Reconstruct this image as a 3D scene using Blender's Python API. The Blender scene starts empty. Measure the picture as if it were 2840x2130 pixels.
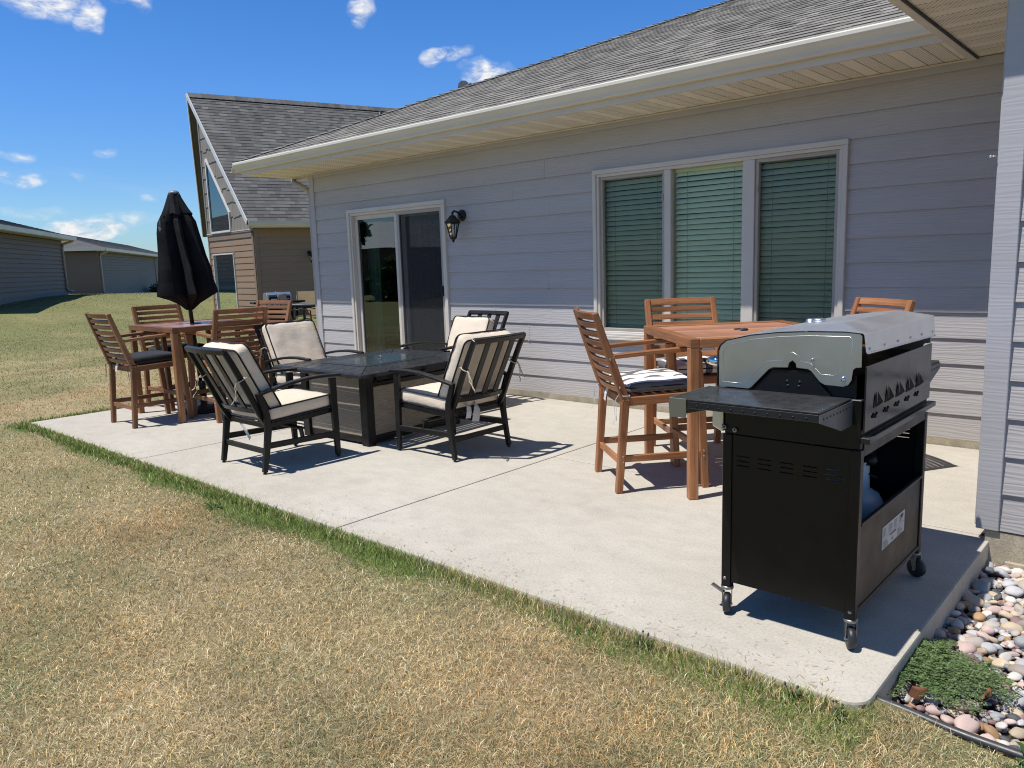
import bpy, bmesh, math, random
import numpy as np
from mathutils import Vector, Matrix, Quaternion, noise as mnoise

random.seed(7)
R = math.radians
sc = bpy.context.scene
COL = sc.collection
sc.view_settings.view_transform = 'Standard'
sc.view_settings.look = 'None'
sc.view_settings.exposure = 0.0
sc.view_settings.gamma = 1.0
sc.cycles.use_denoising = True
sc.cycles.filter_width = 1.1
try:
    sc.cycles.denoiser = 'OPENIMAGEDENOISE'
    sc.cycles.denoising_prefilter = 'NONE'
except Exception:
    pass
sc.cycles.max_bounces = 10
sc.cycles.diffuse_bounces = 5
sc.cycles.glossy_bounces = 4
sc.cycles.transmission_bounces = 6
sc.cycles.transparent_max_bounces = 16
sc.cycles.caustics_reflective = False
sc.cycles.caustics_refractive = False


# ------------------------------------------------------------------ materials
class NT:
    """small helper around a node tree"""
    def __init__(self, tree):
        self.t = tree
        self.n = tree.nodes
        self.l = tree.links

    def node(self, typ, **kw):
        nd = self.n.new(typ)
        for k, v in kw.items():
            if k.startswith('i_'):
                nd.inputs[k[2:].replace('_', ' ')].default_value = v
            else:
                setattr(nd, k, v)
        return nd

    def link(self, a, b):
        self.l.new(a, b)

    def math(self, op, a, b=None, c=None):
        nd = self.n.new('ShaderNodeMath')
        nd.operation = op
        for i, x in enumerate((a, b, c)):
            if x is None:
                continue
            if isinstance(x, (int, float)):
                nd.inputs[i].default_value = x
            else:
                self.l.new(x, nd.inputs[i])
        return nd.outputs[0]

    def mixc(self, fac, a, b, mode='MIX'):
        nd = self.n.new('ShaderNodeMix')
        nd.data_type = 'RGBA'
        nd.blend_type = mode
        for s, x in ((nd.inputs[0], fac), (nd.inputs[6], a), (nd.inputs[7], b)):
            if isinstance(x, (int, float)):
                s.default_value = x
            elif isinstance(x, tuple):
                s.default_value = (x + (1.0,)) if len(x) == 3 else x
            else:
                self.l.new(x, s)
        return nd.outputs[2]

    def ramp(self, fac, stops, interp='LINEAR'):
        nd = self.n.new('ShaderNodeValToRGB')
        cr = nd.color_ramp
        cr.interpolation = interp
        while len(cr.elements) < len(stops):
            cr.elements.new(0.5)
        for e, (p, c) in zip(cr.elements, stops):
            e.position = p
            if isinstance(c, (int, float)):
                c = (c, c, c)
            e.color = (c[0], c[1], c[2], 1.0)
        self.l.new(fac, nd.inputs[0])
        return nd.outputs[0]

    def coord(self, kind='Object', scale=(1, 1, 1), rot=(0, 0, 0), loc=(0, 0, 0)):
        tc = self.n.new('ShaderNodeTexCoord')
        mp = self.n.new('ShaderNodeMapping')
        mp.inputs['Scale'].default_value = scale
        mp.inputs['Rotation'].default_value = rot
        mp.inputs['Location'].default_value = loc
        self.l.new(tc.outputs[kind], mp.inputs[0])
        return mp.outputs[0]

    def noise(self, vec, scale, detail=4, rough=0.55, dist=0.0):
        nd = self.n.new('ShaderNodeTexNoise')
        nd.inputs['Scale'].default_value = scale
        nd.inputs['Detail'].default_value = detail
        nd.inputs['Roughness'].default_value = rough
        nd.inputs['Distortion'].default_value = dist
        if vec is not None:
            self.l.new(vec, nd.inputs['Vector'])
        return nd.outputs[0]

    def bump(self, height, strength=0.3, dist=0.01, prev=None):
        nd = self.n.new('ShaderNodeBump')
        nd.inputs['Strength'].default_value = strength
        nd.inputs['Distance'].default_value = dist
        self.l.new(height, nd.inputs['Height'])
        if prev is not None:
            self.l.new(prev, nd.inputs['Normal'])
        return nd.outputs[0]


def newmat(name):
    m = bpy.data.materials.new(name)
    m.use_nodes = True
    nt = NT(m.node_tree)
    b = m.node_tree.nodes['Principled BSDF']
    return m, nt, b


def simple(name, col, rough=0.5, metal=0.0, var=0.08, vs=4.0, bump=0.0, bs=60.0, spec=0.5, stretch=(1, 1, 1), coat=0.0, fine=0.0, dust=0.0):
    m, nt, b = newmat(name)
    v = nt.coord('Object', stretch)
    n1 = nt.noise(v, vs, 5)
    lo = tuple(c * (1 - var) for c in col)
    hi = tuple(min(1, c * (1 + var)) for c in col)
    c = nt.ramp(n1, [(0.3, lo), (0.7, hi)])
    if fine > 0:
        n3 = nt.noise(v, bs * 2, 2)
        c = nt.mixc(nt.ramp(n3, [(0.35, fine), (0.6, 0.0)]), c, tuple(x * 0.5 for x in col))
    if dust > 0:
        g = nt.n.new('ShaderNodeNewGeometry')
        sx = nt.n.new('ShaderNodeSeparateXYZ')
        nt.link(g.outputs['Normal'], sx.inputs[0])
        up = nt.math('MULTIPLY', nt.math('MAXIMUM', sx.outputs[2], 0.0), nt.ramp(nt.noise(v, vs * 3, 6, 0.7), [(0.35, 0.1), (0.75, dust)]))
        c = nt.mixc(up, c, (0.45, 0.42, 0.37))
    nt.link(c, b.inputs['Base Color'])
    b.inputs['Metallic'].default_value = metal
    b.inputs['Specular IOR Level'].default_value = spec
    b.inputs['Coat Weight'].default_value = coat
    rr = nt.ramp(nt.noise(v, vs * 2.3, 4), [(0.3, max(0, rough - 0.07)), (0.7, min(1, rough + 0.07))])
    nt.link(rr, b.inputs['Roughness'])
    if bump > 0:
        nt.link(nt.bump(nt.noise(v, bs, 4), bump, 0.004), b.inputs['Normal'])
    return m


def mat_siding(name, col, bs=1.0):
    m, nt, b = newmat(name)
    v = nt.coord('Object', (1.1, 1.1, 16))
    n1 = nt.noise(v, 2.2, 3, 0.5, 1.2)
    # cedar-mill emboss: distorted growth rings
    w = nt.n.new('ShaderNodeTexWave')
    w.wave_type = 'BANDS'
    w.bands_direction = 'Z'
    w.inputs['Scale'].default_value = 1.0
    w.inputs['Distortion'].default_value = 14.0
    w.inputs['Detail'].default_value = 3.0
    w.inputs['Detail Scale'].default_value = 1.3
    nt.link(nt.coord('Object', (1.3, 1.3, 14)), w.inputs['Vector'])
    fine = nt.noise(nt.coord('Object', (14, 14, 75)), 3.0, 4)
    h = nt.math('ADD', nt.math('MULTIPLY', w.outputs['Fac'], 0.75), nt.math('MULTIPLY', fine, 0.14))
    big = nt.noise(nt.coord('Object', (0.5, 0.5, 1.5)), 1.3, 4)
    lo = tuple(c * 0.93 for c in col)
    hi = tuple(c * 1.06 for c in col)
    c = nt.ramp(big, [(0.3, lo), (0.7, hi)])
    c = nt.mixc(nt.math('MULTIPLY', nt.ramp(n1, [(0.35, 1.0), (0.6, 0.0)]), 0.12), c, tuple(x * 0.7 for x in col))
    # rain splash dirt near the ground
    tcz = nt.n.new('ShaderNodeTexCoord')
    sz = nt.n.new('ShaderNodeSeparateXYZ')
    nt.link(tcz.outputs['Object'], sz.inputs[0])
    dz = nt.ramp(nt.math('ADD', sz.outputs[2], nt.math('MULTIPLY', nt.noise(nt.coord('Object'), 4, 5, 0.7), 0.25)), [(0.12, 0.30), (0.48, 0.0)])
    c = nt.mixc(dz, c, (0.30, 0.26, 0.21))
    nt.link(c, b.inputs['Base Color'])
    b.inputs['Roughness'].default_value = 0.6
    b.inputs['Specular IOR Level'].default_value = 0.3
    nt.link(nt.bump(h, 0.34 * bs, 0.0035), b.inputs['Normal'])
    return m


def mat_shingle(name, tint=(1, 1, 1)):
    m, nt, b = newmat(name)
    a = nt.node('ShaderNodeVertexColor')
    a.layer_name = 'Col'
    v = nt.coord('Object')
    g = nt.noise(v, 140, 2, 0.7)
    c = nt.mixc(1.0, a.outputs[0], nt.ramp(g, [(0.25, 0.6), (0.75, 1.35)]), 'MULTIPLY')
    c = nt.mixc(1.0, c, nt.ramp(nt.noise(v, 0.6, 3), [(0.3, 0.88), (0.7, 1.1)]), 'MULTIPLY')
    c = nt.mixc(1.0, c, tint, 'MULTIPLY')
    nt.link(c, b.inputs['Base Color'])
    b.inputs['Roughness'].default_value = 0.85
    b.inputs['Specular IOR Level'].default_value = 0.25
    nt.link(nt.bump(g, 0.5, 0.004), b.inputs['Normal'])
    return m


def mat_wood(name, c1, c2, rough=0.42):
    m, nt, b = newmat(name)
    uv = nt.coord('UV', (2.2, 55, 1))
    n1 = nt.noise(uv, 1.0, 5, 0.6, 0.6)
    n2 = nt.noise(nt.coord('UV', (9, 260, 1)), 1.0, 3)
    n3 = nt.noise(nt.coord('Object'), 2.7, 3)
    c = nt.ramp(n1, [(0.3, c1), (0.68, c2)])
    c = nt.mixc(nt.math('MULTIPLY', nt.ramp(n2, [(0.35, 1.0), (0.55, 0.0)]), 0.35), c, tuple(x * 0.45 for x in c1))
    c = nt.mixc(1.0, c, nt.ramp(n3, [(0.3, 0.8), (0.7, 1.18)]), 'MULTIPLY')
    oi = nt.node('ShaderNodeObjectInfo')
    ge = nt.node('ShaderNodeNewGeometry')
    rv = nt.math('FRACT', nt.math('ADD', oi.outputs['Random'], ge.outputs['Random Per Island']))
    c = nt.mixc(1.0, c, nt.ramp(rv, [(0.0, (0.70, 0.66, 0.64)), (0.5, (1.0, 0.98, 0.95)), (1.0, (1.22, 1.26, 1.25))]), 'MULTIPLY')
    nt.link(c, b.inputs['Base Color'])
    b.inputs['Roughness'].default_value = rough
    b.inputs['Specular IOR Level'].default_value = 0.4
    nt.link(nt.bump(nt.math('ADD', n1, n2), 0.25, 0.002), b.inputs['Normal'])
    return m


def mat_fabric(name, col, weave=900, var=0.06, bump=0.25, sheen=0.2, wrinkle=0.0):
    m, nt, b = newmat(name)
    v = nt.coord('Object')
    n1 = nt.noise(v, 7, 4)
    lo = tuple(c * (1 - var) for c in col)
    hi = tuple(min(1, c * (1 + var)) for c in col)
    c = nt.ramp(n1, [(0.3, lo), (0.7, hi)])
    w = nt.noise(v, weave, 1)
    c = nt.mixc(1.0, c, nt.ramp(w, [(0.3, 0.85), (0.7, 1.1)]), 'MULTIPLY')
    nt.link(c, b.inputs['Base Color'])
    b.inputs['Roughness'].default_value = 0.9
    b.inputs['Specular IOR Level'].default_value = 0.15
    b.inputs['Sheen Weight'].default_value = sheen
    hb = nt.bump(w, bump, 0.001)
    if wrinkle > 0:
        wn = nt.noise(nt.coord('Object', (1.0, 1.0, 2.3), (0.3, 0.5, 0.2)), 9, 3, 0.5, 1.5)
        hb = nt.bump(wn, wrinkle, 0.02, hb)
    nt.link(hb, b.inputs['Normal'])
    return m


def mat_glass(name, tint=(0.62, 0.78, 0.70), ior=1.75):
    m, nt, b = newmat(name)
    nt.n.remove(b)
    out = nt.n['Material Output']
    fr = nt.node('ShaderNodeFresnel')
    fr.inputs['IOR'].default_value = ior
    tr = nt.node('ShaderNodeBsdfTransparent')
    tr.inputs['Color'].default_value = tint + (1,)
    gl = nt.node('ShaderNodeBsdfGlossy')
    gl.inputs['Roughness'].default_value = 0.0
    gl.inputs['Color'].default_value = (0.92, 1.0, 0.98, 1)
    # slightly wavy insulated glass
    nt.link(nt.bump(nt.noise(nt.coord('Object'), 1.8, 2), 0.012, 0.05), gl.inputs['Normal'])
    mx = nt.node('ShaderNodeMixShader')
    nt.link(fr.outputs[0], mx.inputs[0])
    nt.link(tr.outputs[0], mx.inputs[1])
    nt.link(gl.outputs[0], mx.inputs[2])
    nt.link(mx.outputs[0], out.inputs[0])
    return m


def mat_screen(name, op=0.5, col=(0.035, 0.037, 0.04)):
    m, nt, b = newmat(name)
    out = nt.n['Material Output']
    b.inputs['Base Color'].default_value = col + (1,)
    b.inputs['Roughness'].default_value = 0.8
    tr = nt.node('ShaderNodeBsdfTransparent')
    mx = nt.node('ShaderNodeMixShader')
    mx.inputs[0].default_value = op
    nt.link(tr.outputs[0], mx.inputs[1])
    nt.link(b.outputs[0], mx.inputs[2])
    nt.link(mx.outputs[0], out.inputs[0])
    return m


def mat_leaf(name, c1, c2, trans=0.25, scale=3.0):
    m, nt, b = newmat(name)
    out = nt.n['Material Output']
    info = nt.node('ShaderNodeNewGeometry')
    n = nt.noise(nt.coord('Object'), scale, 3)
    f = nt.math('ADD', nt.math('MULTIPLY', n, 0.6), nt.math('MULTIPLY', info.outputs['Random Per Island'], 0.5))
    c = nt.ramp(f, [(0.3, c1), (0.8, c2)])
    nt.link(c, b.inputs['Base Color'])
    b.inputs['Roughness'].default_value = 0.6
    b.inputs['Specular IOR Level'].default_value = 0.25
    tl = nt.node('ShaderNodeBsdfTranslucent')
    nt.link(c, tl.inputs['Color'])
    mx = nt.node('ShaderNodeMixShader')
    mx.inputs[0].default_value = trans
    nt.link(b.outputs[0], mx.inputs[1])
    nt.link(tl.outputs[0], mx.inputs[2])
    nt.link(mx.outputs[0], out.inputs[0])
    return m


M = {}
M['siding'] = mat_siding('blue_grey_siding', (0.468, 0.442, 0.432))
M['lap_shade'] = simple('siding_lap_shade', (0.22, 0.19, 0.175), 0.8)  # dark colour on board undersides paints in the shadow line below each lap
M['trim_blue'] = mat_siding('blue_grey_trim', (0.455, 0.44, 0.448), 0.4)
M['brown_siding'] = mat_siding('brown_siding', (0.30, 0.205, 0.138), 0.3)
M['brown_trim'] = simple('brown_trim', (0.25, 0.175, 0.125), 0.6, var=0.06)
M['shake'] = mat_siding('grey_shake', (0.25, 0.222, 0.185), 0.4)
M['garage_siding'] = mat_siding('grey_garage_siding', (0.195, 0.150, 0.118), 0.2)
M['white_trim'] = simple('white_vinyl', (0.62, 0.57, 0.50), 0.42, var=0.04, vs=3, bump=0.03, bs=30)
M['rake_white'] = simple('rake_white', (0.66, 0.64, 0.62), 0.5, var=0.04)
M['beige'] = simple('beige_aluminium', (0.68, 0.63, 0.52), 0.38, var=0.05, vs=1.5, bump=0.03, bs=14)
M['beige_dark'] = simple('beige_fascia', (0.64, 0.59, 0.50), 0.5, var=0.06, vs=2.0)
M['spout'] = simple('taupe_downspout', (0.40, 0.36, 0.31), 0.45, var=0.06)
M['foundation'] = simple('foundation_concrete', (0.42, 0.36, 0.26), 0.9, var=0.25, vs=9, bump=0.5, bs=60, fine=0.5)
M['black_metal'] = simple('black_powder_coat', (0.009, 0.0087, 0.009), 0.34, var=0.2, vs=9, bump=0.06, bs=240, dust=0.02, spec=0.28)
M['dark_slat'] = simple('dark_slat_metal', (0.016, 0.018, 0.021), 0.24, var=0.2, vs=6, bump=0.04, bs=200, dust=0.01, spec=0.25)
M['lid_glass'] = simple('burner_lid', (0.012, 0.03, 0.032), 0.10, var=0.2, vs=4, dust=0.05)
M['black_plastic'] = simple('black_plastic', (0.018, 0.018, 0.019), 0.5, var=0.2)
M['black_panel'] = simple('black_enamel_panel', (0.0055, 0.005, 0.0048), 0.36, var=0.25, vs=5, bump=0.02, bs=20, dust=0.02, spec=0.32)
M['black_gloss'] = simple('black_porcelain', (0.012, 0.0125, 0.014), 0.17, var=0.3, vs=4, bump=0.05, bs=8, dust=0.06, spec=0.35)
M['rubber'] = simple('black_rubber', (0.022, 0.022, 0.024), 0.45, var=0.25, bump=0.1, bs=120)
M['zinc'] = simple('zinc_plate', (0.30, 0.295, 0.28), 0.42, metal=0.85, var=0.2, vs=20)
M['chrome'] = simple('chrome', (0.75, 0.76, 0.78), 0.08, metal=1.0, var=0.04)
M['rag_white'] = mat_fabric('white_care_label', (0.62, 0.62, 0.60), 300)
M['wood'] = mat_wood('oiled_eucalyptus', (0.27, 0.108, 0.044), (0.47, 0.205, 0.088))
M['wood_old'] = mat_wood('weathered_eucalyptus', (0.195, 0.086, 0.039), (0.35, 0.162, 0.075), 0.45)
M['wood_top'] = mat_wood('sunbleached_tabletop', (0.42, 0.195, 0.115), (0.60, 0.30, 0.185), 0.38)
M['wood_top_old'] = mat_wood('reddish_tabletop', (0.38, 0.185, 0.115), (0.53, 0.28, 0.185), 0.22)
M['cream'] = mat_fabric('cream_canvas', (0.76, 0.64, 0.495), 700, 0.05, 0.2, 0.15, 0.14)
M['piping'] = mat_fabric('dark_piping', (0.018, 0.014, 0.016), 900)
M['tie'] = mat_fabric('cream_tie', (0.56, 0.47, 0.35), 700)
M['tie_grey'] = mat_fabric('grey_tie', (0.50, 0.49, 0.45), 700)
M['tie_black'] = mat_fabric('black_tie', (0.012, 0.012, 0.013), 700)
M['black_fabric'] = mat_fabric('black_cushion', (0.012, 0.0125, 0.0135), 700, 0.2, 0.2, 0.35, 0.3)
M['canopy'] = mat_fabric('black_canopy', (0.0155, 0.0155, 0.0175), 700, 0.3, 0.15, 0.0, 0.12)
M['curtain'] = mat_fabric('sage_curtain', (0.36, 0.40, 0.34), 300, 0.05, 0.1)
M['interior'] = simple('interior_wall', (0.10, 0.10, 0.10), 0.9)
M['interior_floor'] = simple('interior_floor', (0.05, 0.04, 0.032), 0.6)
M['blind'] = simple('white_blind', (0.80, 0.88, 0.72), 0.5, var=0.05, vs=2)
M['cord'] = simple('blind_cord', (0.35, 0.37, 0.34), 0.8)
M['glass'] = mat_glass('tinted_glass', (1.0, 1.0, 0.86), 1.30)
M['door_glass'] = mat_glass('tinted_door_glass', (0.55, 0.70, 0.62), 2.0)
M['gable_glass'] = mat_glass('sky_tinted_glass', (0.4, 0.5, 0.48), 2.8)
M['lamp_glass'] = mat_glass('clear_glass', (0.93, 0.95, 0.94), 1.45)
M['screen'] = mat_screen('fly_screen', 0.30)
M['door_screen'] = mat_screen('door_fly_screen', 0.62, (0.022, 0.024, 0.029))
M['bulb'] = simple('candle_bulb', (0.75, 0.73, 0.68), 0.4)
M['tank'] = simple('tank_enamel', (0.88, 0.87, 0.84), 0.35, var=0.08, vs=8)
M['red'] = simple('red_print', (0.35, 0.03, 0.025), 0.5)
M['edging'] = simple('black_edging', (0.014, 0.015, 0.017), 0.4, var=0.3, vs=12, dust=0.05)
M['tan_sling'] = mat_fabric('tan_sling', (0.42, 0.31, 0.17), 300)
M['soil'] = simple('dark_soil', (0.055, 0.042, 0.032), 0.95, var=0.4, vs=20, bump=0.8, bs=50)


def mat_concrete():
    m, nt, b = newmat('broom_finished_concrete')
    v = nt.coord('Object')
    big = nt.noise(v, 0.9, 5, 0.6)
    mid = nt.noise(nt.coord('Object', (1, 1.5, 1), (0, 0, 0.2)), 6, 7, 0.7)
    fine = nt.noise(v, 90, 4, 0.7)
    c = nt.ramp(big, [(0.28, (0.485, 0.442, 0.366)), (0.72, (0.560, 0.516, 0.434))])
    c = nt.mixc(1.0, c, nt.ramp(mid, [(0.25, 0.87), (0.55, 1.0), (0.8, 1.08)]), 'MULTIPLY')
    c = nt.mixc(1.0, c, nt.ramp(fine, [(0.25, 0.72), (0.5, 1.0), (0.8, 1.1)]), 'MULTIPLY')
    spots = nt.noise(v, 2.6, 6, 0.75, 0.8)
    c = nt.mixc(nt.ramp(spots, [(0.60, 0.0), (0.72, 0.32)]), c, (0.30, 0.275, 0.235))
    # dusty, stained margins and a few soft stains
    tcc = nt.n.new('ShaderNodeTexCoord')
    sc_ = nt.n.new('ShaderNodeSeparateXYZ')
    nt.link(tcc.outputs['Object'], sc_.inputs[0])
    ed_ = nt.math('ADD', nt.math('ADD', sc_.outputs[1], 3.727), nt.math('MULTIPLY', nt.noise(v, 3.5, 6, 0.7), 0.22))
    c = nt.mixc(nt.ramp(ed_, [(0.05, 0.26), (0.20, 0.0)]), c, (0.30, 0.265, 0.20))
    wl_ = nt.math('ADD', nt.math('MULTIPLY', sc_.outputs[1], -1.0), nt.math('MULTIPLY', nt.noise(v, 2.5, 6, 0.7), 0.35))
    c = nt.mixc(nt.ramp(wl_, [(0.12, 0.35), (0.45, 0.0)]), c, (0.33, 0.30, 0.245))
    st_ = nt.noise(nt.coord('Object', (1, 1, 1), (0, 0, 0), (5, 2, 0)), 1.7, 3, 0.5)
    c = nt.mixc(nt.ramp(st_, [(0.60, 0.0), (0.66, 0.14), (0.72, 0.05)]), c, (0.28, 0.26, 0.22))
    vor = nt.node('ShaderNodeTexVoronoi')
    vor.inputs['Scale'].default_value = 26
    nt.link(v, vor.inputs['Vector'])
    c = nt.mixc(nt.ramp(vor.outputs['Distance'], [(0.045, 0.55), (0.07, 0.0)]), c, (0.22, 0.195, 0.165))
    nt.link(c, b.inputs['Base Color'])
    b.inputs['Roughness'].default_value = 0.9
    b.inputs['Specular IOR Level'].default_value = 0.25
    hb = nt.bump(fine, 0.35, 0.003)
    hb = nt.bump(mid, 0.15, 0.008, hb)
    nt.link(hb, b.inputs['Normal'])
    return m


M['concrete'] = mat_concrete()


def mat_soffit(name, axis):
    m, nt, b = newmat(name)
    tc = nt.n.new('ShaderNodeTexCoord')
    sx = nt.n.new('ShaderNodeSeparateXYZ')
    nt.link(tc.outputs['Object'], sx.inputs[0])
    a = sx.outputs[axis]
    o = sx.outputs[1 - axis]
    f = nt.math('FRACT', nt.math('DIVIDE', nt.math('ADD', a, 30.0), 0.3))
    perf = nt.math('LESS_THAN', f, 0.6667)
    # rows of slit vents
    d1 = nt.math('FRACT', nt.math('MULTIPLY', a, 70.0))
    d2 = nt.math('FRACT', nt.math('ADD', nt.math('MULTIPLY', o, 38.0), nt.math('MULTIPLY', nt.math('FLOOR', nt.math('MULTIPLY', a, 70.0)), 0.37)))
    hole = nt.math('MULTIPLY', nt.math('LESS_THAN', d1, 0.45), nt.math('LESS_THAN', d2, 0.55))
    hole = nt.math('MULTIPLY', hole, perf)
    big = nt.noise(nt.coord('Object'), 1.5, 3)
    c = nt.ramp(big, [(0.3, (0.77, 0.71, 0.575)), (0.7, (0.83, 0.775, 0.64))])
    c = nt.mixc(nt.math('MULTIPLY', hole, 0.75), c, (0.16, 0.14, 0.10))
    nt.link(c, b.inputs['Base Color'])
    b.inputs['Roughness'].default_value = 0.45
    return m


M['soffit_y'] = mat_soffit('vented_soffit', 0)
M['soffit_x'] = mat_soffit('vented_soffit_wing', 1)


def mat_stripe():
    m, nt, b = newmat('striped_canvas')
    tc = nt.n.new('ShaderNodeTexCoord')
    sx = nt.n.new('ShaderNodeSeparateXYZ')
    nt.link(tc.outputs['Object'], sx.inputs[0])
    wob = nt.math('MULTIPLY', nt.noise(nt.coord('Object'), 5, 2), 0.018)
    f = nt.math('FRACT', nt.math('DIVIDE', nt.math('ADD', nt.math('ADD', sx.outputs[0], wob), 10.02), 0.125))
    st = nt.math('LESS_THAN', f, 0.36)
    c = nt.mixc(st, (0.80, 0.79, 0.76), (0.15, 0.145, 0.14))
    w = nt.noise(nt.coord('Object'), 700, 1)
    c = nt.mixc(1.0, c, nt.ramp(w, [(0.3, 0.88), (0.7, 1.08)]), 'MULTIPLY')
    nt.link(c, b.inputs['Base Color'])
    b.inputs['Roughness'].default_value = 0.9
    b.inputs['Specular IOR Level'].default_value = 0.15
    nt.link(nt.bump(w, 0.2, 0.001), b.inputs['Normal'])
    return m


M['stripe'] = mat_stripe()


def mat_floral():
    m, nt, b = newmat('leaf_print_canvas')
    v = nt.coord('Object')
    n = nt.noise(v, 16, 3, 0.5, 1.5)
    c = nt.ramp(n, [(0.0, (0.55, 0.55, 0.50)), (0.46, (0.012, 0.016, 0.014)), (0.53, (0.02, 0.12, 0.055)), (0.60, (0.10, 0.27, 0.12)), (0.66, (0.50, 0.08, 0.05))], 'CONSTANT')
    nt.link(c, b.inputs['Base Color'])
    b.inputs['Roughness'].default_value = 0.9
    return m


M['floral'] = mat_floral()


def mat_woven():
    m, nt, b = newmat('woven_taupe_panel')
    v = nt.coord('Object')
    tc = nt.n.new('ShaderNodeTexCoord')
    sx = nt.n.new('ShaderNodeSeparateXYZ')
    nt.link(tc.outputs['Object'], sx.inputs[0])
    n = nt.noise(nt.coord('Object', (14, 14, 260)), 1.0, 3)
    c = nt.ramp(n, [(0.3, (0.22, 0.175, 0.125)), (0.7, (0.42, 0.35, 0.265))])
    nt.link(c, b.inputs['Base Color'])
    b.inputs['Roughness'].default_value = 0.75
    nt.link(nt.bump(n, 0.5, 0.003), b.inputs['Normal'])
    return m


M['woven'] = mat_woven()


def mat_brushed(name, col, rough):
    m, nt, b = newmat(name)
    n = nt.noise(nt.coord('Object', (900, 6, 900)), 1.0, 2)
    big = nt.noise(nt.coord('Object'), 6, 5, 0.65)
    c = nt.ramp(big, [(0.3, tuple(x * 0.86 for x in col)), (0.7, col)])
    nt.link(c, b.inputs['Base Color'])
    b.inputs['Metallic'].default_value = 1.0
    r = nt.math('ADD', nt.math('MULTIPLY', n, 0.12), nt.math('MULTIPLY', big, 0.16))
    nt.link(nt.math('ADD', r, rough - 0.12), b.inputs['Roughness'])
    return m


M['steel'] = mat_brushed('brushed_stainless', (0.70, 0.695, 0.68), 0.36)
M['steel_lid'] = mat_brushed('brushed_stainless_lid', (0.93, 0.92, 0.90), 0.42)
M['shingle'] = mat_shingle('asphalt_shingle')
M['shingle_b'] = mat_shingle('asphalt_shingle_neighbour', (0.66, 0.65, 0.65))
M['shingle_g'] = simple('garage_shingle', (0.145, 0.138, 0.135), 0.9, var=0.2, vs=1.2, bump=0.5, bs=14, fine=0.5)
M['pale_roof'] = simple('pale_metal_roof', (0.62, 0.62, 0.62), 0.5, var=0.1)


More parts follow.
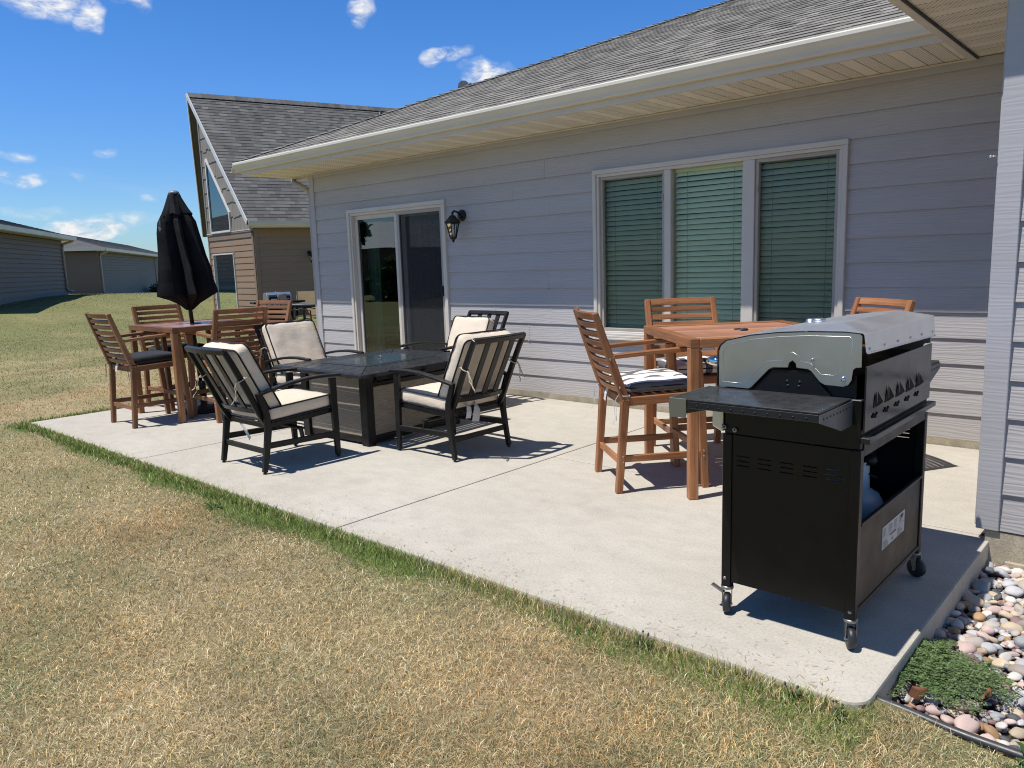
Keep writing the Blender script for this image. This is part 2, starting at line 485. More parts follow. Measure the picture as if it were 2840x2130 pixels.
# ------------------------------------------------------------------ mesh builder
class MB:
    def __init__(self):
        self.v = []
        self.f = []
        self.uv = []
        self.c = []
        self.s = []
        self.mi = []
        self.cur = 0

    def add(self, vs, fs, uvs=None, col=None, smooth=False):
        o = len(self.v)
        self.v += [tuple(x) for x in vs]
        for i, f in enumerate(fs):
            self.f.append(tuple(o + k for k in f))
            self.uv.append(uvs[i] if uvs else None)
            self.c.append(col)
            self.s.append(smooth)
            self.mi.append(self.cur)
        return self

    def box(self, c, s, rot=None, col=None):
        hx, hy, hz = s[0] / 2, s[1] / 2, s[2] / 2
        vs = [Vector((x, y, z)) for x in (-hx, hx) for y in (-hy, hy) for z in (-hz, hz)]
        if rot is not None:
            vs = [rot @ p for p in vs]
        vs = [p + Vector(c) for p in vs]
        fs = [(0, 1, 3, 2), (4, 6, 7, 5), (0, 4, 5, 1), (2, 3, 7, 6), (0, 2, 6, 4), (1, 5, 7, 3)]
        return self.add(vs, fs, None, col)

    def path(self, pts, w, h, up=(0, 0, 1), col=None, u0=None):
        """rectangular section swept along a polyline; w across, h along up"""
        P = [Vector(p) for p in pts]
        up = Vector(up)
        n = len(P)
        W = w if isinstance(w, (list, tuple)) else [w] * n
        H = h if isinstance(h, (list, tuple)) else [h] * n
        vs = []
        L = [0.0]
        for i in range(1, n):
            L.append(L[-1] + (P[i] - P[i - 1]).length)
        u0 = random.random() * 20 if u0 is None else u0
        v0 = random.random() * 3
        for i in range(n):
            t = (P[min(i + 1, n - 1)] - P[max(i - 1, 0)]).normalized()
            side = t.cross(up)
            if side.length < 1e-6:
                side = Vector((1, 0, 0))
            side.normalize()
            u = side.cross(t).normalized()
            a, b = side * (W[i] / 2), u * (H[i] / 2)
            vs += [P[i] - a - b, P[i] + a - b, P[i] + a + b, P[i] - a + b]
        fs, uvs = [], []
        for i in range(n - 1):
            for k in range(4):
                k2 = (k + 1) % 4
                fs.append((4 * i + k, 4 * i + k2, 4 * i + 4 + k2, 4 * i + 4 + k))
                d = W[i] if k % 2 == 0 else H[i]
                va = v0 + k * 0.2
                uvs.append(((u0 + L[i], va), (u0 + L[i], va + d), (u0 + L[i + 1], va + d), (u0 + L[i + 1], va)))
        fs.append((3, 2, 1, 0))
        uvs.append(((u0, v0), (u0 + W[0], v0), (u0 + W[0], v0 + H[0]), (u0, v0 + H[0])))
        e = 4 * (n - 1)
        fs.append((e, e + 1, e + 2, e + 3))
        uvs.append(((u0, v0), (u0 + W[-1], v0), (u0 + W[-1], v0 + H[-1]), (u0, v0 + H[-1])))
        return self.add(vs, fs, uvs, col)

    def bar(self, p0, p1, w, h, up=(0, 0, 1), col=None):
        return self.path([p0, p1], w, h, up, col)

    def tube(self, pts, r, n=8, cap=True, closed=False, col=None):
        P = [Vector(p) for p in pts]
        m = len(P)
        rr = r if isinstance(r, (list, tuple)) else [r] * m
        vs, fs = [], []
        prev = None
        for i in range(m):
            if closed:
                t = (P[(i + 1) % m] - P[i - 1]).normalized()
            else:
                t = (P[min(i + 1, m - 1)] - P[max(i - 1, 0)]).normalized()
            if prev is None:
                a = t.orthogonal().normalized()
            else:
                a = prev - t * prev.dot(t)
                a = a.normalized() if a.length > 1e-6 else t.orthogonal().normalized()
            prev = a
            b = t.cross(a)
            for k in range(n):
                an = 2 * math.pi * k / n
                vs.append(P[i] + (a * math.cos(an) + b * math.sin(an)) * rr[i])
        for i in range(m if closed else m - 1):
            j = (i + 1) % m
            for k in range(n):
                k2 = (k + 1) % n
                fs.append((n * i + k, n * i + k2, n * j + k2, n * j + k))
        self.add(vs, fs, None, col, True)
        if cap and not closed:
            o = len(self.v) - len(vs)
            self.f.append(tuple(o + k for k in range(n))[::-1])
            self.f.append(tuple(o + n * (m - 1) + k for k in range(n)))
            for _ in range(2):
                self.uv.append(None)
                self.c.append(col)
                self.s.append(False)
                self.mi.append(self.cur)
        return self

    def lathe(self, prof, c=(0, 0, 0), n=24, smooth=True, rot=None, col=None, phase=0.0):
        vs, fs = [], []
        for r, z in prof:
            for k in range(n):
                a = 2 * math.pi * k / n + phase
                p = Vector((r * math.cos(a), r * math.sin(a), z))
                if rot is not None:
                    p = rot @ p
                vs.append(p + Vector(c))
        for i in range(len(prof) - 1):
            for k in range(n):
                k2 = (k + 1) % n
                fs.append((n * i + k, n * i + k2, n * i + n + k2, n * i + n + k))
        self.add(vs, fs, None, col, smooth)
        return self

    def prism(self, poly, axis, a, b, col=None):
        """2-D polygon pushed along an axis; poly coords are the two other axes in order"""
        def mk(p, t):
            if axis == 'x':
                return (t, p[0], p[1])
            if axis == 'y':
                return (p[0], t, p[1])
            return (p[0], p[1], t)
        n = len(poly)
        vs = [mk(p, a) for p in poly] + [mk(p, b) for p in poly]
        fs = [tuple(range(n))[::-1], tuple(range(n, 2 * n))]
        for k in range(n):
            k2 = (k + 1) % n
            fs.append((k, k2, n + k2, n + k))
        return self.add(vs, fs, None, col)

    def quad(self, a, b, c, d, col=None):
        return self.add([a, b, c, d], [(0, 1, 2, 3)], None, col)

    def build(self, name, mat, parent=None, bevel=0.0, seg=1, recalc=True, label=None, merge=0.0):
        me = bpy.data.meshes.new(name)
        bm = bmesh.new()
        bv = [bm.verts.new(p) for p in self.v]
        hasuv = any(u is not None for u in self.uv)
        hasc = any(c is not None for c in self.c)
        ul = bm.loops.layers.uv.new('UVMap') if hasuv else None
        cl = bm.loops.layers.float_color.new('Col') if hasc else None
        for f, u, c, s, mi in zip(self.f, self.uv, self.c, self.s, self.mi):
            try:
                bf = bm.faces.new([bv[k] for k in f])
            except ValueError:
                continue
            bf.smooth = s
            bf.material_index = mi
            if ul and u is not None:
                for lp, x in zip(bf.loops, u):
                    lp[ul].uv = x
            if cl and c is not None:
                for lp in bf.loops:
                    lp[cl] = (c[0], c[1], c[2], 1.0)
        if merge > 0:
            bmesh.ops.remove_doubles(bm, verts=bm.verts[:], dist=merge)
        if recalc:
            bmesh.ops.recalc_face_normals(bm, faces=bm.faces[:])
        if bevel > 0:
            es = [e for e in bm.edges if len(e.link_faces) == 2 and not (e.link_faces[0].smooth and e.link_faces[1].smooth)
                  and e.calc_face_angle(0) > 0.5]
            if es:
                bmesh.ops.bevel(bm, geom=es, offset=bevel, segments=seg, affect='EDGES', clamp_overlap=True, profile=0.6)
        bm.to_mesh(me)
        bm.free()
        for m_ in (mat if isinstance(mat, (list, tuple)) else [mat]):
            me.materials.append(m_)
        o = bpy.data.objects.new(name, me)
        COL.objects.link(o)
        if parent is not None:
            o.parent = parent
        if label:
            o['label'] = label
        return o


def thing(name, label, cat, loc=(0, 0, 0), rotz=0.0, group=None, scale=1.0):
    o = bpy.data.objects.new(name, None)
    o.empty_display_size = 0.2
    COL.objects.link(o)
    o.location = loc
    o.rotation_euler = (0, 0, rotz)
    o.scale = (scale, scale, scale)
    o['label'] = label
    o['category'] = cat
    if group:
        o['group'] = group
    return o


def tag(o, label, cat, group=None, kind=None):
    o['label'] = label
    o['category'] = cat
    if group:
        o['group'] = group
    if kind:
        o['kind'] = kind
    return o


def struct(o, label=None):
    o['kind'] = 'structure'
    if label:
        o['label'] = label
    return o


def dup(root, loc, rotz, label, group=None, scale=1.0, rx=0.0):
    r = root.copy()
    COL.objects.link(r)
    r.location = loc
    r.rotation_euler = (rx, 0, rotz)
    r.scale = (scale, scale, scale)
    r['label'] = label
    if group:
        r['group'] = group
    for ch in list(root.children):
        c = ch.copy()
        COL.objects.link(c)
        c.parent = r
        for g in list(ch.children):
            d = g.copy()
            COL.objects.link(d)
            d.parent = c
    return r


def kids_mat(root, table):
    """give a copied thing its own materials: {part name stem: material}"""
    for ch in list(root.children):
        stem = ch.name.split('.')[0]
        for o in [ch] + list(ch.children):
            st = o.name.split('.')[0]
            if st in table:
                o.data = o.data.copy()
                o.data.materials[0] = table[st]


def cushion_mesh(name, w, d, t, mat, parent, seed=0, cuts=13, edge=0.55, corner=0.10, tufts=(), wrinkle=0.004, xf=None, label=None, sag=0.0):
    """soft box: rounded corners, crowned faces, optional tufts; local x=w, y=d, z=t"""
    bm = bmesh.new()
    bmesh.ops.create_cube(bm, size=2.0)
    bmesh.ops.subdivide_edges(bm, edges=bm.edges[:], cuts=cuts, use_grid_fill=True)
    rnd = random.Random(seed)
    off = Vector((rnd.random() * 50, rnd.random() * 50, rnd.random() * 50))
    for v in bm.verts:
        x, y, z = v.co
        cx = math.copysign(1 - (1 - abs(x)) ** 1.0, x)
        cy = math.copysign(1 - (1 - abs(y)) ** 1.0, y)
        # round the plan corners
        ax, ay = abs(cx) * w / 2, abs(cy) * d / 2
        rx, ry = ax - (w / 2 - corner), ay - (d / 2 - corner)
        if rx > 0 and ry > 0:
            m_ = max(rx, ry)
            l = math.hypot(rx, ry)
            k = m_ / l
            ax = (w / 2 - corner) + rx * k
            ay = (d / 2 - corner) + ry * k
        px, py = math.copysign(ax, x), math.copysign(ay, y)
        cr = edge + (1 - edge) * (1 - abs(x) ** 5) * (1 - abs(y) ** 5)
        bul = 1.0 + 0.03 * (1 - z * z)
        pz = z * t / 2 * cr
        for (tx, ty, tr, td) in tufts:
            q = ((px - tx) ** 2 + (py - ty) ** 2) / (tr * tr)
            pz -= math.copysign(td * math.exp(-q), z) if abs(z) > 0.3 else 0
        p = Vector((px * bul, py * bul, pz))
        if sag:
            p.z -= sag * (1 - x * x) * (1 - y * y)
        nz = mnoise.noise(p * 9 + off) * wrinkle + mnoise.noise(p * 26 + off) * wrinkle * 0.4
        p += Vector((x, y, z * 1.2)).normalized() * nz
        v.co = p
    for f in bm.faces:
        f.smooth = True
    if xf is not None:
        bmesh.ops.transform(bm, matrix=xf, verts=bm.verts[:])
    me = bpy.data.meshes.new(name)
    bm.to_mesh(me)
    bm.free()
    me.materials.append(mat)
    o = bpy.data.objects.new(name, me)
    COL.objects.link(o)
    o.parent = parent
    if label:
        o['label'] = label
    return o


def rrect(w, d, c, z, n=5):
    pts = []
    for sx, sy, a0 in ((1, 1, 0), (-1, 1, 90), (-1, -1, 180), (1, -1, 270)):
        for i in range(n + 1):
            a = R(a0 + 90 * i / n)
            pts.append(Vector((sx * (w / 2 - c) + c * math.cos(a), sy * (d / 2 - c) + c * math.sin(a), z)))
    return pts
# ------------------------------------------------------------------ building helpers
EXPO = 0.1786


def lap(mb, org, u, n, length, zs, openings=(), joints=None, lo=0.002, hi=0.0145, ztop=None):
    """lapped boards: org 3-D start, u along, n outward, zs = board lower edges (+ last upper edge)"""
    org, u, n = Vector(org), Vector(u), Vector(n)
    up = Vector((0, 0, 1))
    for k in range(len(zs) - 1):
        z0, z1 = zs[k], zs[k + 1]
        cuts = {0.0, length}
        js = set(joints(k)) if joints else set()
        for (a, b, c, d) in openings:
            if d > z0 and c < z1:
                cuts |= {a, b}
        for j in js:
            cuts.add(j)
        cs = sorted(c for c in cuts if 0 <= c <= length)
        for a, b in zip(cs[:-1], cs[1:]):
            m = (a + b) / 2
            spans = [(z0, z1)]
            for (oa, ob, oc, od) in openings:
                if oa < m < ob:
                    ns = []
                    for s0, s1 in spans:
                        if od <= s0 or oc >= s1:
                            ns.append((s0, s1))
                        else:
                            if oc > s0:
                                ns.append((s0, oc))
                            if od < s1:
                                ns.append((od, s1))
                    spans = ns
            aa = a + (0.0016 if a in js else 0)
            bb = b - (0.0016 if b in js else 0)
            for s0, s1 in spans:
                if s1 - s0 < 1e-4:
                    continue

                def P(x, z, off):
                    return org + u * x + up * z + n * off
                o0 = hi + (lo - hi) * (s0 - z0) / (z1 - z0)
                o1 = hi + (lo - hi) * (s1 - z0) / (z1 - z0)
                mb.quad(P(aa, s0, o0), P(bb, s0, o0), P(bb, s1, o1), P(aa, s1, o1))
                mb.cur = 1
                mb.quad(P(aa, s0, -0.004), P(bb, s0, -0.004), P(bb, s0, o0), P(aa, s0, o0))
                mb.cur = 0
                if b in js and s0 == z0:
                    mb.quad(P(b - 0.007, s0 - 0.008, o0 + 0.0025), P(b + 0.007, s0 - 0.008, o0 + 0.0025), P(b + 0.007, s1, o1 + 0.0025), P(b - 0.007, s1, o1 + 0.0025))
                    mb.quad(P(b + 0.007, s0 - 0.008, -0.004), P(b + 0.007, s0 - 0.008, o0 + 0.0025), P(b + 0.007, s1, o1 + 0.0025), P(b + 0.007, s1, -0.004))
                    mb.quad(P(b - 0.007, s0 - 0.008, -0.004), P(b - 0.007, s0 - 0.008, o0 + 0.0025), P(b - 0.007, s1, o1 + 0.0025), P(b - 0.007, s1, -0.004))
                for x in (aa, bb):
                    mb.quad(P(x, s0, -0.004), P(x, s0, o0), P(x, s1, o1), P(x, s1, -0.004))


def sheet(mb, org, u, n, length, z0, z1, openings=(), off=-0.004):
    org, u, n = Vector(org), Vector(u), Vector(n)
    xs = sorted({0.0, length} | {x for o in openings for x in o[:2]})
    zs = sorted({z0, z1} | {max(z0, min(z1, z)) for o in openings for z in o[2:]})
    for a, b in zip(xs[:-1], xs[1:]):
        for c, d in zip(zs[:-1], zs[1:]):
            if any(o[0] < (a + b) / 2 < o[1] and o[2] < (c + d) / 2 < o[3] for o in openings):
                continue
            f = lambda x, z: org + u * x + Vector((0, 0, z)) + n * off
            mb.quad(f(a, c), f(b, c), f(b, d), f(a, d))


TAB = [(0.205, 0.198, 0.186), (0.180, 0.174, 0.163), (0.232, 0.224, 0.209), (0.158, 0.152, 0.144), (0.192, 0.186, 0.174), (0.218, 0.209, 0.195), (0.262, 0.252, 0.234)]


def shingles(mb, org, u, v, rows, exp, umin, umax, seed=1, tab=(0.09, 0.19), thick=0.0055, s0off=0.0):
    org, u, v = Vector(org), Vector(u).normalized(), Vector(v).normalized()
    n = u.cross(v).normalized()
    if n.z < 0:
        n = -n
    rnd = random.Random(seed)
    for j in range(rows):
        s0 = s0off + j * exp
        s1 = s0 + exp + 0.012
        a0, a1 = umin(s0), umin(s1)
        b0, b1 = umax(s0), umax(s1)
        x = min(a0, a1) - rnd.random() * 0.2
        end = max(b0, b1)
        while x < end:
            w = rnd.uniform(*tab)
            x2 = x + w
            c = rnd.choice(TAB)
            k = rnd.uniform(0.9, 1.1)
            c = tuple(q * k for q in c)
            t = thick + (0.0028 if rnd.random() < 0.5 else 0.0)
            p0, q0 = min(max(x, a0), b0), min(max(x2, a0), b0)
            p1, q1 = min(max(x, a1), b1), min(max(x2, a1), b1)
            if q0 - p0 > 1e-4 or q1 - p1 > 1e-4:
                A = org + u * p0 + v * s0 + n * t
                B = org + u * q0 + v * s0 + n * t
                Cc = org + u * q1 + v * s1 + n * 0.0005
                D = org + u * p1 + v * s1 + n * 0.0005
                mb.quad(A, B, Cc, D, c)
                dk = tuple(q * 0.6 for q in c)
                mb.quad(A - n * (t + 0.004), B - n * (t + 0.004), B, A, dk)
            x = x2


def grooved(mb, axis, a0, a1, b0, b1, z, pitch=0.1, depth=0.016, g=0.005):
    """soffit sheet: grooves repeat along `axis`, boards run along the other one"""
    def q(p, r, zp, zr):
        if axis == 'x':
            mb.quad((p, b0, zp), (r, b0, zr), (r, b1, zr), (p, b1, zp))
        else:
            mb.quad((b0, p, zp), (b0, r, zr), (b1, r, zr), (b1, p, zp))
    k = math.floor(a0 / pitch) * pitch
    while k < a1:
        p, r = max(a0, k + g), min(a1, k + pitch - g)
        if r > p:
            q(p, r, z, z)
            q(r, r + g, z, z + depth)
            q(r + g, r + 2 * g, z + depth, z)
        k += pitch


# ------------------------------------------------------------------ the blue-grey house
house = thing('house', 'single storey blue grey lap sided house beside the patio', 'house')
XL, ZS = -8.271, 2.610
zs_main = [2.014 - EXPO * k for k in range(11, -4, -1)]
DOOR = (-7.50, -5.714, 0.02, 2.098)
WIN = (-3.707, -1.405, 0.66, 2.20)


def rel(o):
    return (o[0] - XL, o[1] - XL, o[2], o[3])


jr = random.Random(5)
jmap = {}
for k in range(14):
    jmap[k] = [jr.uniform(0.5, 8.0)] if jr.random() < 0.45 else []
jmap[4] = [8.271 - 5.02]
jmap[3] = [8.271 - 4.55]
jmap[2] = [8.271 - 5.25]
jmap[1] = [8.271 - 0.42]
jmap[12] = [8.271 - 4.30]
jmap[11] = [8.271 - 4.72]
mb = MB()
lap(mb, (XL, 0, 0), (1, 0, 0), (0, -1, 0), 8.6, zs_main, [rel(DOOR), rel(WIN)], lambda k: jmap.get(k, []))
sheet(mb, (XL, 0, 0), (1, 0, 0), (0, -1, 0), 8.6, 0.055, ZS, [rel(DOOR), rel(WIN)])
# left side wall, seen only from further left
lap(mb, (XL, 8.0, 0), (0, -1, 0), (-1, 0, 0), 8.0, zs_main, [], None)
sheet(mb, (XL, 8.0, 0), (0, -1, 0), (-1, 0, 0), 8.0, 0.055, ZS)
mb.build('wall', [M['siding'], M['lap_shade']], house, recalc=False)

mb = MB()
mb.box((XL + 0.036, -0.0115, (0.06 + ZS) / 2), (0.092, 0.029, ZS - 0.062))
mb.box((XL - 0.0135, 0.045, (0.06 + ZS) / 2), (0.027, 0.089, ZS - 0.062))
mb.build('corner_board', M['trim_blue'], house, bevel=0.003)
mb = MB()
mb.box(((XL + 0.085 + 0.3) / 2, -0.010, 2.580), (0.3 - XL - 0.085, 0.022, 0.058))
mb.build('frieze_board', M['trim_blue'], house, bevel=0.002)
mb = MB()
mb.box(((XL + 0.3) / 2, 0.010, -0.08), (0.3 - XL - 0.02, 0.05, 0.27))
mb.box((XL + 0.03, 4.0, -0.08), (0.05, 7.9, 0.27))
mb.build('foundation', M['foundation'], house)

# eave: soffit, fascia, gutter
mb = MB()
grooved(mb, 'x', -8.86, -0.64, -0.605, -0.002, 2.612)
mb.build('soffit', M['soffit_y'], house, recalc=False)
mb = MB()
grooved(mb, 'y', 0.0, 8.0, -8.86, XL - 0.002, 2.612)
mb.build('soffit', M['soffit_x'], house, recalc=False)
mb = MB()
mb.box(((-8.88 - 0.655) / 2, -0.616, 2.690), (8.225, 0.022, 0.156))
mb.box((-8.871, 3.7, 2.690), (0.022, 8.6, 0.152))
mb.build('fascia', M['beige_dark'], house, bevel=0.002)
mb = MB()
mb.box(((XL - 0.64) / 2, -0.031, 2.6035), (-0.64 - XL - 0.02, 0.016, 0.012))
mb.build('soffit_channel', M['beige_dark'], house, bevel=0.002)
KP = [(-0.628, 2.664), (-0.676, 2.664), (-0.684, 2.672), (-0.688, 2.694), (-0.700, 2.716), (-0.714, 2.732), (-0.720, 2.744), (-0.720, 2.766), (-0.715, 2.772), (-0.702, 2.772)]
KI = [(p[0] + 0.004, p[1] + 0.004) for p in KP[::-1]]
KI[0] = (-0.702, 2.768)
KI[-1] = (-0.628, 2.668)
mb = MB()
mb.prism(KP + KI, 'x', -8.93, -0.655)
mb.build('gutter', M['beige'], house)
mb = MB()
mb.prism([(-0.628, 2.662)] + KP[1:] + [(-0.628, 2.778)], 'x', -8.94, -8.931)
mb.prism([(-(p[0] + 0.720) - 8.97 + 0.0, p[1]) for p in KP + KI], 'y', -0.70, 8.2)
mb.build('gutter_end', M['beige'], house, recalc=True)
mb = MB()
spt = [(-8.915, 0.165, 2.68), (-8.915, 0.162, 2.615), (-8.90, 0.158, 2.585), (-8.86, 0.148, 2.562), (-8.45, 0.056, 2.435), (-8.37, 0.042, 2.40), (-8.335, 0.04, 2.33), (-8.335, 0.04, 2.25)]
mb.tube(spt, 0.038, 10)
mb.bar((-8.335, 0.045, 2.29), (-8.335, 0.045, 0.25), 0.06, 0.08, (0, 1, 0))
mb.build('downspout', M['spout'], house)

# roof
PITCH = 0.41
ca = math.cos(math.atan(PITCH))
sa = math.sin(math.atan(PITCH))
EX, EY, EZ = -8.93, -0.672, 2.778
NR = 42
mb = MB()
shingles(mb, (0, EY, EZ), (1, 0, 0), (0, ca, sa), NR, 0.143, lambda s: EX + s * ca, lambda s: min(3.0, 3.0), seed=3)
# left hip plane
shingles(mb, (EX, 0, EZ), (0, 1, 0), (ca, 0, sa), NR, 0.143, lambda s: EY + s * ca, lambda s: 13.0 - s * ca, seed=4, tab=(0.25, 0.5))
# decking under the shingles closes the roof
yr = EY + NR * 0.143 * ca
zr = EZ + NR * 0.143 * sa
mb.quad((EX, EY + 0.01, EZ - 0.01), (3.0, EY + 0.01, EZ - 0.01), (3.0, yr, zr - 0.01), (EX + (yr - EY), yr, zr - 0.01), (0.05, 0.05, 0.05))
mb.quad((EX + 0.01, EY, EZ - 0.012), (EX + 0.01, 13, EZ - 0.012), (EX + (yr - EY), 13 - (yr - EY), zr - 0.012), (EX + (yr - EY), yr, zr - 0.012), (0.05, 0.05, 0.05))
mb.quad((EX + (yr - EY), yr, zr - 0.01), (3.0, yr, zr - 0.01), (3.0, 13, EZ - 0.01), (EX, 13, EZ - 0.01), (0.15, 0.15, 0.15))
roof = mb.build('roof', mat_shingle('asphalt_shingle_main', (1.16, 1.11, 1.03)), house, recalc=False)
mb = MB()
hr = random.Random(9)
nh = int((yr - EY) / 0.105)
for i in range(nh):
    h0 = i * 0.105
    h1 = h0 + 0.14
    c = hr.choice(TAB)
    def HP(h, side, lift):
        # point on hip run h, moved 0.13 down one of the planes
        x, y, z = EX + h, EY + h, EZ + h * PITCH + 0.012 + lift
        if side == 0:
            return (x, y, z + 0.006)
        if side == 1:
            return (x + 0.14, y, z - 0.004)
        return (x, y + 0.14, z - 0.004)
    for sd in (1, 2):
        mb.quad(HP(h0, 0, 0.012), HP(h0, sd, 0.012), HP(h1, sd, 0.0), HP(h1, 0, 0.0), c)
        mb.quad(HP(h0, 0, -0.004), HP(h0, sd, -0.004), HP(h0, sd, 0.012), HP(h0, 0, 0.012), (0.05, 0.05, 0.05))
mb.build('hip_cap', M['shingle'], roof, recalc=False)
mb = MB()
mb.prism([(-0.14, 0.0), (0.12, 0.0), (0.10, 0.10), (0.03, 0.135), (-0.05, 0.125), (-0.12, 0.05)], 'y', -0.02, 0.16)
mb.box((0, 0.07, -0.01), (0.40, 0.34, 0.02))
vt = mb.build('roof_vent', simple('weathered_vent', (0.10, 0.115, 0.125), 0.5), roof, bevel=0.006)
vt.scale = (0.62, 0.62, 0.72)
vt.location = (-6.86, 1.50, EZ + 2.10 * PITCH + 0.03)
vt.rotation_euler = (0.0, -0.39, 0.5)
mb = MB()
mb.lathe([(0.0, 0.05), (0.025, 0.05), (0.035, 0.0)], (EX + 1.36, EY + 1.33, EZ + 1.33 * PITCH), 12)
mb.build('vent_pipe', M['black_plastic'], roof)

# back of the house (keeps the rooms dark)
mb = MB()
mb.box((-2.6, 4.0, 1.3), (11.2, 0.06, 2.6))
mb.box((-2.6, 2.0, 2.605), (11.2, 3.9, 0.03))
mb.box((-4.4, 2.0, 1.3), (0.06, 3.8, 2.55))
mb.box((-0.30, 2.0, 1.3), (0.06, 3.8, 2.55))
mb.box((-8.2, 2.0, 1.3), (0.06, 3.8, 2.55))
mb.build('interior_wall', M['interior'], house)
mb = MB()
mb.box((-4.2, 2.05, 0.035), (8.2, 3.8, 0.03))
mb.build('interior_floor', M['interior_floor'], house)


def frame_rect(mb, x0, x1, z0, z1, w, y0, y1, bottom=None):
    """picture frame from butted bars, y0 (front) .. y1 (back)"""
    b = w if bottom is None else bottom
    yc, yd = (y0 + y1) / 2, abs(y1 - y0)
    mb.box(((x0 + x1) / 2, yc, z1 - w / 2), (x1 - x0, yd, w))
    if b > 0:
        mb.box(((x0 + x1) / 2, yc, z0 + b / 2), (x1 - x0, yd, b))
    for xa in (x0 + w / 2, x1 - w / 2):
        mb.box((xa, yc, (z0 + b + z1 - w) / 2), (w, yd, z1 - w - z0 - b))


def folds(mb, x0, x1, y, z0, z1, amp, n, seed=1):
    rn = random.Random(seed)
    N = n * 8
    vs = []
    ph = rn.random() * 6
    for i in range(N + 1):
        t = i / N
        x = x0 + (x1 - x0) * t
        yy = y + amp * math.sin(2 * math.pi * n * t + ph + 0.6 * math.sin(5 * t + ph))
        vs += [(x, yy, z0), (x + 0.01 * math.sin(9 * t), yy * 1.0 + 0.004, z1)]
    fs = [(2 * i, 2 * i + 2, 2 * i + 3, 2 * i + 1) for i in range(N)]
    mb.add(vs, fs, None, None, True)


# sliding patio door
mb = MB()
x0, x1, z0, z1 = DOOR
frame_rect(mb, x0, x1, z0, z1, 0.045, -0.036, 0.012, 0.03)
frame_rect(mb, x0 + 0.0455, x1 - 0.0455, z0 + 0.0305, z1 - 0.0455, 0.030, -0.020, 0.115, 0.025)
door = mb.build('sliding_door', M['white_trim'], house, bevel=0.004, label='white framed sliding patio door with screen on the right half')
mb = MB()
frame_rect(mb, -7.424, -6.583, 0.076, 2.023, 0.052, 0.030, 0.062, 0.09)
mb.box((-6.606, 0.018, 1.05), (0.046, 0.024, 1.93))
mb.build('door_panel', M['white_trim'], door, bevel=0.004)
mb = MB()
frame_rect(mb, -6.575, -5.790, 0.076, 2.022, 0.060, 0.068, 0.098, 0.09)
mb.build('door_panel', M['white_trim'], door, bevel=0.004)
mb = MB()
frame_rect(mb, -6.578, -5.792, 0.072, 2.024, 0.042, 0.000, 0.016, 0.05)
mb.build('screen_frame', M['spout'], door, bevel=0.003)
mb = MB()
mb.quad((-6.537, 0.008, 0.12), (-5.834, 0.008, 0.12), (-5.834, 0.008, 1.983), (-6.537, 0.008, 1.983))
mb.build('screen', M['door_screen'], door, recalc=False)
for a, b, y in ((-7.373, -6.634, 0.046), (-6.516, -5.849, 0.083)):
    mb = MB()
    mb.quad((a, y, 0.16), (b, y, 0.16), (b, y, 1.975), (a, y, 1.975))
    mb.build('glass_pane', M['door_glass'], door, recalc=False)
mb = MB()
mb.box((-5.812, -0.012, 1.09), (0.022, 0.024, 0.12))
mb.box((-5.812, -0.030, 1.09), (0.014, 0.016, 0.09))
mb.build('door_handle', M['black_plastic'], door, bevel=0.004)
mb = MB()
folds(mb, -7.40, -7.16, 0.20, 0.08, 2.03, 0.022, 3, 2)
mb.build('curtain', M['curtain'], door, recalc=False)
mb = MB()
folds(mb, -6.48, -5.70, 0.30, 0.08, 2.03, 0.03, 7, 5)
mb.build('curtain', simple('dark_curtain', (0.05, 0.06, 0.08), 0.9), door, recalc=False)
mb = MB()
mb.box((-6.6, -0.02, 0.009), (1.80, 0.14, 0.022))
mb.build('door_sill', M['beige_dark'], door, bevel=0.004)

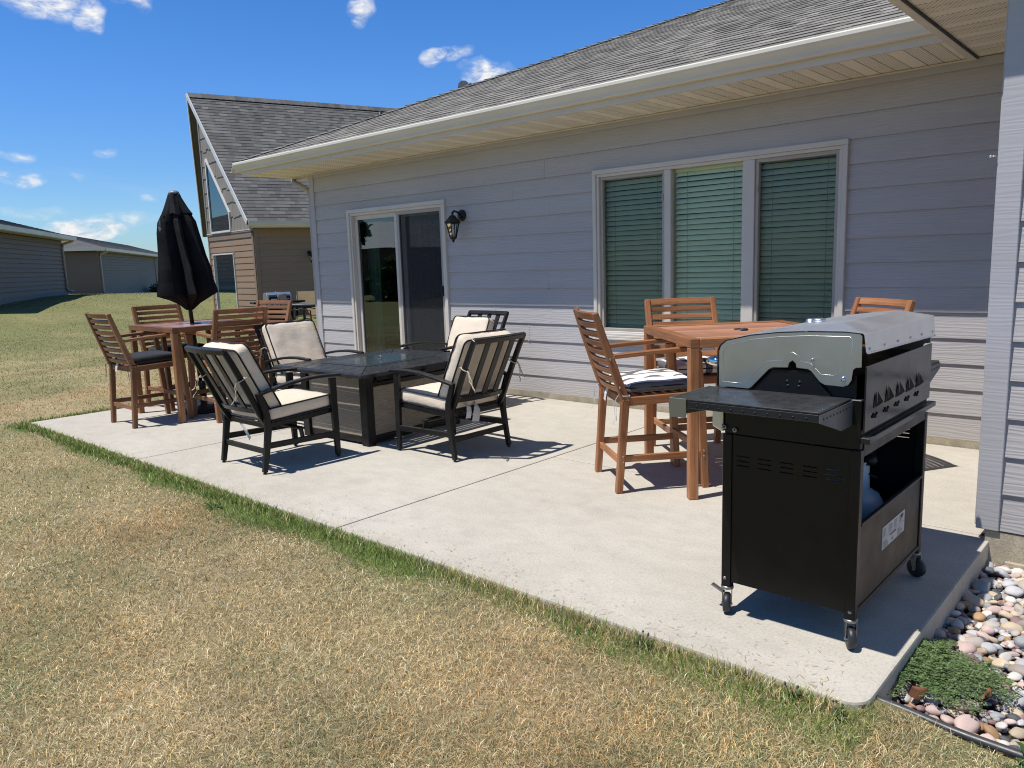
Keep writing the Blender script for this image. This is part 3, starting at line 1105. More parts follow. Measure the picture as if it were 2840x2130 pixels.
# triple window
mb = MB()
x0, x1, z0, z1 = WIN
frame_rect(mb, x0, x1, z0, z1, 0.040, -0.040, 0.010, 0.030)
frame_rect(mb, x0 + 0.0405, x1 - 0.0405, z0 + 0.0305, z1 - 0.0405, 0.026, -0.026, 0.11, 0.026)
for a, b in ((-2.952, -2.888), (-2.232, -2.128)):
    mb.box(((a + b) / 2, 0.045, 1.4235), (b - a, 0.128, 1.42))
win = mb.build('window', M['white_trim'], house, bevel=0.004, label='wide white framed triple window with closed blinds')
mb = MB()
for dz, dy in ((0.0, 0.055), (0.021, 0.048), (0.042, 0.042)):
    mb.box(((x0 + x1) / 2, -dy / 2, z0 - 0.012 + dz), (x1 - x0 + 0.01, dy, 0.019))
mb.build('window_sill', M['white_trim'], win, bevel=0.003)
for a, b, scr in ((-3.640, -2.953, True), (-2.887, -2.233, False), (-2.127, -1.472, True)):
    gz0, gz1 = 0.717, 2.133
    if scr:
        mb = MB()
        frame_rect(mb, a, b, gz0, gz1, 0.028, -0.004, 0.045)
        mb.box((b - 0.020 if a < -3 else a + 0.020, -0.009, 1.9), (0.012, 0.012, 0.05))
        mb.build('sash', M['spout'], win, bevel=0.003)
        ga, gb, g0, g1 = a + 0.027, b - 0.027, gz0 + 0.027, gz1 - 0.027
    else:
        ga, gb, g0, g1 = a, b, gz0, gz1
    mb = MB()
    mb.quad((ga, 0.030, g0), (gb, 0.030, g0), (gb, 0.030, g1), (ga, 0.030, g1))
    mb.build('glass_pane', M['glass'], win, recalc=False)
    if scr:
        mb = MB()
        mb.quad((ga, 0.052, g0), (gb, 0.052, g0), (gb, 0.052, g1), (ga, 0.052, g1))
        mb.build('screen', M['screen'], win, recalc=False)
    mb = MB()
    br = random.Random(int(-a * 100))
    z = g0 + 0.01
    while z < gz1 - 0.03:
        tl = 0.93 + br.uniform(-0.05, 0.05)
        dy, dz = 0.026 * math.cos(tl), 0.026 * math.sin(tl)
        y = 0.092
        nn = 5
        prof = []
        for q in range(nn):
            t = q / (nn - 1) * 2 - 1
            bow = 0.004 * (1 - t * t)
            prof.append((y + dy * t - bow * math.sin(tl), z + dz * t + bow * math.cos(tl)))
        j = br.uniform(-0.003, 0.003)
        vs = []
        for (yy, zz) in prof:
            vs += [(a - 0.02, yy, zz + j), (b + 0.02, yy, zz - j)]
        mb.add(vs, [(2 * q, 2 * q + 1, 2 * q + 3, 2 * q + 2) for q in range(nn - 1)], None, None, True)
        z += 0.0455
    mb.box(((a + b) / 2, 0.092, gz1 - 0.005), (b - a + 0.03, 0.055, 0.045))
    bl = mb.build('blind', M['blind'], win, recalc=False)
    mb = MB()
    for q in (0.17, 0.83):
        xx = a + (b - a) * q
        mb.bar((xx, 0.070, gz0), (xx, 0.070, gz1), 0.003, 0.002, (0, 1, 0))
    mb.build('cord', M['cord'], bl)

# ------------------------------------------------------------------ right wing of the same house
WX, WY = -0.085, -1.93
zs_w = [2.014 - EXPO * k + 0.012 for k in range(11, -5, -1)]
mb = MB()
lap(mb, (WX, WY, 0), (1, 0, 0), (0, -1, 0), 4.0, zs_w, [], lambda k: [1.3 + 0.37 * (k % 4)])
sheet(mb, (WX, WY, 0), (1, 0, 0), (0, -1, 0), 4.0, 0.055, 2.80)
lap(mb, (WX, WY, 0), (0, 1, 0), (-1, 0, 0), 1.92, zs_w[:-1], [], None)
sheet(mb, (WX, WY, 0), (0, 1, 0), (-1, 0, 0), 1.92, 0.055, 2.61)
mb.build('wall', [M['siding'], M['lap_shade']], house, recalc=False)
mb = MB()
mb.box((WX + 0.031, WY - 0.0135, 1.36), (0.094, 0.026, 2.60))
mb.box((WX - 0.0135, WY + 0.046, 1.36), (0.025, 0.091, 2.58))
mb.build('corner_board', M['trim_blue'], house, bevel=0.003)
mb = MB()
mb.box((WX + 2.02, WY + 0.02, -0.11), (4.0, 0.06, 0.33))
mb.box((WX + 0.05, WY + 1.0, -0.11), (0.06, 1.85, 0.33))
mb.box((WX + 2.06, WY + 0.004, -0.16), (3.9, 0.06, 0.16))
mb.build('foundation', M['foundation'], house, bevel=0.004)
mb = MB()
grooved(mb, 'y', -2.13, -0.012, -0.615, WX - 0.03, 2.6145)
grooved(mb, 'y', -2.13, WY - 0.03, WX - 0.0299, 0.6, 2.6145)
mb.build('soffit', M['soffit_x'], house, recalc=False)
mb = MB()
mb.box((-0.634, -1.08, 2.700), (0.024, 2.14, 0.19))
mb.box((-0.634, -1.07, 2.6025), (0.046, 2.12, 0.009))
mb.prism([(-0.634, 2.61), (0.60, 2.61), (3.2, 4.14), (3.2, 4.33), (-0.634, 2.795)], 'y', -2.155, -2.135)
mb.build('fascia', M['beige_dark'], house, bevel=0.002)
mb = MB()
mb.box((-0.6065, -1.07, 2.6075), (0.009, 2.10, 0.012))
mb.build('soffit_channel', M['black_plastic'], house)
mb = MB()
shingles(mb, (-0.68, -2.17, 2.80), (0, 1, 0), (ca, 0, sa), 30, 0.143, lambda s: 0.0, lambda s: 2.0 + s * ca, seed=12, tab=(0.2, 0.4))
mb.quad((-0.67, -2.16, 2.79), (-0.67, 0.0, 2.79), (3.3, 4.0, 4.42), (3.3, -2.16, 4.42), (0.05, 0.05, 0.05))
mb.build('roof', M['shingle'], house, recalc=False)
# ring screw on the wing corner
mb = MB()
mb.tube([(WX - 0.03, WY - 0.012, 1.78), (WX - 0.05, WY - 0.012, 1.78)], 0.004, 6)
mb.lathe([(0.0, 0.006), (0.008, 0.0), (0.0, -0.006)], (WX - 0.052, WY - 0.012, 1.78), 8)
mb.build('screw_hook', M['chrome'], house)


# ------------------------------------------------------------------ wall lantern
def lantern(loc, rotz, label):
    t = thing('wall_lantern', label, 'lantern', loc, rotz)
    # local: wall at y=0, lamp hangs out to -y
    mb = MB()
    rot = Matrix.Rotation(R(90), 3, 'X')
    mb.lathe([(0.0, 0.030), (0.045, 0.028), (0.060, 0.014), (0.062, 0.0)], (0, 0, 0.0), 20, rot=rot)
    mb.build('back_plate', M['black_metal'], t)
    mb = MB()
    mb.tube([(0, -0.02, 0.0), (0, -0.07, 0.035), (0, -0.12, 0.045), (0, -0.145, 0.015), (0, -0.145, -0.02)], 0.011, 8)
    mb.build('arm', M['black_metal'], t)
    mb = MB()
    mb.lathe([(0.0, 0.04), (0.009, 0.035), (0.013, 0.022), (0.006, 0.010), (0.018, 0.0), (0.03, -0.004), (0.050, -0.032), (0.085, -0.068), (0.093, -0.075), (0.093, -0.081), (0.0, -0.079)], (0, -0.145, 0), 6, smooth=False)
    mb.build('lamp_roof', M['black_metal'], t)
    mb = MB()
    for k in range(6):
        a = 2 * math.pi * k / 6
        p0 = (0.070 * math.cos(a), -0.145 + 0.070 * math.sin(a), -0.083)
        p1 = (0.034 * math.cos(a), -0.145 + 0.034 * math.sin(a), -0.235)
        mb.tube([p0, p1], 0.0055, 6)
    mb.lathe([(0.0, -0.234), (0.040, -0.234), (0.040, -0.243), (0.026, -0.252), (0.014, -0.262), (0.016, -0.272), (0.006, -0.285), (0.0, -0.29)], (0, -0.145, 0), 12)
    mb.lathe([(0.079, -0.081), (0.079, -0.090), (0.065, -0.090)], (0, -0.145, 0), 6, smooth=False)
    mb.build('cage', M['black_metal'], t)
    mb = MB()
    mb.lathe([(0.067, -0.088), (0.032, -0.235)], (0, -0.145, 0), 6, smooth=False)
    mb.build('lamp_glass', M['lamp_glass'], t, recalc=False)
    mb = MB()
    mb.lathe([(0.0, -0.125), (0.010, -0.13), (0.013, -0.15), (0.013, -0.232), (0.0, -0.232)], (0, -0.145, 0), 12)
    mb.build('bulb', M['bulb'], t)
    return t


lantern((-5.455, -0.016, 1.905), 0, 'black six sided wall lantern with clear glass beside the sliding door')
# ------------------------------------------------------------------ ground
def sstep(a, b, x):
    t = np.clip((x - a) / (b - a), 0, 1)
    return t * t * (3 - 2 * t)


def ground_h(x, y):
    x, y = np.asarray(x, float), np.asarray(y, float)
    sx = np.where(x > -33, 9.5, 18.0)
    sy = np.where(y > 2, 14.0, 11.0)
    b = 0.74 * np.exp(-((x + 33) / sx) ** 2 - ((y - 2) / sy) ** 2)
    d = np.hypot(np.maximum(np.abs(x + 3.9) - 3.9, 0), np.maximum(np.abs(y + 1.8) - 1.9, 0))
    und = 0.03 * np.sin(x * 0.9 + 1.3) * np.sin(y * 0.8) + 0.02 * np.sin(x * 0.37 - y * 0.61)
    h = -0.022 + b + und * np.clip(d / 3, 0, 1) - 0.03 * np.clip((x - 0.05) * 6, 0, 1) * (y < -3)
    # planting bed of stones right of the patio lies lower
    bed = sstep(-0.30, -0.12, x) * sstep(-3.62, -3.56, y) * (1 - sstep(-1.85, -1.6, y))
    return h * (1 - bed) + (-0.17) * bed


def axis_pts(a, b, dense0, dense1, fine, growth=1.16):
    p = list(np.arange(dense0, dense1 + 1e-6, fine))
    s = fine
    x = dense1
    while x < b:
        s *= growth
        x += s
        p.append(min(x, b))
    s = fine
    x = dense0
    while x > a:
        s *= growth
        x -= s
        p.insert(0, max(x, a))
    return np.array(p)


gx = axis_pts(-420, 300, -12, 1.2, 0.12)
gy = axis_pts(-300, 420, -6.5, 1.0, 0.12)
GX, GY = np.meshgrid(gx, gy, indexing='ij')
GZ = ground_h(GX, GY)
# ground drops under the slab and the houses so nothing pokes through
under = (GX > -7.74) & (GX < 0.0) & (GY > -3.69) & (GY < 8)
GZ[under & ~((GX > -0.3) & (GY < -1.8))] = -0.20
nxg, nyg = GX.shape
vs = np.stack([GX, GY, GZ], -1).reshape(-1, 3)
ii = np.arange(nxg * nyg).reshape(nxg, nyg)
fs = np.stack([ii[:-1, :-1], ii[1:, :-1], ii[1:, 1:], ii[:-1, 1:]], -1).reshape(-1, 4)


def np_mesh(name, vs, loops, sizes, mat, cols=None, smooth=False):
    me = bpy.data.meshes.new(name)
    me.vertices.add(len(vs))
    me.vertices.foreach_set('co', np.ascontiguousarray(vs, dtype=np.float32).ravel())
    me.loops.add(len(loops))
    me.loops.foreach_set('vertex_index', np.ascontiguousarray(loops, dtype=np.int32))
    me.polygons.add(len(sizes))
    st = np.concatenate([[0], np.cumsum(sizes)[:-1]]).astype(np.int32)
    me.polygons.foreach_set('loop_start', st)
    if smooth:
        me.polygons.foreach_set('use_smooth', np.ones(len(sizes), dtype=bool))
    if cols is not None:
        ca_ = me.color_attributes.new('Col', 'FLOAT_COLOR', 'POINT')
        ca_.data.foreach_set('color', np.ascontiguousarray(cols, dtype=np.float32).ravel())
    me.update(calc_edges=True)
    me.validate()
    me.materials.append(mat)
    o = bpy.data.objects.new(name, me)
    COL.objects.link(o)
    return o


def vnoise(x, y, s, seed=0):
    """smooth value noise"""
    x, y = np.asarray(x) * s + seed * 17.3, np.asarray(y) * s - seed * 9.1
    xi, yi = np.floor(x).astype(np.int64), np.floor(y).astype(np.int64)
    fx, fy = x - xi, y - yi
    fx, fy = fx * fx * (3 - 2 * fx), fy * fy * (3 - 2 * fy)

    def h(a, b):
        n = (a * 374761393 + b * 668265263 + seed * 1442695) & 0x7fffffff
        n = ((n ^ (n >> 13)) * 1274126177) & 0x7fffffff
        return ((n ^ (n >> 16)) & 0xffff) / 65535.0
    return (h(xi, yi) * (1 - fx) + h(xi + 1, yi) * fx) * (1 - fy) + (h(xi, yi + 1) * (1 - fx) + h(xi + 1, yi + 1) * fx) * fy


def fbm(x, y, s, seed=0, o=4):
    t, a, n = 0, 0.5, 0
    for k in range(o):
        t = t + a * vnoise(x, y, s * 2 ** k, seed + k)
        n += a
        a *= 0.5
    return t / n


def green_at(x, y):
    """0 = dry straw, 1 = green"""
    x, y = np.asarray(x, float), np.asarray(y, float)
    far = np.hypot(x + 4, y + 3)
    g = 0.26 + 1.2 * (fbm(x, y, 0.55, 3) - 0.46) + 0.95 * (fbm(x, y, 1.9, 8) - 0.5)
    # lawn is fresher in the distance, with faint mowing bands
    g = g + 0.85 * sstep(4, 15, far) + 0.06 * np.sin((x * 0.35 + y * 0.94) * 2.2) * sstep(5, 12, far)
    # watered fringe along the slab
    df = np.where((x > -7.9) & (x < 0.0), -3.73 - y, 9.0)
    dl = np.where((y > -3.9) & (y < 3), -7.78 - x, 9.0)
    wv = np.maximum(0.03, 0.150 + 0.30 * (fbm(x, y, 1.6, 21) - 0.44))
    fr = np.where(df > -0.1, 1 - sstep(wv * 0.75, wv * 1.35, df), 0)
    fade = 1 - 0.5 * sstep(-2.2, -1.4, x)
    fl = np.where(dl > -0.1, 0.55 * (1 - sstep(0.05, 0.3, dl)), 0)
    return np.clip(g, 0, 1), np.clip(fr * fade, 0, 1), np.clip(fl, 0, 1)


def lawn_colour(x, y):
    g, fr, fl = green_at(x, y)
    g = g[:, None]
    straw = np.array([0.56, 0.44, 0.25])
    grey = np.array([0.255, 0.25, 0.105])
    lush = np.array([0.16, 0.22, 0.06])
    pink = np.array([0.47, 0.315, 0.17])
    pk = np.clip((fbm(x, y, 0.9, 31) - 0.55) * 4, 0, 1)[:, None]
    c = straw * (1 - pk * 0.6) + pink * pk * 0.6
    c = c * (1 - g) + grey * g
    f = np.maximum(fr, fl)[:, None]
    return c * (1 - f) + lush * f


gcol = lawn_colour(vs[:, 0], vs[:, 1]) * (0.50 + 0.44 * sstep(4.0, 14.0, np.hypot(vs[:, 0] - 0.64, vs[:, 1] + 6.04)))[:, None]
gcol *= (1 - 0.22 * sstep(5, 13, np.hypot(vs[:, 0] - 0.64, vs[:, 1] + 6.04)))[:, None]  # ground colour darkened with distance, matching the self-shadow painted into far blades
gcol = np.concatenate([gcol, np.ones((len(gcol), 1))], 1)


def mat_ground():
    m, nt, b = newmat('lawn_ground')
    a = nt.node('ShaderNodeVertexColor')
    a.layer_name = 'Col'
    v = nt.coord('Object')
    big = nt.noise(v, 0.55, 6, 0.6)
    mid = nt.noise(v, 3.2, 6, 0.7, 0.5)
    fine = nt.noise(nt.coord('Object', (1, 1, 0.3)), 46, 4, 0.75)
    # fine blades fade to a mat with distance
    c = nt.mixc(1.0, a.outputs[0], nt.ramp(fine, [(0.25, 0.55), (0.5, 1.0), (0.75, 1.5)]), 'MULTIPLY')
    c = nt.mixc(1.0, c, nt.ramp(mid, [(0.25, 0.8), (0.5, 1.03), (0.78, 1.25)]), 'MULTIPLY')
    c = nt.mixc(nt.math('MULTIPLY', nt.ramp(big, [(0.42, 0.0), (0.62, 1.0)]), 0.3), c, (0.20, 0.21, 0.085))
    nt.link(c, b.inputs['Base Color'])
    b.inputs['Roughness'].default_value = 0.95
    b.inputs['Specular IOR Level'].default_value = 0.1
    hb = nt.bump(fine, 0.5, 0.015)
    hb = nt.bump(mid, 0.3, 0.03, hb)
    nt.link(hb, b.inputs['Normal'])
    return m


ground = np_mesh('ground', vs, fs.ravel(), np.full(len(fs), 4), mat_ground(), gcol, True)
struct(ground)

# ------------------------------------------------------------------ grass blades
def mat_grass():
    m, nt, b = newmat('dry_grass_blades')
    out = nt.n['Material Output']
    a = nt.node('ShaderNodeVertexColor')
    a.layer_name = 'Col'
    nt.link(a.outputs[0], b.inputs['Base Color'])
    b.inputs['Roughness'].default_value = 0.7
    b.inputs['Specular IOR Level'].default_value = 0.2
    tl = nt.node('ShaderNodeBsdfTranslucent')
    nt.link(a.outputs[0], tl.inputs['Color'])
    mx = nt.node('ShaderNodeMixShader')
    mx.inputs[0].default_value = 0.22
    nt.link(b.outputs[0], mx.inputs[1])
    nt.link(tl.outputs[0], mx.inputs[2])
    nt.link(mx.outputs[0], out.inputs[0])
    return m


M['grass'] = mat_grass()
CX, CY = 0.638, -6.041


def on_lawn(x, y):
    slab = (x > -7.775) & (x < -0.03) & (y > -3.735) & (y < 0.05)
    # rounded near corner of the slab
    cx, cy, cr = -0.044 - 0.08, -3.727 + 0.08, 0.08
    corner = (x > cx) & (y < cy) & (np.hypot(x - cx, y - cy) > cr + 0.01)
    slab = slab & ~corner
    bed = (x > -0.10) & (y > -3.655 - 0.10 * np.clip(x - 0.25, 0, 1)) & (y < -1.9)
    hs = (x > -8.31) & (x < 3.5) & (y > -0.05) & (y < 9)
    hs |= (x > -0.1) & (y > -1.95)
    dx, dy = x + 19.70, y - 5.73
    lx, ly = dx * 0.951 - dy * 0.307, dx * 0.307 + dy * 0.951
    nb = (lx > -6.7) & (lx < 0.1) & (ly > -0.9)
    return ~(slab | bed | hs | nb)


def blades(rng, x, y, length, width, colour, lean=0.75, spread=1.0):
    n = len(x)
    z = ground_h(x, y)
    th = rng.uniform(0, 2 * np.pi, n)
    ld = rng.uniform(0, 2 * np.pi, n)
    ln = rng.uniform(0.15, 1.0, n) ** 0.7 * lean * 1.35
    ln = np.clip(ln, 0, 2.1)
    dirx, diry = np.cos(ld), np.sin(ld)
    wx, wy = np.cos(th) * width / 2, np.sin(th) * width / 2
    p0 = np.stack([x, y, z - 0.004], -1)
    mid = p0 + np.stack([dirx * np.sin(ln * 0.55), diry * np.sin(ln * 0.55), np.cos(ln * 0.55)], -1) * (length * 0.55)[:, None]
    a2 = np.clip(ln * 1.35, 0, 1.9)
    tip = mid + np.stack([dirx * np.sin(a2), diry * np.sin(a2), np.maximum(np.cos(a2), -0.15)], -1) * (length * 0.5)[:, None]
    w = np.stack([wx, wy, np.zeros(n)], -1)
    V = np.stack([p0 - w, p0 + w, mid + w * 0.8, mid - w * 0.8, tip], 1)
    base = (np.arange(n) * 5)[:, None]
    L = np.concatenate([base + np.array([[0, 1, 2, 3]]), base + np.array([[3, 2, 4]])], 1)
    S = np.tile(np.array([4, 3]), n)
    C = np.repeat(colour[:, None, :], 5, 1)
    k = np.array([0.55, 0.55, 0.95, 0.95, 1.1])[None, :, None]
    C = C * k
    C = np.concatenate([C, np.ones((n, 5, 1))], 2)
    return V.reshape(-1, 3), L.ravel(), S, C.reshape(-1, 4)


rng = np.random.default_rng(11)
NB_ = 1000000
u = rng.random(NB_)
r0, r1 = 1.35, 42.0
rad = r0 * (r1 / r0) ** u
az = np.radians(rng.uniform(-84, 14, NB_))
bx, by = CX + rad * np.sin(az), CY + rad * np.cos(az)
# clumpy cover with thin spots
dens = fbm(bx, by, 5.5, 5, 3)
keep = on_lawn(bx, by) & (rng.random(NB_) < np.clip(0.25 + 1.6 * dens, 0, 1))
bx, by, rad = bx[keep], by[keep], rad[keep]
n = len(bx)
g, fr, fl = green_at(bx, by)
f = np.maximum(fr, fl)
col = np.zeros((n, 3))
pal_dry = np.array([[0.88, 0.70, 0.40], [0.80, 0.61, 0.31], [0.66, 0.49, 0.24], [0.92, 0.82, 0.58], [0.30, 0.225, 0.12], [0.78, 0.54, 0.275]])
pal_mid = np.array([[0.33, 0.345, 0.15], [0.43, 0.42, 0.21], [0.19, 0.215, 0.10], [0.52, 0.49, 0.29]])
pal_lush = np.array([[0.26, 0.36, 0.075], [0.34, 0.44, 0.11], [0.15, 0.23, 0.045], [0.46, 0.50, 0.18]])
t = rng.random(n)
isg = t < np.clip(g * 1.05 + 0.10, 0, 0.97)
isl = rng.random(n) < np.clip(f * 1.15, 0, 0.98)
col = pal_dry[rng.integers(0, len(pal_dry), n)]
pkb = np.clip((fbm(bx, by, 0.9, 31) - 0.50) * 4, 0, 1)[:, None]
col = col * (1 - pkb * np.array([0.02, 0.16, 0.30]))
col = np.where(isg[:, None], pal_mid[rng.integers(0, len(pal_mid), n)], col)
col = np.where(isl[:, None], pal_lush[rng.integers(0, len(pal_lush), n)], col)
col = col * (0.92 + (rng.uniform(0.58, 1.25, n) - 0.92) * (1 - 0.65 * sstep(4, 12, rad)))[:, None] * (0.74 + 0.86 * fbm(bx, by, 2.6, 14))[:, None] * (1 - 0.26 * sstep(3.5, 11, rad))[:, None]  # last factor darkens far blades, standing in for self-shadow they lack
ws = np.maximum(1.0, (rad / 2.4) ** 0.72)
length = rng.uniform(0.020, 0.050, n) * np.where(isl, 1.0, 1.0)
width = rng.uniform(0.0011, 0.0025, n) * ws
V1, L1, S1, C1 = blades(rng, bx, by, length, width, col, np.where(isl, 0.7, 1.45))
# longer fringe that hangs over the slab edge
nf = 11000
fx = np.concatenate([rng.uniform(-7.8, -0.1, nf), np.full(3500, -7.80)])
fy = np.concatenate([-3.742 - np.abs(rng.normal(0, 0.045, nf)), rng.uniform(-3.7, 0.2, 3500)])
fx[nf:] -= np.abs(rng.normal(0, 0.05, 3500))
k = on_lawn(fx, fy) & (rng.random(len(fx)) < np.clip(0.15 + 1.4 * fbm(fx, fy, 2.8, 44, 3), 0, 1))
fx, fy = fx[k], fy[k]
nf = len(fx)
isl = rng.random(nf) < np.where(fx < -2.0, 0.78, 0.35)
col = np.where(isl[:, None], pal_lush[rng.integers(0, 4, nf)], pal_dry[rng.integers(0, 6, nf)]) * rng.uniform(0.8, 1.25, nf)[:, None]
V2, L2, S2, C2 = blades(rng, fx, fy, rng.uniform(0.026, 0.066, nf), rng.uniform(0.002, 0.0042, nf) * np.maximum(1, np.hypot(fx - CX, fy - CY) / 3.2), col, 0.55)
# loose clippings blown onto the slab
nc_ = 900
kx = rng.uniform(-7.7, -0.1, nc_)
ky = np.minimum(-3.71 + np.abs(rng.normal(0, 0.10, nc_)) + 0.35 * (rng.random(nc_) < 0.12) * rng.random(nc_), -0.2)
ka = rng.uniform(0, 6.28, nc_)
kl, kw = rng.uniform(0.012, 0.035, nc_), rng.uniform(0.0012, 0.0024, nc_)
dxy = np.stack([np.cos(ka) * kl / 2, np.sin(ka) * kl / 2, np.zeros(nc_)], -1)
wxy = np.stack([-np.sin(ka) * kw / 2, np.cos(ka) * kw / 2, np.zeros(nc_)], -1)
c0 = np.stack([kx, ky, np.full(nc_, 0.0025)], -1)
V3 = np.stack([c0 - dxy - wxy, c0 - dxy + wxy, c0 + wxy + [0, 0, 0.003], c0 - wxy + [0, 0, 0.003], c0 + dxy], 1).reshape(-1, 3)
b3 = (np.arange(nc_) * 5)[:, None]
L3 = np.concatenate([b3 + np.array([[0, 1, 2, 3]]), b3 + np.array([[3, 2, 4]])], 1).ravel()
S3 = np.tile(np.array([4, 3]), nc_)
C3 = np.repeat(np.concatenate([pal_dry[rng.integers(0, 6, nc_)] * 0.7, np.ones((nc_, 1))], 1), 5, 0)
n1_, n2_ = len(V1), len(V1) + len(V2)
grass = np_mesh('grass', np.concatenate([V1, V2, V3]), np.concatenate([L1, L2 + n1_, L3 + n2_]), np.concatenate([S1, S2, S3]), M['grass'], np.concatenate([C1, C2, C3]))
tag(grass, 'short dry straw coloured lawn grass with a green fringe along the patio', 'grass', kind='stuff')

# ------------------------------------------------------------------ patio slab
PX0, PX1, PY0, PY1 = -7.775, -0.044, -3.727, 0.0
JX = [-5.309, -2.760]
JG = 0.004


def slab(mb, x0, x1, y0, y1, corner=0.0, far=0.0):
    pts = [(x0, y0)]
    if corner > 0:
        for i in range(9):
            a = R(-90 + 90 * i / 8)
            pts.append((x1 - corner + corner * math.cos(a), y0 + corner + corner * math.sin(a)))
    else:
        pts.append((x1, y0))
    pts += [(x1, y1), (x0, y1)]
    mb.prism(pts, 'z', -0.16, 0.0)


mb = MB()
slab(mb, PX0, JX[0] - JG, PY0, -0.02)
slab(mb, JX[0] + JG, JX[1] - JG, PY0, -0.02)
slab(mb, JX[1] + JG, PX1, PY0, -1.862 - 0.003, 0.075)
slab(mb, JX[1] + JG, -0.095, -1.862 + 0.003, -0.02)
patio = mb.build('patio', M['concrete'], None, bevel=0.010, seg=2)
struct(patio, 'pale broom finished concrete patio with control joints')
mb = MB()
mb.box(((PX0 + PX1) / 2, -1.9, -0.085), (PX1 - PX0 - 0.02, 3.6, 0.15))
struct(mb.build('patio_joint_filler', M['soil'], None), 'dark filler showing in the patio control joints')

# ------------------------------------------------------------------ stone bed
BED = (-0.05, 1.6, -3.60, -1.93)
mb = MB()
mb.box(((BED[0] + BED[1]) / 2, (BED[2] + BED[3]) / 2, -0.155), (BED[1] - BED[0], BED[3] - BED[2], 0.05))
struct(mb.build('stone_bed', M['soil'], None), 'dark soil under the river stones')


def rock_mat(name, c1, c2, c3):
    m, nt, b = newmat(name)
    v = nt.coord('Object')
    oi = nt.node('ShaderNodeObjectInfo')
    n1 = nt.noise(v, 18, 5, 0.6, 0.6)
    n2 = nt.noise(v, 160, 3, 0.7)
    c = nt.ramp(n1, [(0.28, c1), (0.5, c2), (0.72, c3)])
    c = nt.mixc(1.0, c, nt.ramp(n2, [(0.25, 0.72), (0.55, 1.0), (0.8, 1.16)]), 'MULTIPLY')
    c = nt.mixc(1.0, c, nt.ramp(oi.outputs['Random'], [(0.0, 0.72), (1.0, 1.12)]), 'MULTIPLY')
    nt.link(c, b.inputs['Base Color'])
    b.inputs['Roughness'].default_value = 0.62
    nt.link(nt.bump(n2, 0.3, 0.002), b.inputs['Normal'])
    return m


ROCKS = [
    ('cream white', 'cream', (0.64, 0.59, 0.52), (0.72, 0.68, 0.61), (0.55, 0.47, 0.39), 6),
    ('pale grey', 'grey', (0.48, 0.47, 0.46), (0.58, 0.57, 0.56), (0.38, 0.37, 0.37), 4),
    ('pink granite', 'pink', (0.54, 0.37, 0.31), (0.64, 0.49, 0.43), (0.46, 0.30, 0.27), 6),
    ('tan', 'tan', (0.55, 0.43, 0.28), (0.66, 0.54, 0.38), (0.46, 0.34, 0.21), 5),
    ('rusty orange', 'orange', (0.40, 0.22, 0.10), (0.47, 0.29, 0.14), (0.30, 0.16, 0.08), 2),
    ('charcoal', 'charcoal', (0.075, 0.075, 0.08), (0.12, 0.12, 0.125), (0.16, 0.16, 0.165), 2),
    ('purple red', 'purple', (0.26, 0.14, 0.15), (0.33, 0.20, 0.20), (0.22, 0.12, 0.13), 2),
    ('blue grey', 'bluegrey', (0.26, 0.275, 0.285), (0.36, 0.37, 0.38), (0.46, 0.465, 0.465), 3),
    ('beige speckled', 'beige', (0.55, 0.47, 0.40), (0.44, 0.38, 0.33), (0.63, 0.56, 0.48), 5),
]


def rock_mesh(seed):
    bm = bmesh.new()
    bmesh.ops.create_icosphere(bm, subdivisions=3, radius=1.0)
    rn = random.Random(seed)
    off = Vector((rn.random() * 40, rn.random() * 40, rn.random() * 40))
    ax = [rn.uniform(0.85, 1.25), rn.uniform(0.65, 0.95), rn.uniform(0.48, 0.72)]
    cuts = []
    for _ in range(4):
        d = Vector((rn.gauss(0, 1), rn.gauss(0, 1), rn.gauss(0, 1))).normalized()
        cuts.append((d, rn.uniform(0.62, 0.88)))
    for v in bm.verts:
        p = v.co.copy()
        for d, h in cuts:
            q = p.dot(d)
            if q > h:
                p -= d * (q - h) * 0.75
        p *= 1 + 0.13 * mnoise.noise(p * 1.1 + off) + 0.05 * mnoise.noise(p * 3.1 + off)
        v.co = Vector((p.x * ax[0], p.y * ax[1], p.z * ax[2]))
    for f in bm.faces:
        f.smooth = True
    me = bpy.data.meshes.new('river_stone')
    bm.to_mesh(me)
    bm.free()
    return me


shapes = [rock_mesh(100 + i) for i in range(12)]
rmats = [rock_mat('stone_' + r[1], r[2], r[3], r[4]) for r in ROCKS]
rmesh = {}
rr_ = random.Random(77)
placed = []
GRID = {}


def near(x, y, rad):
    for (px, py, pr) in placed:
        if (px - x) ** 2 + (py - y) ** 2 < ((pr + rad) * 0.74) ** 2:
            return True
    return False


weights = []
for i, r in enumerate(ROCKS):
    weights += [i] * r[5]
seen_n = 0
tries = 0
hidden = MB()
while tries < 16000 and len(placed) < 299:
    tries += 1
    y = rr_.uniform(-3.575, -1.96)
    x = rr_.uniform(-0.045, 0.20 + (-1.9 - y) * 0.19)
    rad = rr_.choice([0.015, 0.017, 0.019, 0.021, 0.023, 0.026, 0.031]) * rr_.uniform(0.88, 1.15)
    if tries < 250:
        rad *= 1.15
    if near(x, y, rad):
        continue
    placed.append((x, y, rad))
placed.sort(key=lambda p: (p[0] - CX) ** 2 + (p[1] - CY) ** 2)


def where(x, y):
    if y < -3.42:
        return 'next to the black lawn edging'
    if x < 0.06 and y > -2.75:
        return 'against the right edge of the patio'
    if y > -2.25:
        return 'near the house foundation'
    if -3.42 <= y < -2.95 and x < 0.30:
        return 'beside the creeping green weed'
    if x > 0.45:
        return 'far from the patio in the stone bed'
    return 'in the middle of the stone bed'


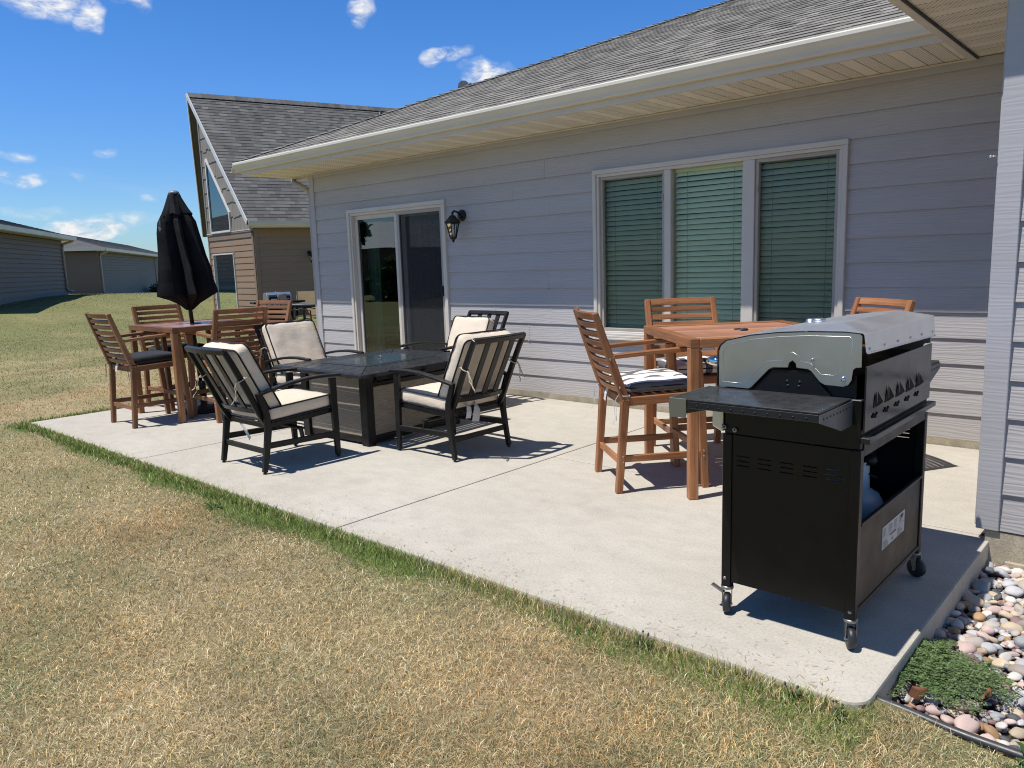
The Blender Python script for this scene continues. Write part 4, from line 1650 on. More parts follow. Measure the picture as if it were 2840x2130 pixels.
groups = {}
for (x, y, rad) in placed:
    ci = rr_.choice(weights)
    si = rr_.randrange(12)
    key = (si, ci)
    if key not in rmesh:
        me = shapes[si].copy()
        me.materials.append(rmats[ci])
        rmesh[key] = me
    o = bpy.data.objects.new('river_stone', rmesh[key])
    COL.objects.link(o)
    low = rr_.random() * 0.014
    o.location = (x, y, -0.112 + rad * 0.45 - low)
    o.scale = (rad * 1.12, rad * 1.12, rad * rr_.uniform(0.95, 1.2))
    o.rotation_euler = (rr_.gauss(0, 0.28), rr_.gauss(0, 0.28), rr_.uniform(0, 6.28))
    size = 'small' if rad < 0.022 else ('large' if rad > 0.034 else 'medium')
    tag(o, '%s %s river stone %s' % (size, ROCKS[ci][0], where(x, y)), 'stone', 'river stones in the bed beside the patio')

# filler pebbles between the stones
rngp = np.random.default_rng(3)
pm = shapes[0]
bmv = np.array([v.co[:] for v in shapes[3].vertices])
bmf = np.array([p.vertices[:] for p in shapes[3].polygons])
VV, LL, CC = [], [], []
pal = np.array([r[3] for r in ROCKS])
k0 = 0
for i in range(3600):
    x, y = rngp.uniform(-0.05, 1.5), rngp.uniform(-3.585, -1.93)
    s = rngp.uniform(0.009, 0.019) if x < 0.2 + (-1.9 - y) * 0.19 else rngp.uniform(0.02, 0.036)
    a = rngp.uniform(0, 6.28)
    rot = np.array([[math.cos(a), -math.sin(a), 0], [math.sin(a), math.cos(a), 0], [0, 0, 1]])
    VV.append((bmv * s) @ rot.T + np.array([x, y, -0.128 + rngp.uniform(0, 0.018)]))
    LL.append(bmf + k0)
    CC.append(np.tile(pal[rngp.integers(0, len(pal))] * rngp.uniform(0.75, 1.1), (len(bmv), 1)))
    k0 += len(bmv)
VV, LL, CC = np.concatenate(VV), np.concatenate(LL), np.concatenate(CC)
pmat, pnt, pb = newmat('pebble_mix')
pa = pnt.node('ShaderNodeVertexColor')
pa.layer_name = 'Col'
pnt.link(pnt.mixc(1.0, pa.outputs[0], pnt.ramp(pnt.noise(pnt.coord('Object'), 120, 3), [(0.3, 0.75), (0.7, 1.1)]), 'MULTIPLY'), pb.inputs['Base Color'])
pb.inputs['Roughness'].default_value = 0.7
peb = np_mesh('pebbles', VV, LL.ravel(), np.full(len(LL), 3), pmat, np.concatenate([CC, np.ones((len(CC), 1))], 1), True)
tag(peb, 'small mixed pebbles filling the gaps between the river stones', 'pebbles', kind='stuff')

mb = MB()
ep = []
for i in range(40):
    t = i / 39
    x = -0.075 + 1.9 * t
    ep.append((x, -3.605 - 0.035 * math.sin(t * 3.0) - 0.10 * max(0, x - 0.25) + 0.006 * math.sin(t * 31), -0.030 - 0.010 * math.sin(t * 9)))
mb.tube(ep, 0.0155, 10)
mb.prism([(p[0], p[2]) for p in ((-0.07, 0, -0.05), (1.8, 0, -0.05), (1.8, 0, -0.14), (-0.07, 0, -0.14))], 'y', -3.612, -3.606)
tag(mb.build('lawn_edging', M['edging']), 'black round topped plastic edging between dry lawn and river stones', 'edging')

# ------------------------------------------------------------------ weeds
M['weed'] = mat_leaf('weed_leaf', (0.055, 0.105, 0.034), (0.19, 0.26, 0.10), 0.2, 14)
M['weed_dark'] = mat_leaf('broad_weed_leaf', (0.030, 0.075, 0.018), (0.085, 0.15, 0.04), 0.2, 10)
M['weed_stem'] = simple('weed_stem', (0.11, 0.13, 0.06), 0.7)
M['dead_leaf'] = simple('dead_leaf', (0.20, 0.085, 0.035), 0.8, var=0.4, vs=30)


def leaflet(mb, p, d, up, l, w):
    d = d.normalized()
    s = d.cross(up)
    if s.length < 1e-4:
        s = Vector((1, 0, 0))
    s.normalize()
    mb.add([p, p + d * l * 0.5 + s * w / 2, p + d * l, p + d * l * 0.5 - s * w / 2], [(0, 1, 2, 3)])


def creeping_weed(cx, cy, z, rx, ry, n, seed):
    t = thing('creeping_weed', 'low sprawling green weed spreading over stones at the patio corner', 'weed', (cx, cy, z))
    rn = random.Random(seed)
    lf, st = MB(), MB()
    for i in range(n):
        a = rn.uniform(0, 2 * math.pi)
        L = rn.uniform(0.35, 1.0)
        p = Vector((rn.gauss(0, 0.03), rn.gauss(0, 0.03), 0.0))
        d = Vector((math.cos(a) * rx, math.sin(a) * ry, 0)) * L
        pts = []
        hgt = rn.uniform(0.004, 0.030)
        bend = rn.uniform(-0.35, 0.35)
        nst = 12
        for k in range(nst + 1):
            q = k / nst
            dd = Matrix.Rotation(bend * q, 3, 'Z') @ d
            pts.append(p + dd * q + Vector((0, 0, 0.012 + hgt * math.sin(math.pi * min(1, q * 0.85 + 0.1)) + 0.006 * math.sin(9 * q + a))))
        st.tube([pts[k] for k in range(0, nst + 1, 2)], 0.0011, 4, cap=False)
        for k in range(2, nst + 1):
            base = pts[k]
            tan = (pts[k] - pts[k - 1]).normalized()
            for side in (-1, 1):
                br = tan.cross(Vector((0, 0, 1))) * side + tan * 0.5 + Vector((0, 0, rn.uniform(-0.1, 0.35)))
                br.normalize()
                sl = rn.uniform(0.018, 0.034)
                for m in range(4):
                    bp = base + br * sl * (0.25 + 0.25 * m)
                    for s2 in (-1, 1):
                        ld = br * 0.6 + br.cross(Vector((0, 0, 1))) * s2 + Vector((0, 0, rn.uniform(-0.2, 0.3)))
                        leaflet(lf, bp, ld, Vector((rn.gauss(0, 0.4), rn.gauss(0, 0.4), 1)), rn.uniform(0.008, 0.015), rn.uniform(0.0045, 0.008))
    lf.build('foliage', M['weed'], t, recalc=False)
    st.build('stem', M['weed_stem'], t, recalc=False)


creeping_weed(0.000, -3.235, -0.084, 0.27, 0.29, 84, 4)
rl = random.Random(8)
for i, (x, y, lb) in enumerate(((0.03, -3.415, 'curled rusty dead leaf under the near edge of the creeping weed'), (0.20, -3.30, 'crumpled orange dead leaf at the right side of the creeping weed'))):
    mb = MB()
    N = 5
    vs_ = []
    for a in range(N):
        for b_ in range(N):
            u_, v_ = a / (N - 1) - 0.5, b_ / (N - 1) - 0.5
            wv_ = 1.05 - (2 * u_) ** 2
            vs_.append((u_ * 0.055, v_ * 0.036 * wv_, 0.022 * math.cos(v_ * 5 + i) + rl.uniform(-0.004, 0.004)))
    mb.add(vs_, [(a * N + b_, a * N + N + b_, a * N + N + b_ + 1, a * N + b_ + 1) for a in range(N - 1) for b_ in range(N - 1)], None, None, True)
    o = mb.build('dead_leaf', M['dead_leaf'], None, recalc=False)
    o.location = (x, y, -0.062)
    o.rotation_euler = (0.3, 0.2, 0.7 + i)
    tag(o, lb, 'leaf')


def rosette(loc, size, n, seed, label, tall=0.0):
    t = thing('broadleaf_weed', label, 'weed', loc, 0, 'weeds along the patio edge')
    rn = random.Random(seed)
    mb = MB()
    for i in range(n):
        a = rn.uniform(0, 6.28)
        L = size * rn.uniform(0.6, 1.15)
        w = L * rn.uniform(0.16, 0.28)
        lift = rn.uniform(0.1, 0.9)
        d = Vector((math.cos(a), math.sin(a), 0))
        s = Vector((-math.sin(a), math.cos(a), 0))
        vs_, fs_ = [], []
        K = 6
        for k in range(K + 1):
            q = k / K
            c = d * (L * q) + Vector((0, 0, tall * rn.uniform(0.2, 0.9) * (1 if k == 0 else 0) + L * lift * math.sin(q * 2.2) * 0.55))
            ww = w * math.sin(math.pi * min(0.96, q * 0.9 + 0.08)) * (1 + 0.25 * (k % 2))
            vs_ += [c - s * ww / 2 + Vector((0, 0, ww * 0.2)), c, c + s * ww / 2 + Vector((0, 0, ww * 0.2))]
        for k in range(K):
            o_ = 3 * k
            fs_ += [(o_, o_ + 1, o_ + 4, o_ + 3), (o_ + 1, o_ + 2, o_ + 5, o_ + 4)]
        mb.add(vs_, fs_, None, None, True)
    mb.build('foliage', M['weed_dark'], t, recalc=False)
    if tall > 0:
        mb = MB()
        for i in range(4):
            a = rn.uniform(0, 6.28)
            p1 = Vector((math.cos(a) * 0.02, math.sin(a) * 0.02, tall))
            mb.tube([(0, 0, 0), p1 * 0.5, p1], 0.0013, 4)
            mb.lathe([(0, -0.006), (0.005, 0), (0, 0.007)], p1, 6)
        mb.build('stem', M['weed_stem'], t)


rosette((-1.03, -3.83, -0.03), 0.055, 16, 1, 'dark leafy weed clump on the lawn in front of the grill')
rosette((-0.80, -3.78, -0.03), 0.060, 11, 2, 'small leafy weed with seed heads at the patio edge left of the grill', 0.055)
rosette((-0.245, -3.790, -0.018), 0.042, 10, 3, 'upright weed touching the patio edge below the grill wheel', 0.05)
rosette((-0.105, -3.800, -0.018), 0.042, 9, 4, 'small weed at the rounded patio corner by the edging', 0.04)
rosette((-3.72, -3.93, -0.03), 0.075, 15, 5, 'flat weed rosette in the dry lawn in front of the left lounge chair')
rosette((-5.36, -3.80, -0.03), 0.085, 16, 6, 'bushy weed at the patio edge near the left bar set')
rosette((-2.76, -3.79, -0.03), 0.06, 14, 7, 'weed clump at the lawn end of the patio control joint')
rosette((0.40, -3.69, -0.06), 0.11, 14, 8, 'leafy weed growing over the black edging at the right')

# ------------------------------------------------------------------ brown neighbour house (turned prow gable)
NBA = -17.9
M['lap_shade_dark'] = simple('dark_lap_shade', (0.03, 0.022, 0.018), 0.9)  # shade under each lap and shake put into the underside colour
nb = thing('neighbour_house', 'brown two tone prow gabled house with grey shingle roof behind the left bar set', 'house', (-19.70, 5.73, 0.0), R(NBA))
PS = math.hypot(3.33, 0.68)
pu = Vector((-3.33, -0.68, 0)).normalized()
pn = Vector((pu.y, -pu.x, 0))
if pn.y > 0:
    pn = -pn
zs_b = [0.02 + EXPO * k for k in range(15)]
mb = MB()
lap(mb, (0, 0, 0), pu, pn, PS, zs_b[:-1] + [2.50], [(1.45, 3.06, 0.0, 1.95)], lambda k: [0.6 + 0.5 * (k % 3)] if k % 4 == 0 else [], hi=0.016)
sheet(mb, (0, 0, 0), pu, pn, PS, -0.4, 2.55, [(1.45, 3.06, 0.0, 1.95)])
lap(mb, (0, 14, 0), (0, -1, 0), (1, 0, 0), 14.0, zs_b[:-1] + [2.58], [], None, hi=0.016)
sheet(mb, (0, 14, 0), (0, -1, 0), (1, 0, 0), 14.0, -0.4, 2.62)
lp = Vector((-6.66, 0, 0)) - Vector((-3.33, -0.68, 0))
lpu = lp.normalized()
lpn = Vector((lpu.y, -lpu.x, 0))
lap(mb, (-3.33, -0.68, 0), lpu, lpn, lp.length, zs_b, [], None)
sheet(mb, (-3.33, -0.68, 0), lpu, lpn, lp.length, -0.4, 2.6)
mb.box((-6.64, 7, 1.2), (0.04, 14, 2.9))
mb.box((-3.33, 14, 1.2), (6.6, 0.04, 2.9))
mb.build('wall', [M['brown_siding'], M['lap_shade_dark']], nb, recalc=False)
# grey shake gable above
mb = MB()
sl = 1.0475
ztop = lambda s: 2.60 + s * sl
srn = random.Random(6)
row = 0
z = 2.56
f3 = lambda s, z_, o: pu * s + Vector((0, 0, z_)) + pn * o
while z < 6.3:
    x = -srn.random() * 0.2
    while x < PS:
        w = srn.uniform(0.14, 0.34)
        a, b_ = max(0.0, x), min(PS, x + w - 0.006)
        x += w
        if b_ <= a:
            continue
        zb = z + srn.choice([-0.035, 0.0, 0.03]) + srn.uniform(-0.01, 0.01)
        zb = max(zb, 2.565)
        zt = z + 0.47
        ta, tb = ztop(a) - 0.0, ztop(b_) - 0.0
        if tb <= zb:
            continue
        za, zb2 = min(zt, max(ta, zb)), min(zt, tb)
        mb.quad(f3(a, zb, 0.026), f3(b_, zb, 0.026), f3(b_, zb2, 0.004), f3(a, za, 0.004))
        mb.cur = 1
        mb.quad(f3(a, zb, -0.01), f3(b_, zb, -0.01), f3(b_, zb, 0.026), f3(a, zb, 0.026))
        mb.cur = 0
        mb.quad(f3(a, zb, -0.01), f3(a, zb, 0.026), f3(a, za, 0.004), f3(a, za, -0.01))
    z += 0.42
mb.add([f3(0, 2.5, -0.005), f3(PS, 2.5, -0.005), f3(PS, ztop(PS), -0.005), f3(0, ztop(0), -0.005)], [(0, 1, 2, 3)])
g3 = Vector((-3.33, -0.68, 0))
mb.add([g3 + Vector((0, 0, 2.5)), g3 + lp + Vector((0, 0, 2.5)), g3 + lp + Vector((0, 0, 2.6)), g3 + Vector((0, 0, ztop(PS)))], [(0, 1, 2, 3)])
mb.build('gable_wall', [M['shake'], M['lap_shade_dark']], nb, recalc=False)
mb = MB()
mb.bar(f3(0.0, 2.535, 0.018), f3(PS, 2.535, 0.018), 0.05, 0.055)
mb.bar(f3(0.0, 2.43, 0.014), f3(PS, 2.43, 0.014), 0.024, 0.15)
mb.build('band_board', M['brown_trim'], nb, bevel=0.003)
mb = MB()
mb.bar(f3(0.0, 2.568, 0.030), f3(PS, 2.568, 0.030), 0.04, 0.018)
mb.build('band_flashing', M['rake_white'], nb)
mb = MB()
mb.bar(f3(0.05, -0.2, 0.014), f3(0.05, 2.5, 0.014), 0.10, 0.024, pn)
mb.bar(f3(PS - 0.05, -0.2, 0.014), f3(PS - 0.05, 2.5, 0.014), 0.09, 0.024, pn)
mb.box((0.013, 0.06, 1.2), (0.026, 0.11, 2.76))
mb.build('corner_board', M['brown_trim'], nb)
mb = MB()
mb.bar(f3(PS - 0.04, 2.58, 0.02), f3(PS - 0.04, 6.05, 0.02), 0.08, 0.03, pn)
mb.build('corner_board', M['shake'], nb)
# triangular window
wp = [(2.95, 4.83), (2.95, 2.60), (1.47, 2.60), (1.47, 3.12)]
mb = MB()
for i in range(4):
    a, b_ = wp[i], wp[(i + 1) % 4]
    mb.bar(f3(a[0], a[1], 0.045), f3(b_[0], b_[1], 0.045), 0.055, 0.05, pn)
tw = mb.build('window', M['rake_white'], nb, label='tall triangular window in the grey gable')
mb = MB()
mb.add([f3(s, z_, 0.038) for s, z_ in wp], [(0, 1, 2, 3)])
mb.build('glass_pane', M['gable_glass'], tw, recalc=False)
mb = MB()
mb.add([f3(s, z_, 0.032) for s, z_ in wp], [(0, 1, 2, 3)])
mb.build('window_backing', simple('dark_room', (0.02, 0.03, 0.032), 0.8), tw, recalc=False)
# sliding door with curtain
mb = MB()
for a, b_ in (((1.45, 1.93), (3.06, 1.93)), ((1.47, 0.03), (1.47, 1.905)), ((3.04, 0.03), (3.04, 1.905)), ((1.45, 0.03), (3.06, 0.03))):
    mb.bar(f3(a[0], a[1], 0.01), f3(b_[0], b_[1], 0.01), 0.032, 0.07, pn) if a[0] == b_[0] else mb.bar(f3(a[0], a[1], 0.012), f3(b_[0], b_[1], 0.012), 0.066, 0.036)
M['curtain_glass'] = mat_glass('green_tinted_glass', (0.72, 0.95, 0.82), 1.45)
nd = mb.build('sliding_door', M['rake_white'], nb, label='glass door with green curtain below the gable')
mb = MB()
mb.quad(f3(1.5, 0.05, 0.0), f3(3.02, 0.05, 0.0), f3(3.02, 1.91, 0.0), f3(1.5, 1.91, 0.0))
mb.build('glass_pane', M['curtain_glass'], nd, recalc=False)
mb = MB()
cvs = []
for i in range(49):
    t = i / 48
    s = 1.5 + 1.05 * t
    o = -0.12 - 0.035 * math.sin(t * 40 + math.sin(t * 9))
    cvs += [f3(s, 0.05, o), f3(s, 1.90 - 0.0 * t, o)]
mb.add(cvs, [(2 * i, 2 * i + 2, 2 * i + 3, 2 * i + 1) for i in range(48)], None, None, True)
mb.build('curtain', mat_fabric('dark_green_curtain', (0.10, 0.20, 0.15), 300), nd, recalc=False)
mb = MB()
mb.quad(f3(1.3, 0.0, -0.9), f3(3.2, 0.0, -0.9), f3(3.2, 2.2, -0.9), f3(1.3, 2.2, -0.9))
mb.quad(f3(1.3, 2.2, -0.02), f3(3.2, 2.2, -0.02), f3(3.2, 2.2, -0.9), f3(1.3, 2.2, -0.9))
mb.build('interior_wall', M['interior'], nb, recalc=False)
# roof
ev = Vector((0.45, 0, 2.76))
rv = (Vector((-3.33, 0, 6.81)) - ev)
rl_ = rv.length
rn_ = Vector((0, 1, 0)).cross(rv).normalized()
mb = MB()
shingles(mb, ev, (0, 1, 0), rv, 40, rl_ / 40, lambda s: -0.24 - 0.68 * s / rl_, lambda s: 16.0, seed=20, tab=(0.12, 0.30), thick=0.010)
a0, a1 = ev + Vector((0, -0.24, -0.012)), ev + rv + Vector((0, -0.92, -0.012))
mb.quad(a0, a0 + Vector((0, 16.24, 0)), a1 + Vector((0, 16.92, 0)), a1, (0.05, 0.05, 0.05))
e2 = Vector((-7.11, 0, 2.76))
rv2 = Vector((-3.33, 0, 6.81)) - e2
shingles(mb, e2, (0, 1, 0), rv2, 19, rl_ / 19, lambda s: -0.24 - 0.68 * s / rl_, lambda s: 16.0, seed=21, tab=(0.4, 0.9), thick=0.011)
mb.quad(e2 + Vector((0, -0.24, -0.012)), e2 + Vector((0, 16, -0.012)), a1 + Vector((0, 16.92, 0)), a1, (0.05, 0.05, 0.05))
mb.quad((0.45, 16, 2.7), (-7.11, 16, 2.7), (-3.33, 16, 6.75), (-3.33, 16, 6.76), (0.1, 0.1, 0.1))
nroof = mb.build('roof', M['shingle_b'], nb, recalc=False)
mb = MB()
cr_ = random.Random(2)
y = -0.93
while y < 15.9:
    c = cr_.choice(TAB)
    for sg in (-1, 1):
        mb.quad((-3.33, y, 6.862), (-3.33 + sg * 0.15, y, 6.705), (-3.33 + sg * 0.15, y + 0.24, 6.692), (-3.33, y + 0.24, 6.850), c)
        mb.quad((-3.33 + sg * 0.15, y, 6.705), (-3.33 + sg * 0.15, y + 0.24, 6.692), (-3.33 + sg * 0.15, y + 0.24, 6.66), (-3.33 + sg * 0.15, y, 6.66), (0.02, 0.02, 0.02))
    y += 0.2
mb.build('ridge_cap', M['shingle_b'], nroof, recalc=False)
mb = MB()
q0, q1 = ev + Vector((0.02, -0.255, -0.035)), ev + rv + Vector((0, -0.94, -0.035))
mb.path([q0, q1], 0.022, 0.17, rn_)
r0_, r1_ = e2 + Vector((0, -0.255, -0.05)), ev + rv + Vector((-0.02, -0.94, -0.05))
mb.path([r0_, r1_], 0.022, 0.17, (rv2.cross(Vector((0, 1, 0)))).normalized())
mb.build('rake_board', M['rake_white'], nb)
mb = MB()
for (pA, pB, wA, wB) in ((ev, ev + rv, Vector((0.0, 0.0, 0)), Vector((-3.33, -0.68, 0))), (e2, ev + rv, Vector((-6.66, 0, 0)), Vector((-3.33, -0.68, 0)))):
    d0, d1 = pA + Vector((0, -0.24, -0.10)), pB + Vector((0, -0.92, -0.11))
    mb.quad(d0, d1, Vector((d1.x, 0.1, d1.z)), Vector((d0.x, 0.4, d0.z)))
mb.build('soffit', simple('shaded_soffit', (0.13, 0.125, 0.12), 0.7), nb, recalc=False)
mb = MB()
mb.box((0.24, 8.0, 2.605), (0.50, 16.2, 0.02))
mb.box((-6.88, 8.0, 2.605), (0.44, 16.2, 0.02))
mb.build('eave_soffit', M['beige_dark'], nb)
mb = MB()
mb.prism([(0.440, 2.615), (0.500, 2.615), (0.515, 2.66), (0.555, 2.70), (0.560, 2.765), (0.440, 2.765)], 'y', -0.22, 16.0)
mb.build('gutter', M['beige'], nb)
lantern((-19.70 + 1.55 * 0.307 + 0.03, 5.73 + 1.55 * 0.951 - 0.01, 1.87), R(90 + NBA), 'small black wall lantern on the shaded brown wall of the neighbour house')


# ------------------------------------------------------------------ grey garages far left
def garage(name, label, loc, rotz, x0, x1, eave, spouts, hip0, hip1, base, side_detail=True):
    t = thing(name, label, 'garage', loc, rotz)
    W = 7.0
    zs_ = [base + 0.16 * k for k in range(int((eave - base) / 0.16) + 1)] + [eave]
    mb = MB()
    lap(mb, (x1, 0, 0), (-1, 0, 0), (0, -1, 0), x1 - x0, zs_, [], lambda k: [3.0 + (k * 2.7) % 8], hi=0.036)
    sheet(mb, (x1, 0, 0), (-1, 0, 0), (0, -1, 0), x1 - x0, base - 1.0, eave)
    lap(mb, (x0, W, 0), (0, -1, 0), (-1, 0, 0), W, zs_, [], None, hi=0.018)
    sheet(mb, (x0, W, 0), (0, -1, 0), (-1, 0, 0), W, base - 1.0, eave)
    lap(mb, (x1, 0, 0), (0, 1, 0), (1, 0, 0), W, zs_, [], None, hi=0.018)
    sheet(mb, (x1, 0, 0), (0, 1, 0), (1, 0, 0), W, base - 1.0, eave)
    mb.box(((x0 + x1) / 2, W, eave / 2), (x1 - x0, 0.05, eave + 1))
    mb.build('wall', [M['garage_siding'], M['lap_shade_dark']], t, recalc=False)
    mb = MB()
    mb.box(((x0 + x1) / 2, -0.005, base - 0.5), (x1 - x0 + 0.02, 0.06, 1.02))
    mb.build('foundation', simple('grey_foundation', (0.25, 0.25, 0.24), 0.9), t)
    mb = MB()
    o = 0.45
    rz = eave + 0.16 + 0.30 * (W / 2 + o)
    A, B_ = Vector((x0 - o, -o, eave + 0.16)), Vector((x1 + o, -o, eave + 0.16))
    D, C_ = Vector((x0 - o, W + o, eave + 0.16)), Vector((x1 + o, W + o, eave + 0.16))
    Rl = Vector((x0 - o + (W / 2 + o if hip0 else 0), W / 2, rz))
    Rr = Vector((x1 + o - (W / 2 + o if hip1 else 0), W / 2, rz))
    # shallow stepped courses
    NRW = 26
    for (p0, p1, r0x, r1x) in ((A, B_, Rl, Rr), (D, C_, Rl, Rr), (A, D, Rl, Rl), (B_, C_, Rr, Rr)):
        for k in range(NRW):
            f0, f1 = k / NRW, (k + 1) / NRW
            up_ = Vector((0, 0, 0.012))
            mb.quad(p0.lerp(r0x, f0) + up_, p1.lerp(r1x, f0) + up_, p1.lerp(r1x, f1), p0.lerp(r0x, f1))
            mb.quad(p0.lerp(r0x, f0), p1.lerp(r1x, f0), p1.lerp(r1x, f0) + up_, p0.lerp(r0x, f0) + up_)
    mb.build('roof', M['shingle_g'], t, recalc=False)
    mb = MB()
    for a, b_ in ((A, B_), (A, D), (B_, C_)):
        d = (b_ - a)
        mb.path([a - Vector((0, 0, 0.07)), b_ - Vector((0, 0, 0.07))], 0.10, 0.15)
    mb.box(((x0 + x1) / 2, -o / 2, eave + 0.012), (x1 - x0 + 2 * o, o, 0.02))
    mb.build('gutter', M['beige'], t)
    for sx in spouts:
        mb = MB()
        mb.tube([(sx + 0.30, -0.42, eave + 0.08), (sx + 0.28, -0.40, eave - 0.02), (sx + 0.05, -0.08, eave - 0.16), (sx, -0.05, eave - 0.3), (sx, -0.05, base + 0.12), (sx + 0.05, -0.10, base + 0.02), (sx + 0.2, -0.25, base + 0.0)], 0.055, 8)
        mb.build('downspout', M['spout'], t)
    return t


GA = math.atan2(0.521, -0.854)
garage('garage', 'long grey garage with shingled hip roof at the left edge of the lawn', (-35.24, 5.87, 0), GA, -10.5, 0.0, 2.90, [-0.15], False, True, 0.80)
garage('garage', 'grey garage row set back between the nearer garage and the closed umbrella', (-44.36, 10.67, 0), GA, 0.0, 34.0, 2.74, [0.12, 20.2], True, True, 0.42)
# ------------------------------------------------------------------ bar height chair
def bar_chair(name, label, cat, loc, rz, group, wood, scale=1.0):
    t = thing(name, label, cat, loc, rz, group, scale)
    LX = 0.248
    for s in (-1, 1):
        mb = MB()
        mb.path([(s * LX, -0.270, 0.0), (s * LX, -0.250, 0.25), (s * LX, -0.226, 0.565)], 0.044, [0.040, 0.043, 0.048], (0, 1, 0))
        mb.build('leg', wood, t, bevel=0.004)
        mb = MB()
        mb.path([(s * LX, 0.268, 0.0), (s * LX, 0.244, 0.42), (s * LX, 0.216, 0.830)], 0.044, [0.040, 0.046, 0.040], (0, 1, 0))
        mb.build('leg', wood, t, bevel=0.004)
        mb = MB()
        mb.path([(s * LX, -0.222, 0.550), (s * LX, -0.282, 0.72), (s * LX, -0.350, 0.92), (s * LX, -0.402, 1.080)], 0.040, [0.050, 0.046, 0.040, 0.034], (0, 1, 0))
        mb.build('back_post', wood, t, bevel=0.004)
        mb = MB()
        mb.path([(s * (LX - 0.001), -0.300, 0.822), (s * LX, -0.05, 0.838), (s * LX, 0.236, 0.851)], 0.050, 0.027)
        mb.build('armrest', wood, t, bevel=0.004)
        mb = MB()
        mb.bar((s * (LX - 0.002), -0.215, 0.552), (s * (LX - 0.002), 0.222, 0.566), 0.030, 0.052)
        mb.build('seat_rail', wood, t, bevel=0.003)
        mb = MB()
        mb.bar((s * (LX - 0.001), -0.232, 0.208), (s * (LX - 0.001), 0.236, 0.208), 0.024, 0.040)
        mb.build('stretcher', wood, t, bevel=0.003)
        mb = MB()
        for (y, z) in ((-0.246, 0.222), (-0.246, 0.186), (0.254, 0.230), (0.254, 0.196), (-0.262, 0.64), (-0.318, 0.808)):
            mb.lathe([(0.0, 0.004), (0.006, 0.003), (0.007, 0.0)], (s * (LX + 0.0215), y, z), 8, rot=Matrix.Rotation(R(90 * s), 3, 'Y'))
        mb.build('bolt', M['zinc'], t)
    mb = MB()
    mb.bar((-LX + 0.02, 0.242, 0.245), (LX - 0.02, 0.242, 0.245), 0.026, 0.042)
    mb.build('footrest', wood, t, bevel=0.003)
    mb = MB()
    mb.bar((-LX + 0.02, -0.250, 0.185), (LX - 0.02, -0.250, 0.185), 0.024, 0.038)
    mb.build('stretcher', wood, t, bevel=0.003)
    mb = MB()
    mb.bar((-LX + 0.015, 0.222, 0.560), (LX - 0.015, 0.222, 0.560), 0.030, 0.050)
    mb.bar((-LX + 0.015, -0.222, 0.548), (LX - 0.015, -0.222, 0.548), 0.030, 0.050)
    for i in range(7):
        y = -0.185 + i * 0.062
        mb.bar((-LX + 0.012, y, 0.576 + 0.02 * (y + 0.2)), (LX - 0.012, y, 0.576 + 0.02 * (y + 0.2)), 0.050, 0.014)
    mb.build('seat', wood, t, bevel=0.003)
    # curved back slats
    for k in range(9):
        f = k / 8.0
        z = 0.622 + f * 0.436
        yb = -0.222 - (z - 0.55) * 0.342
        h = 0.036 if k < 8 else 0.046
        pts = []
        for i in range(9):
            q = i / 8 * 2 - 1
            bow = 0.030 * (1 - q * q)
            pts.append((q * (LX - 0.012), yb - bow, z))
        mb = MB()
        mb.path(pts, 0.018, h, (0, -0.33, 1))
        mb.build('back_slat' if k < 8 else 'top_rail', wood, t, bevel=0.003)
    return t


def bar_cushion(t, mat, seed, tie, thick=0.085, tufted=False, label=None):
    xf = Matrix.Translation((0, 0.005, 0.632)) @ Matrix.Rotation(R(1.5), 4, 'X')
    tf = [(-0.10, 0.09, 0.04, 0.022), (0.10, 0.09, 0.04, 0.022), (-0.10, -0.09, 0.04, 0.022), (0.10, -0.09, 0.04, 0.022)] if tufted else []
    c = cushion_mesh('seat_cushion', 0.462, 0.425, thick, mat, t, seed, 15, 0.50, 0.055, tf, 0.006, xf, label)
    mb = MB()
    p = [xf @ Vector((v.x, v.y, v.z)) for v in rrect(0.468, 0.432, 0.055, 0.0)]
    mb.tube(p, 0.0045, 6, closed=True)
    mb.build('piping', M['piping'], c)
    rn = random.Random(seed)
    for s in (-1, 1):
        mb = MB()
        for k in range(2):
            pts = [Vector((s * 0.215, -0.205, 0.615)), Vector((s * 0.235, -0.262, 0.590))]
            x, y, z = s * 0.255, -0.285, 0.57
            for j in range(5):
                pts.append(Vector((x, y, z)))
                x += rn.uniform(-0.012, 0.016) * s
                y += rn.uniform(-0.02, 0.005) * (1 if k else 0.2)
                z -= rn.uniform(0.022, 0.04)
            mb.path(pts, 0.006, 0.0025, (0.2, 1, 0.1))
        mb.tube([(s * 0.23, -0.25, 0.592), (s * 0.275, -0.245, 0.590), (s * 0.275, -0.205, 0.588), (s * 0.225, -0.198, 0.592)], 0.0035, 5)
        mb.build('tie', tie, c)
    mb = MB()
    pts = [Vector((-0.03, -0.215, 0.615)), Vector((-0.032, -0.255, 0.60)), Vector((-0.04, -0.268, 0.56)), Vector((-0.05, -0.272, 0.515))]
    mb.path(pts, 0.035, 0.0015, (0, 1, 0.3))
    mb.build('care_label', M['rag_white'], c)
    return c


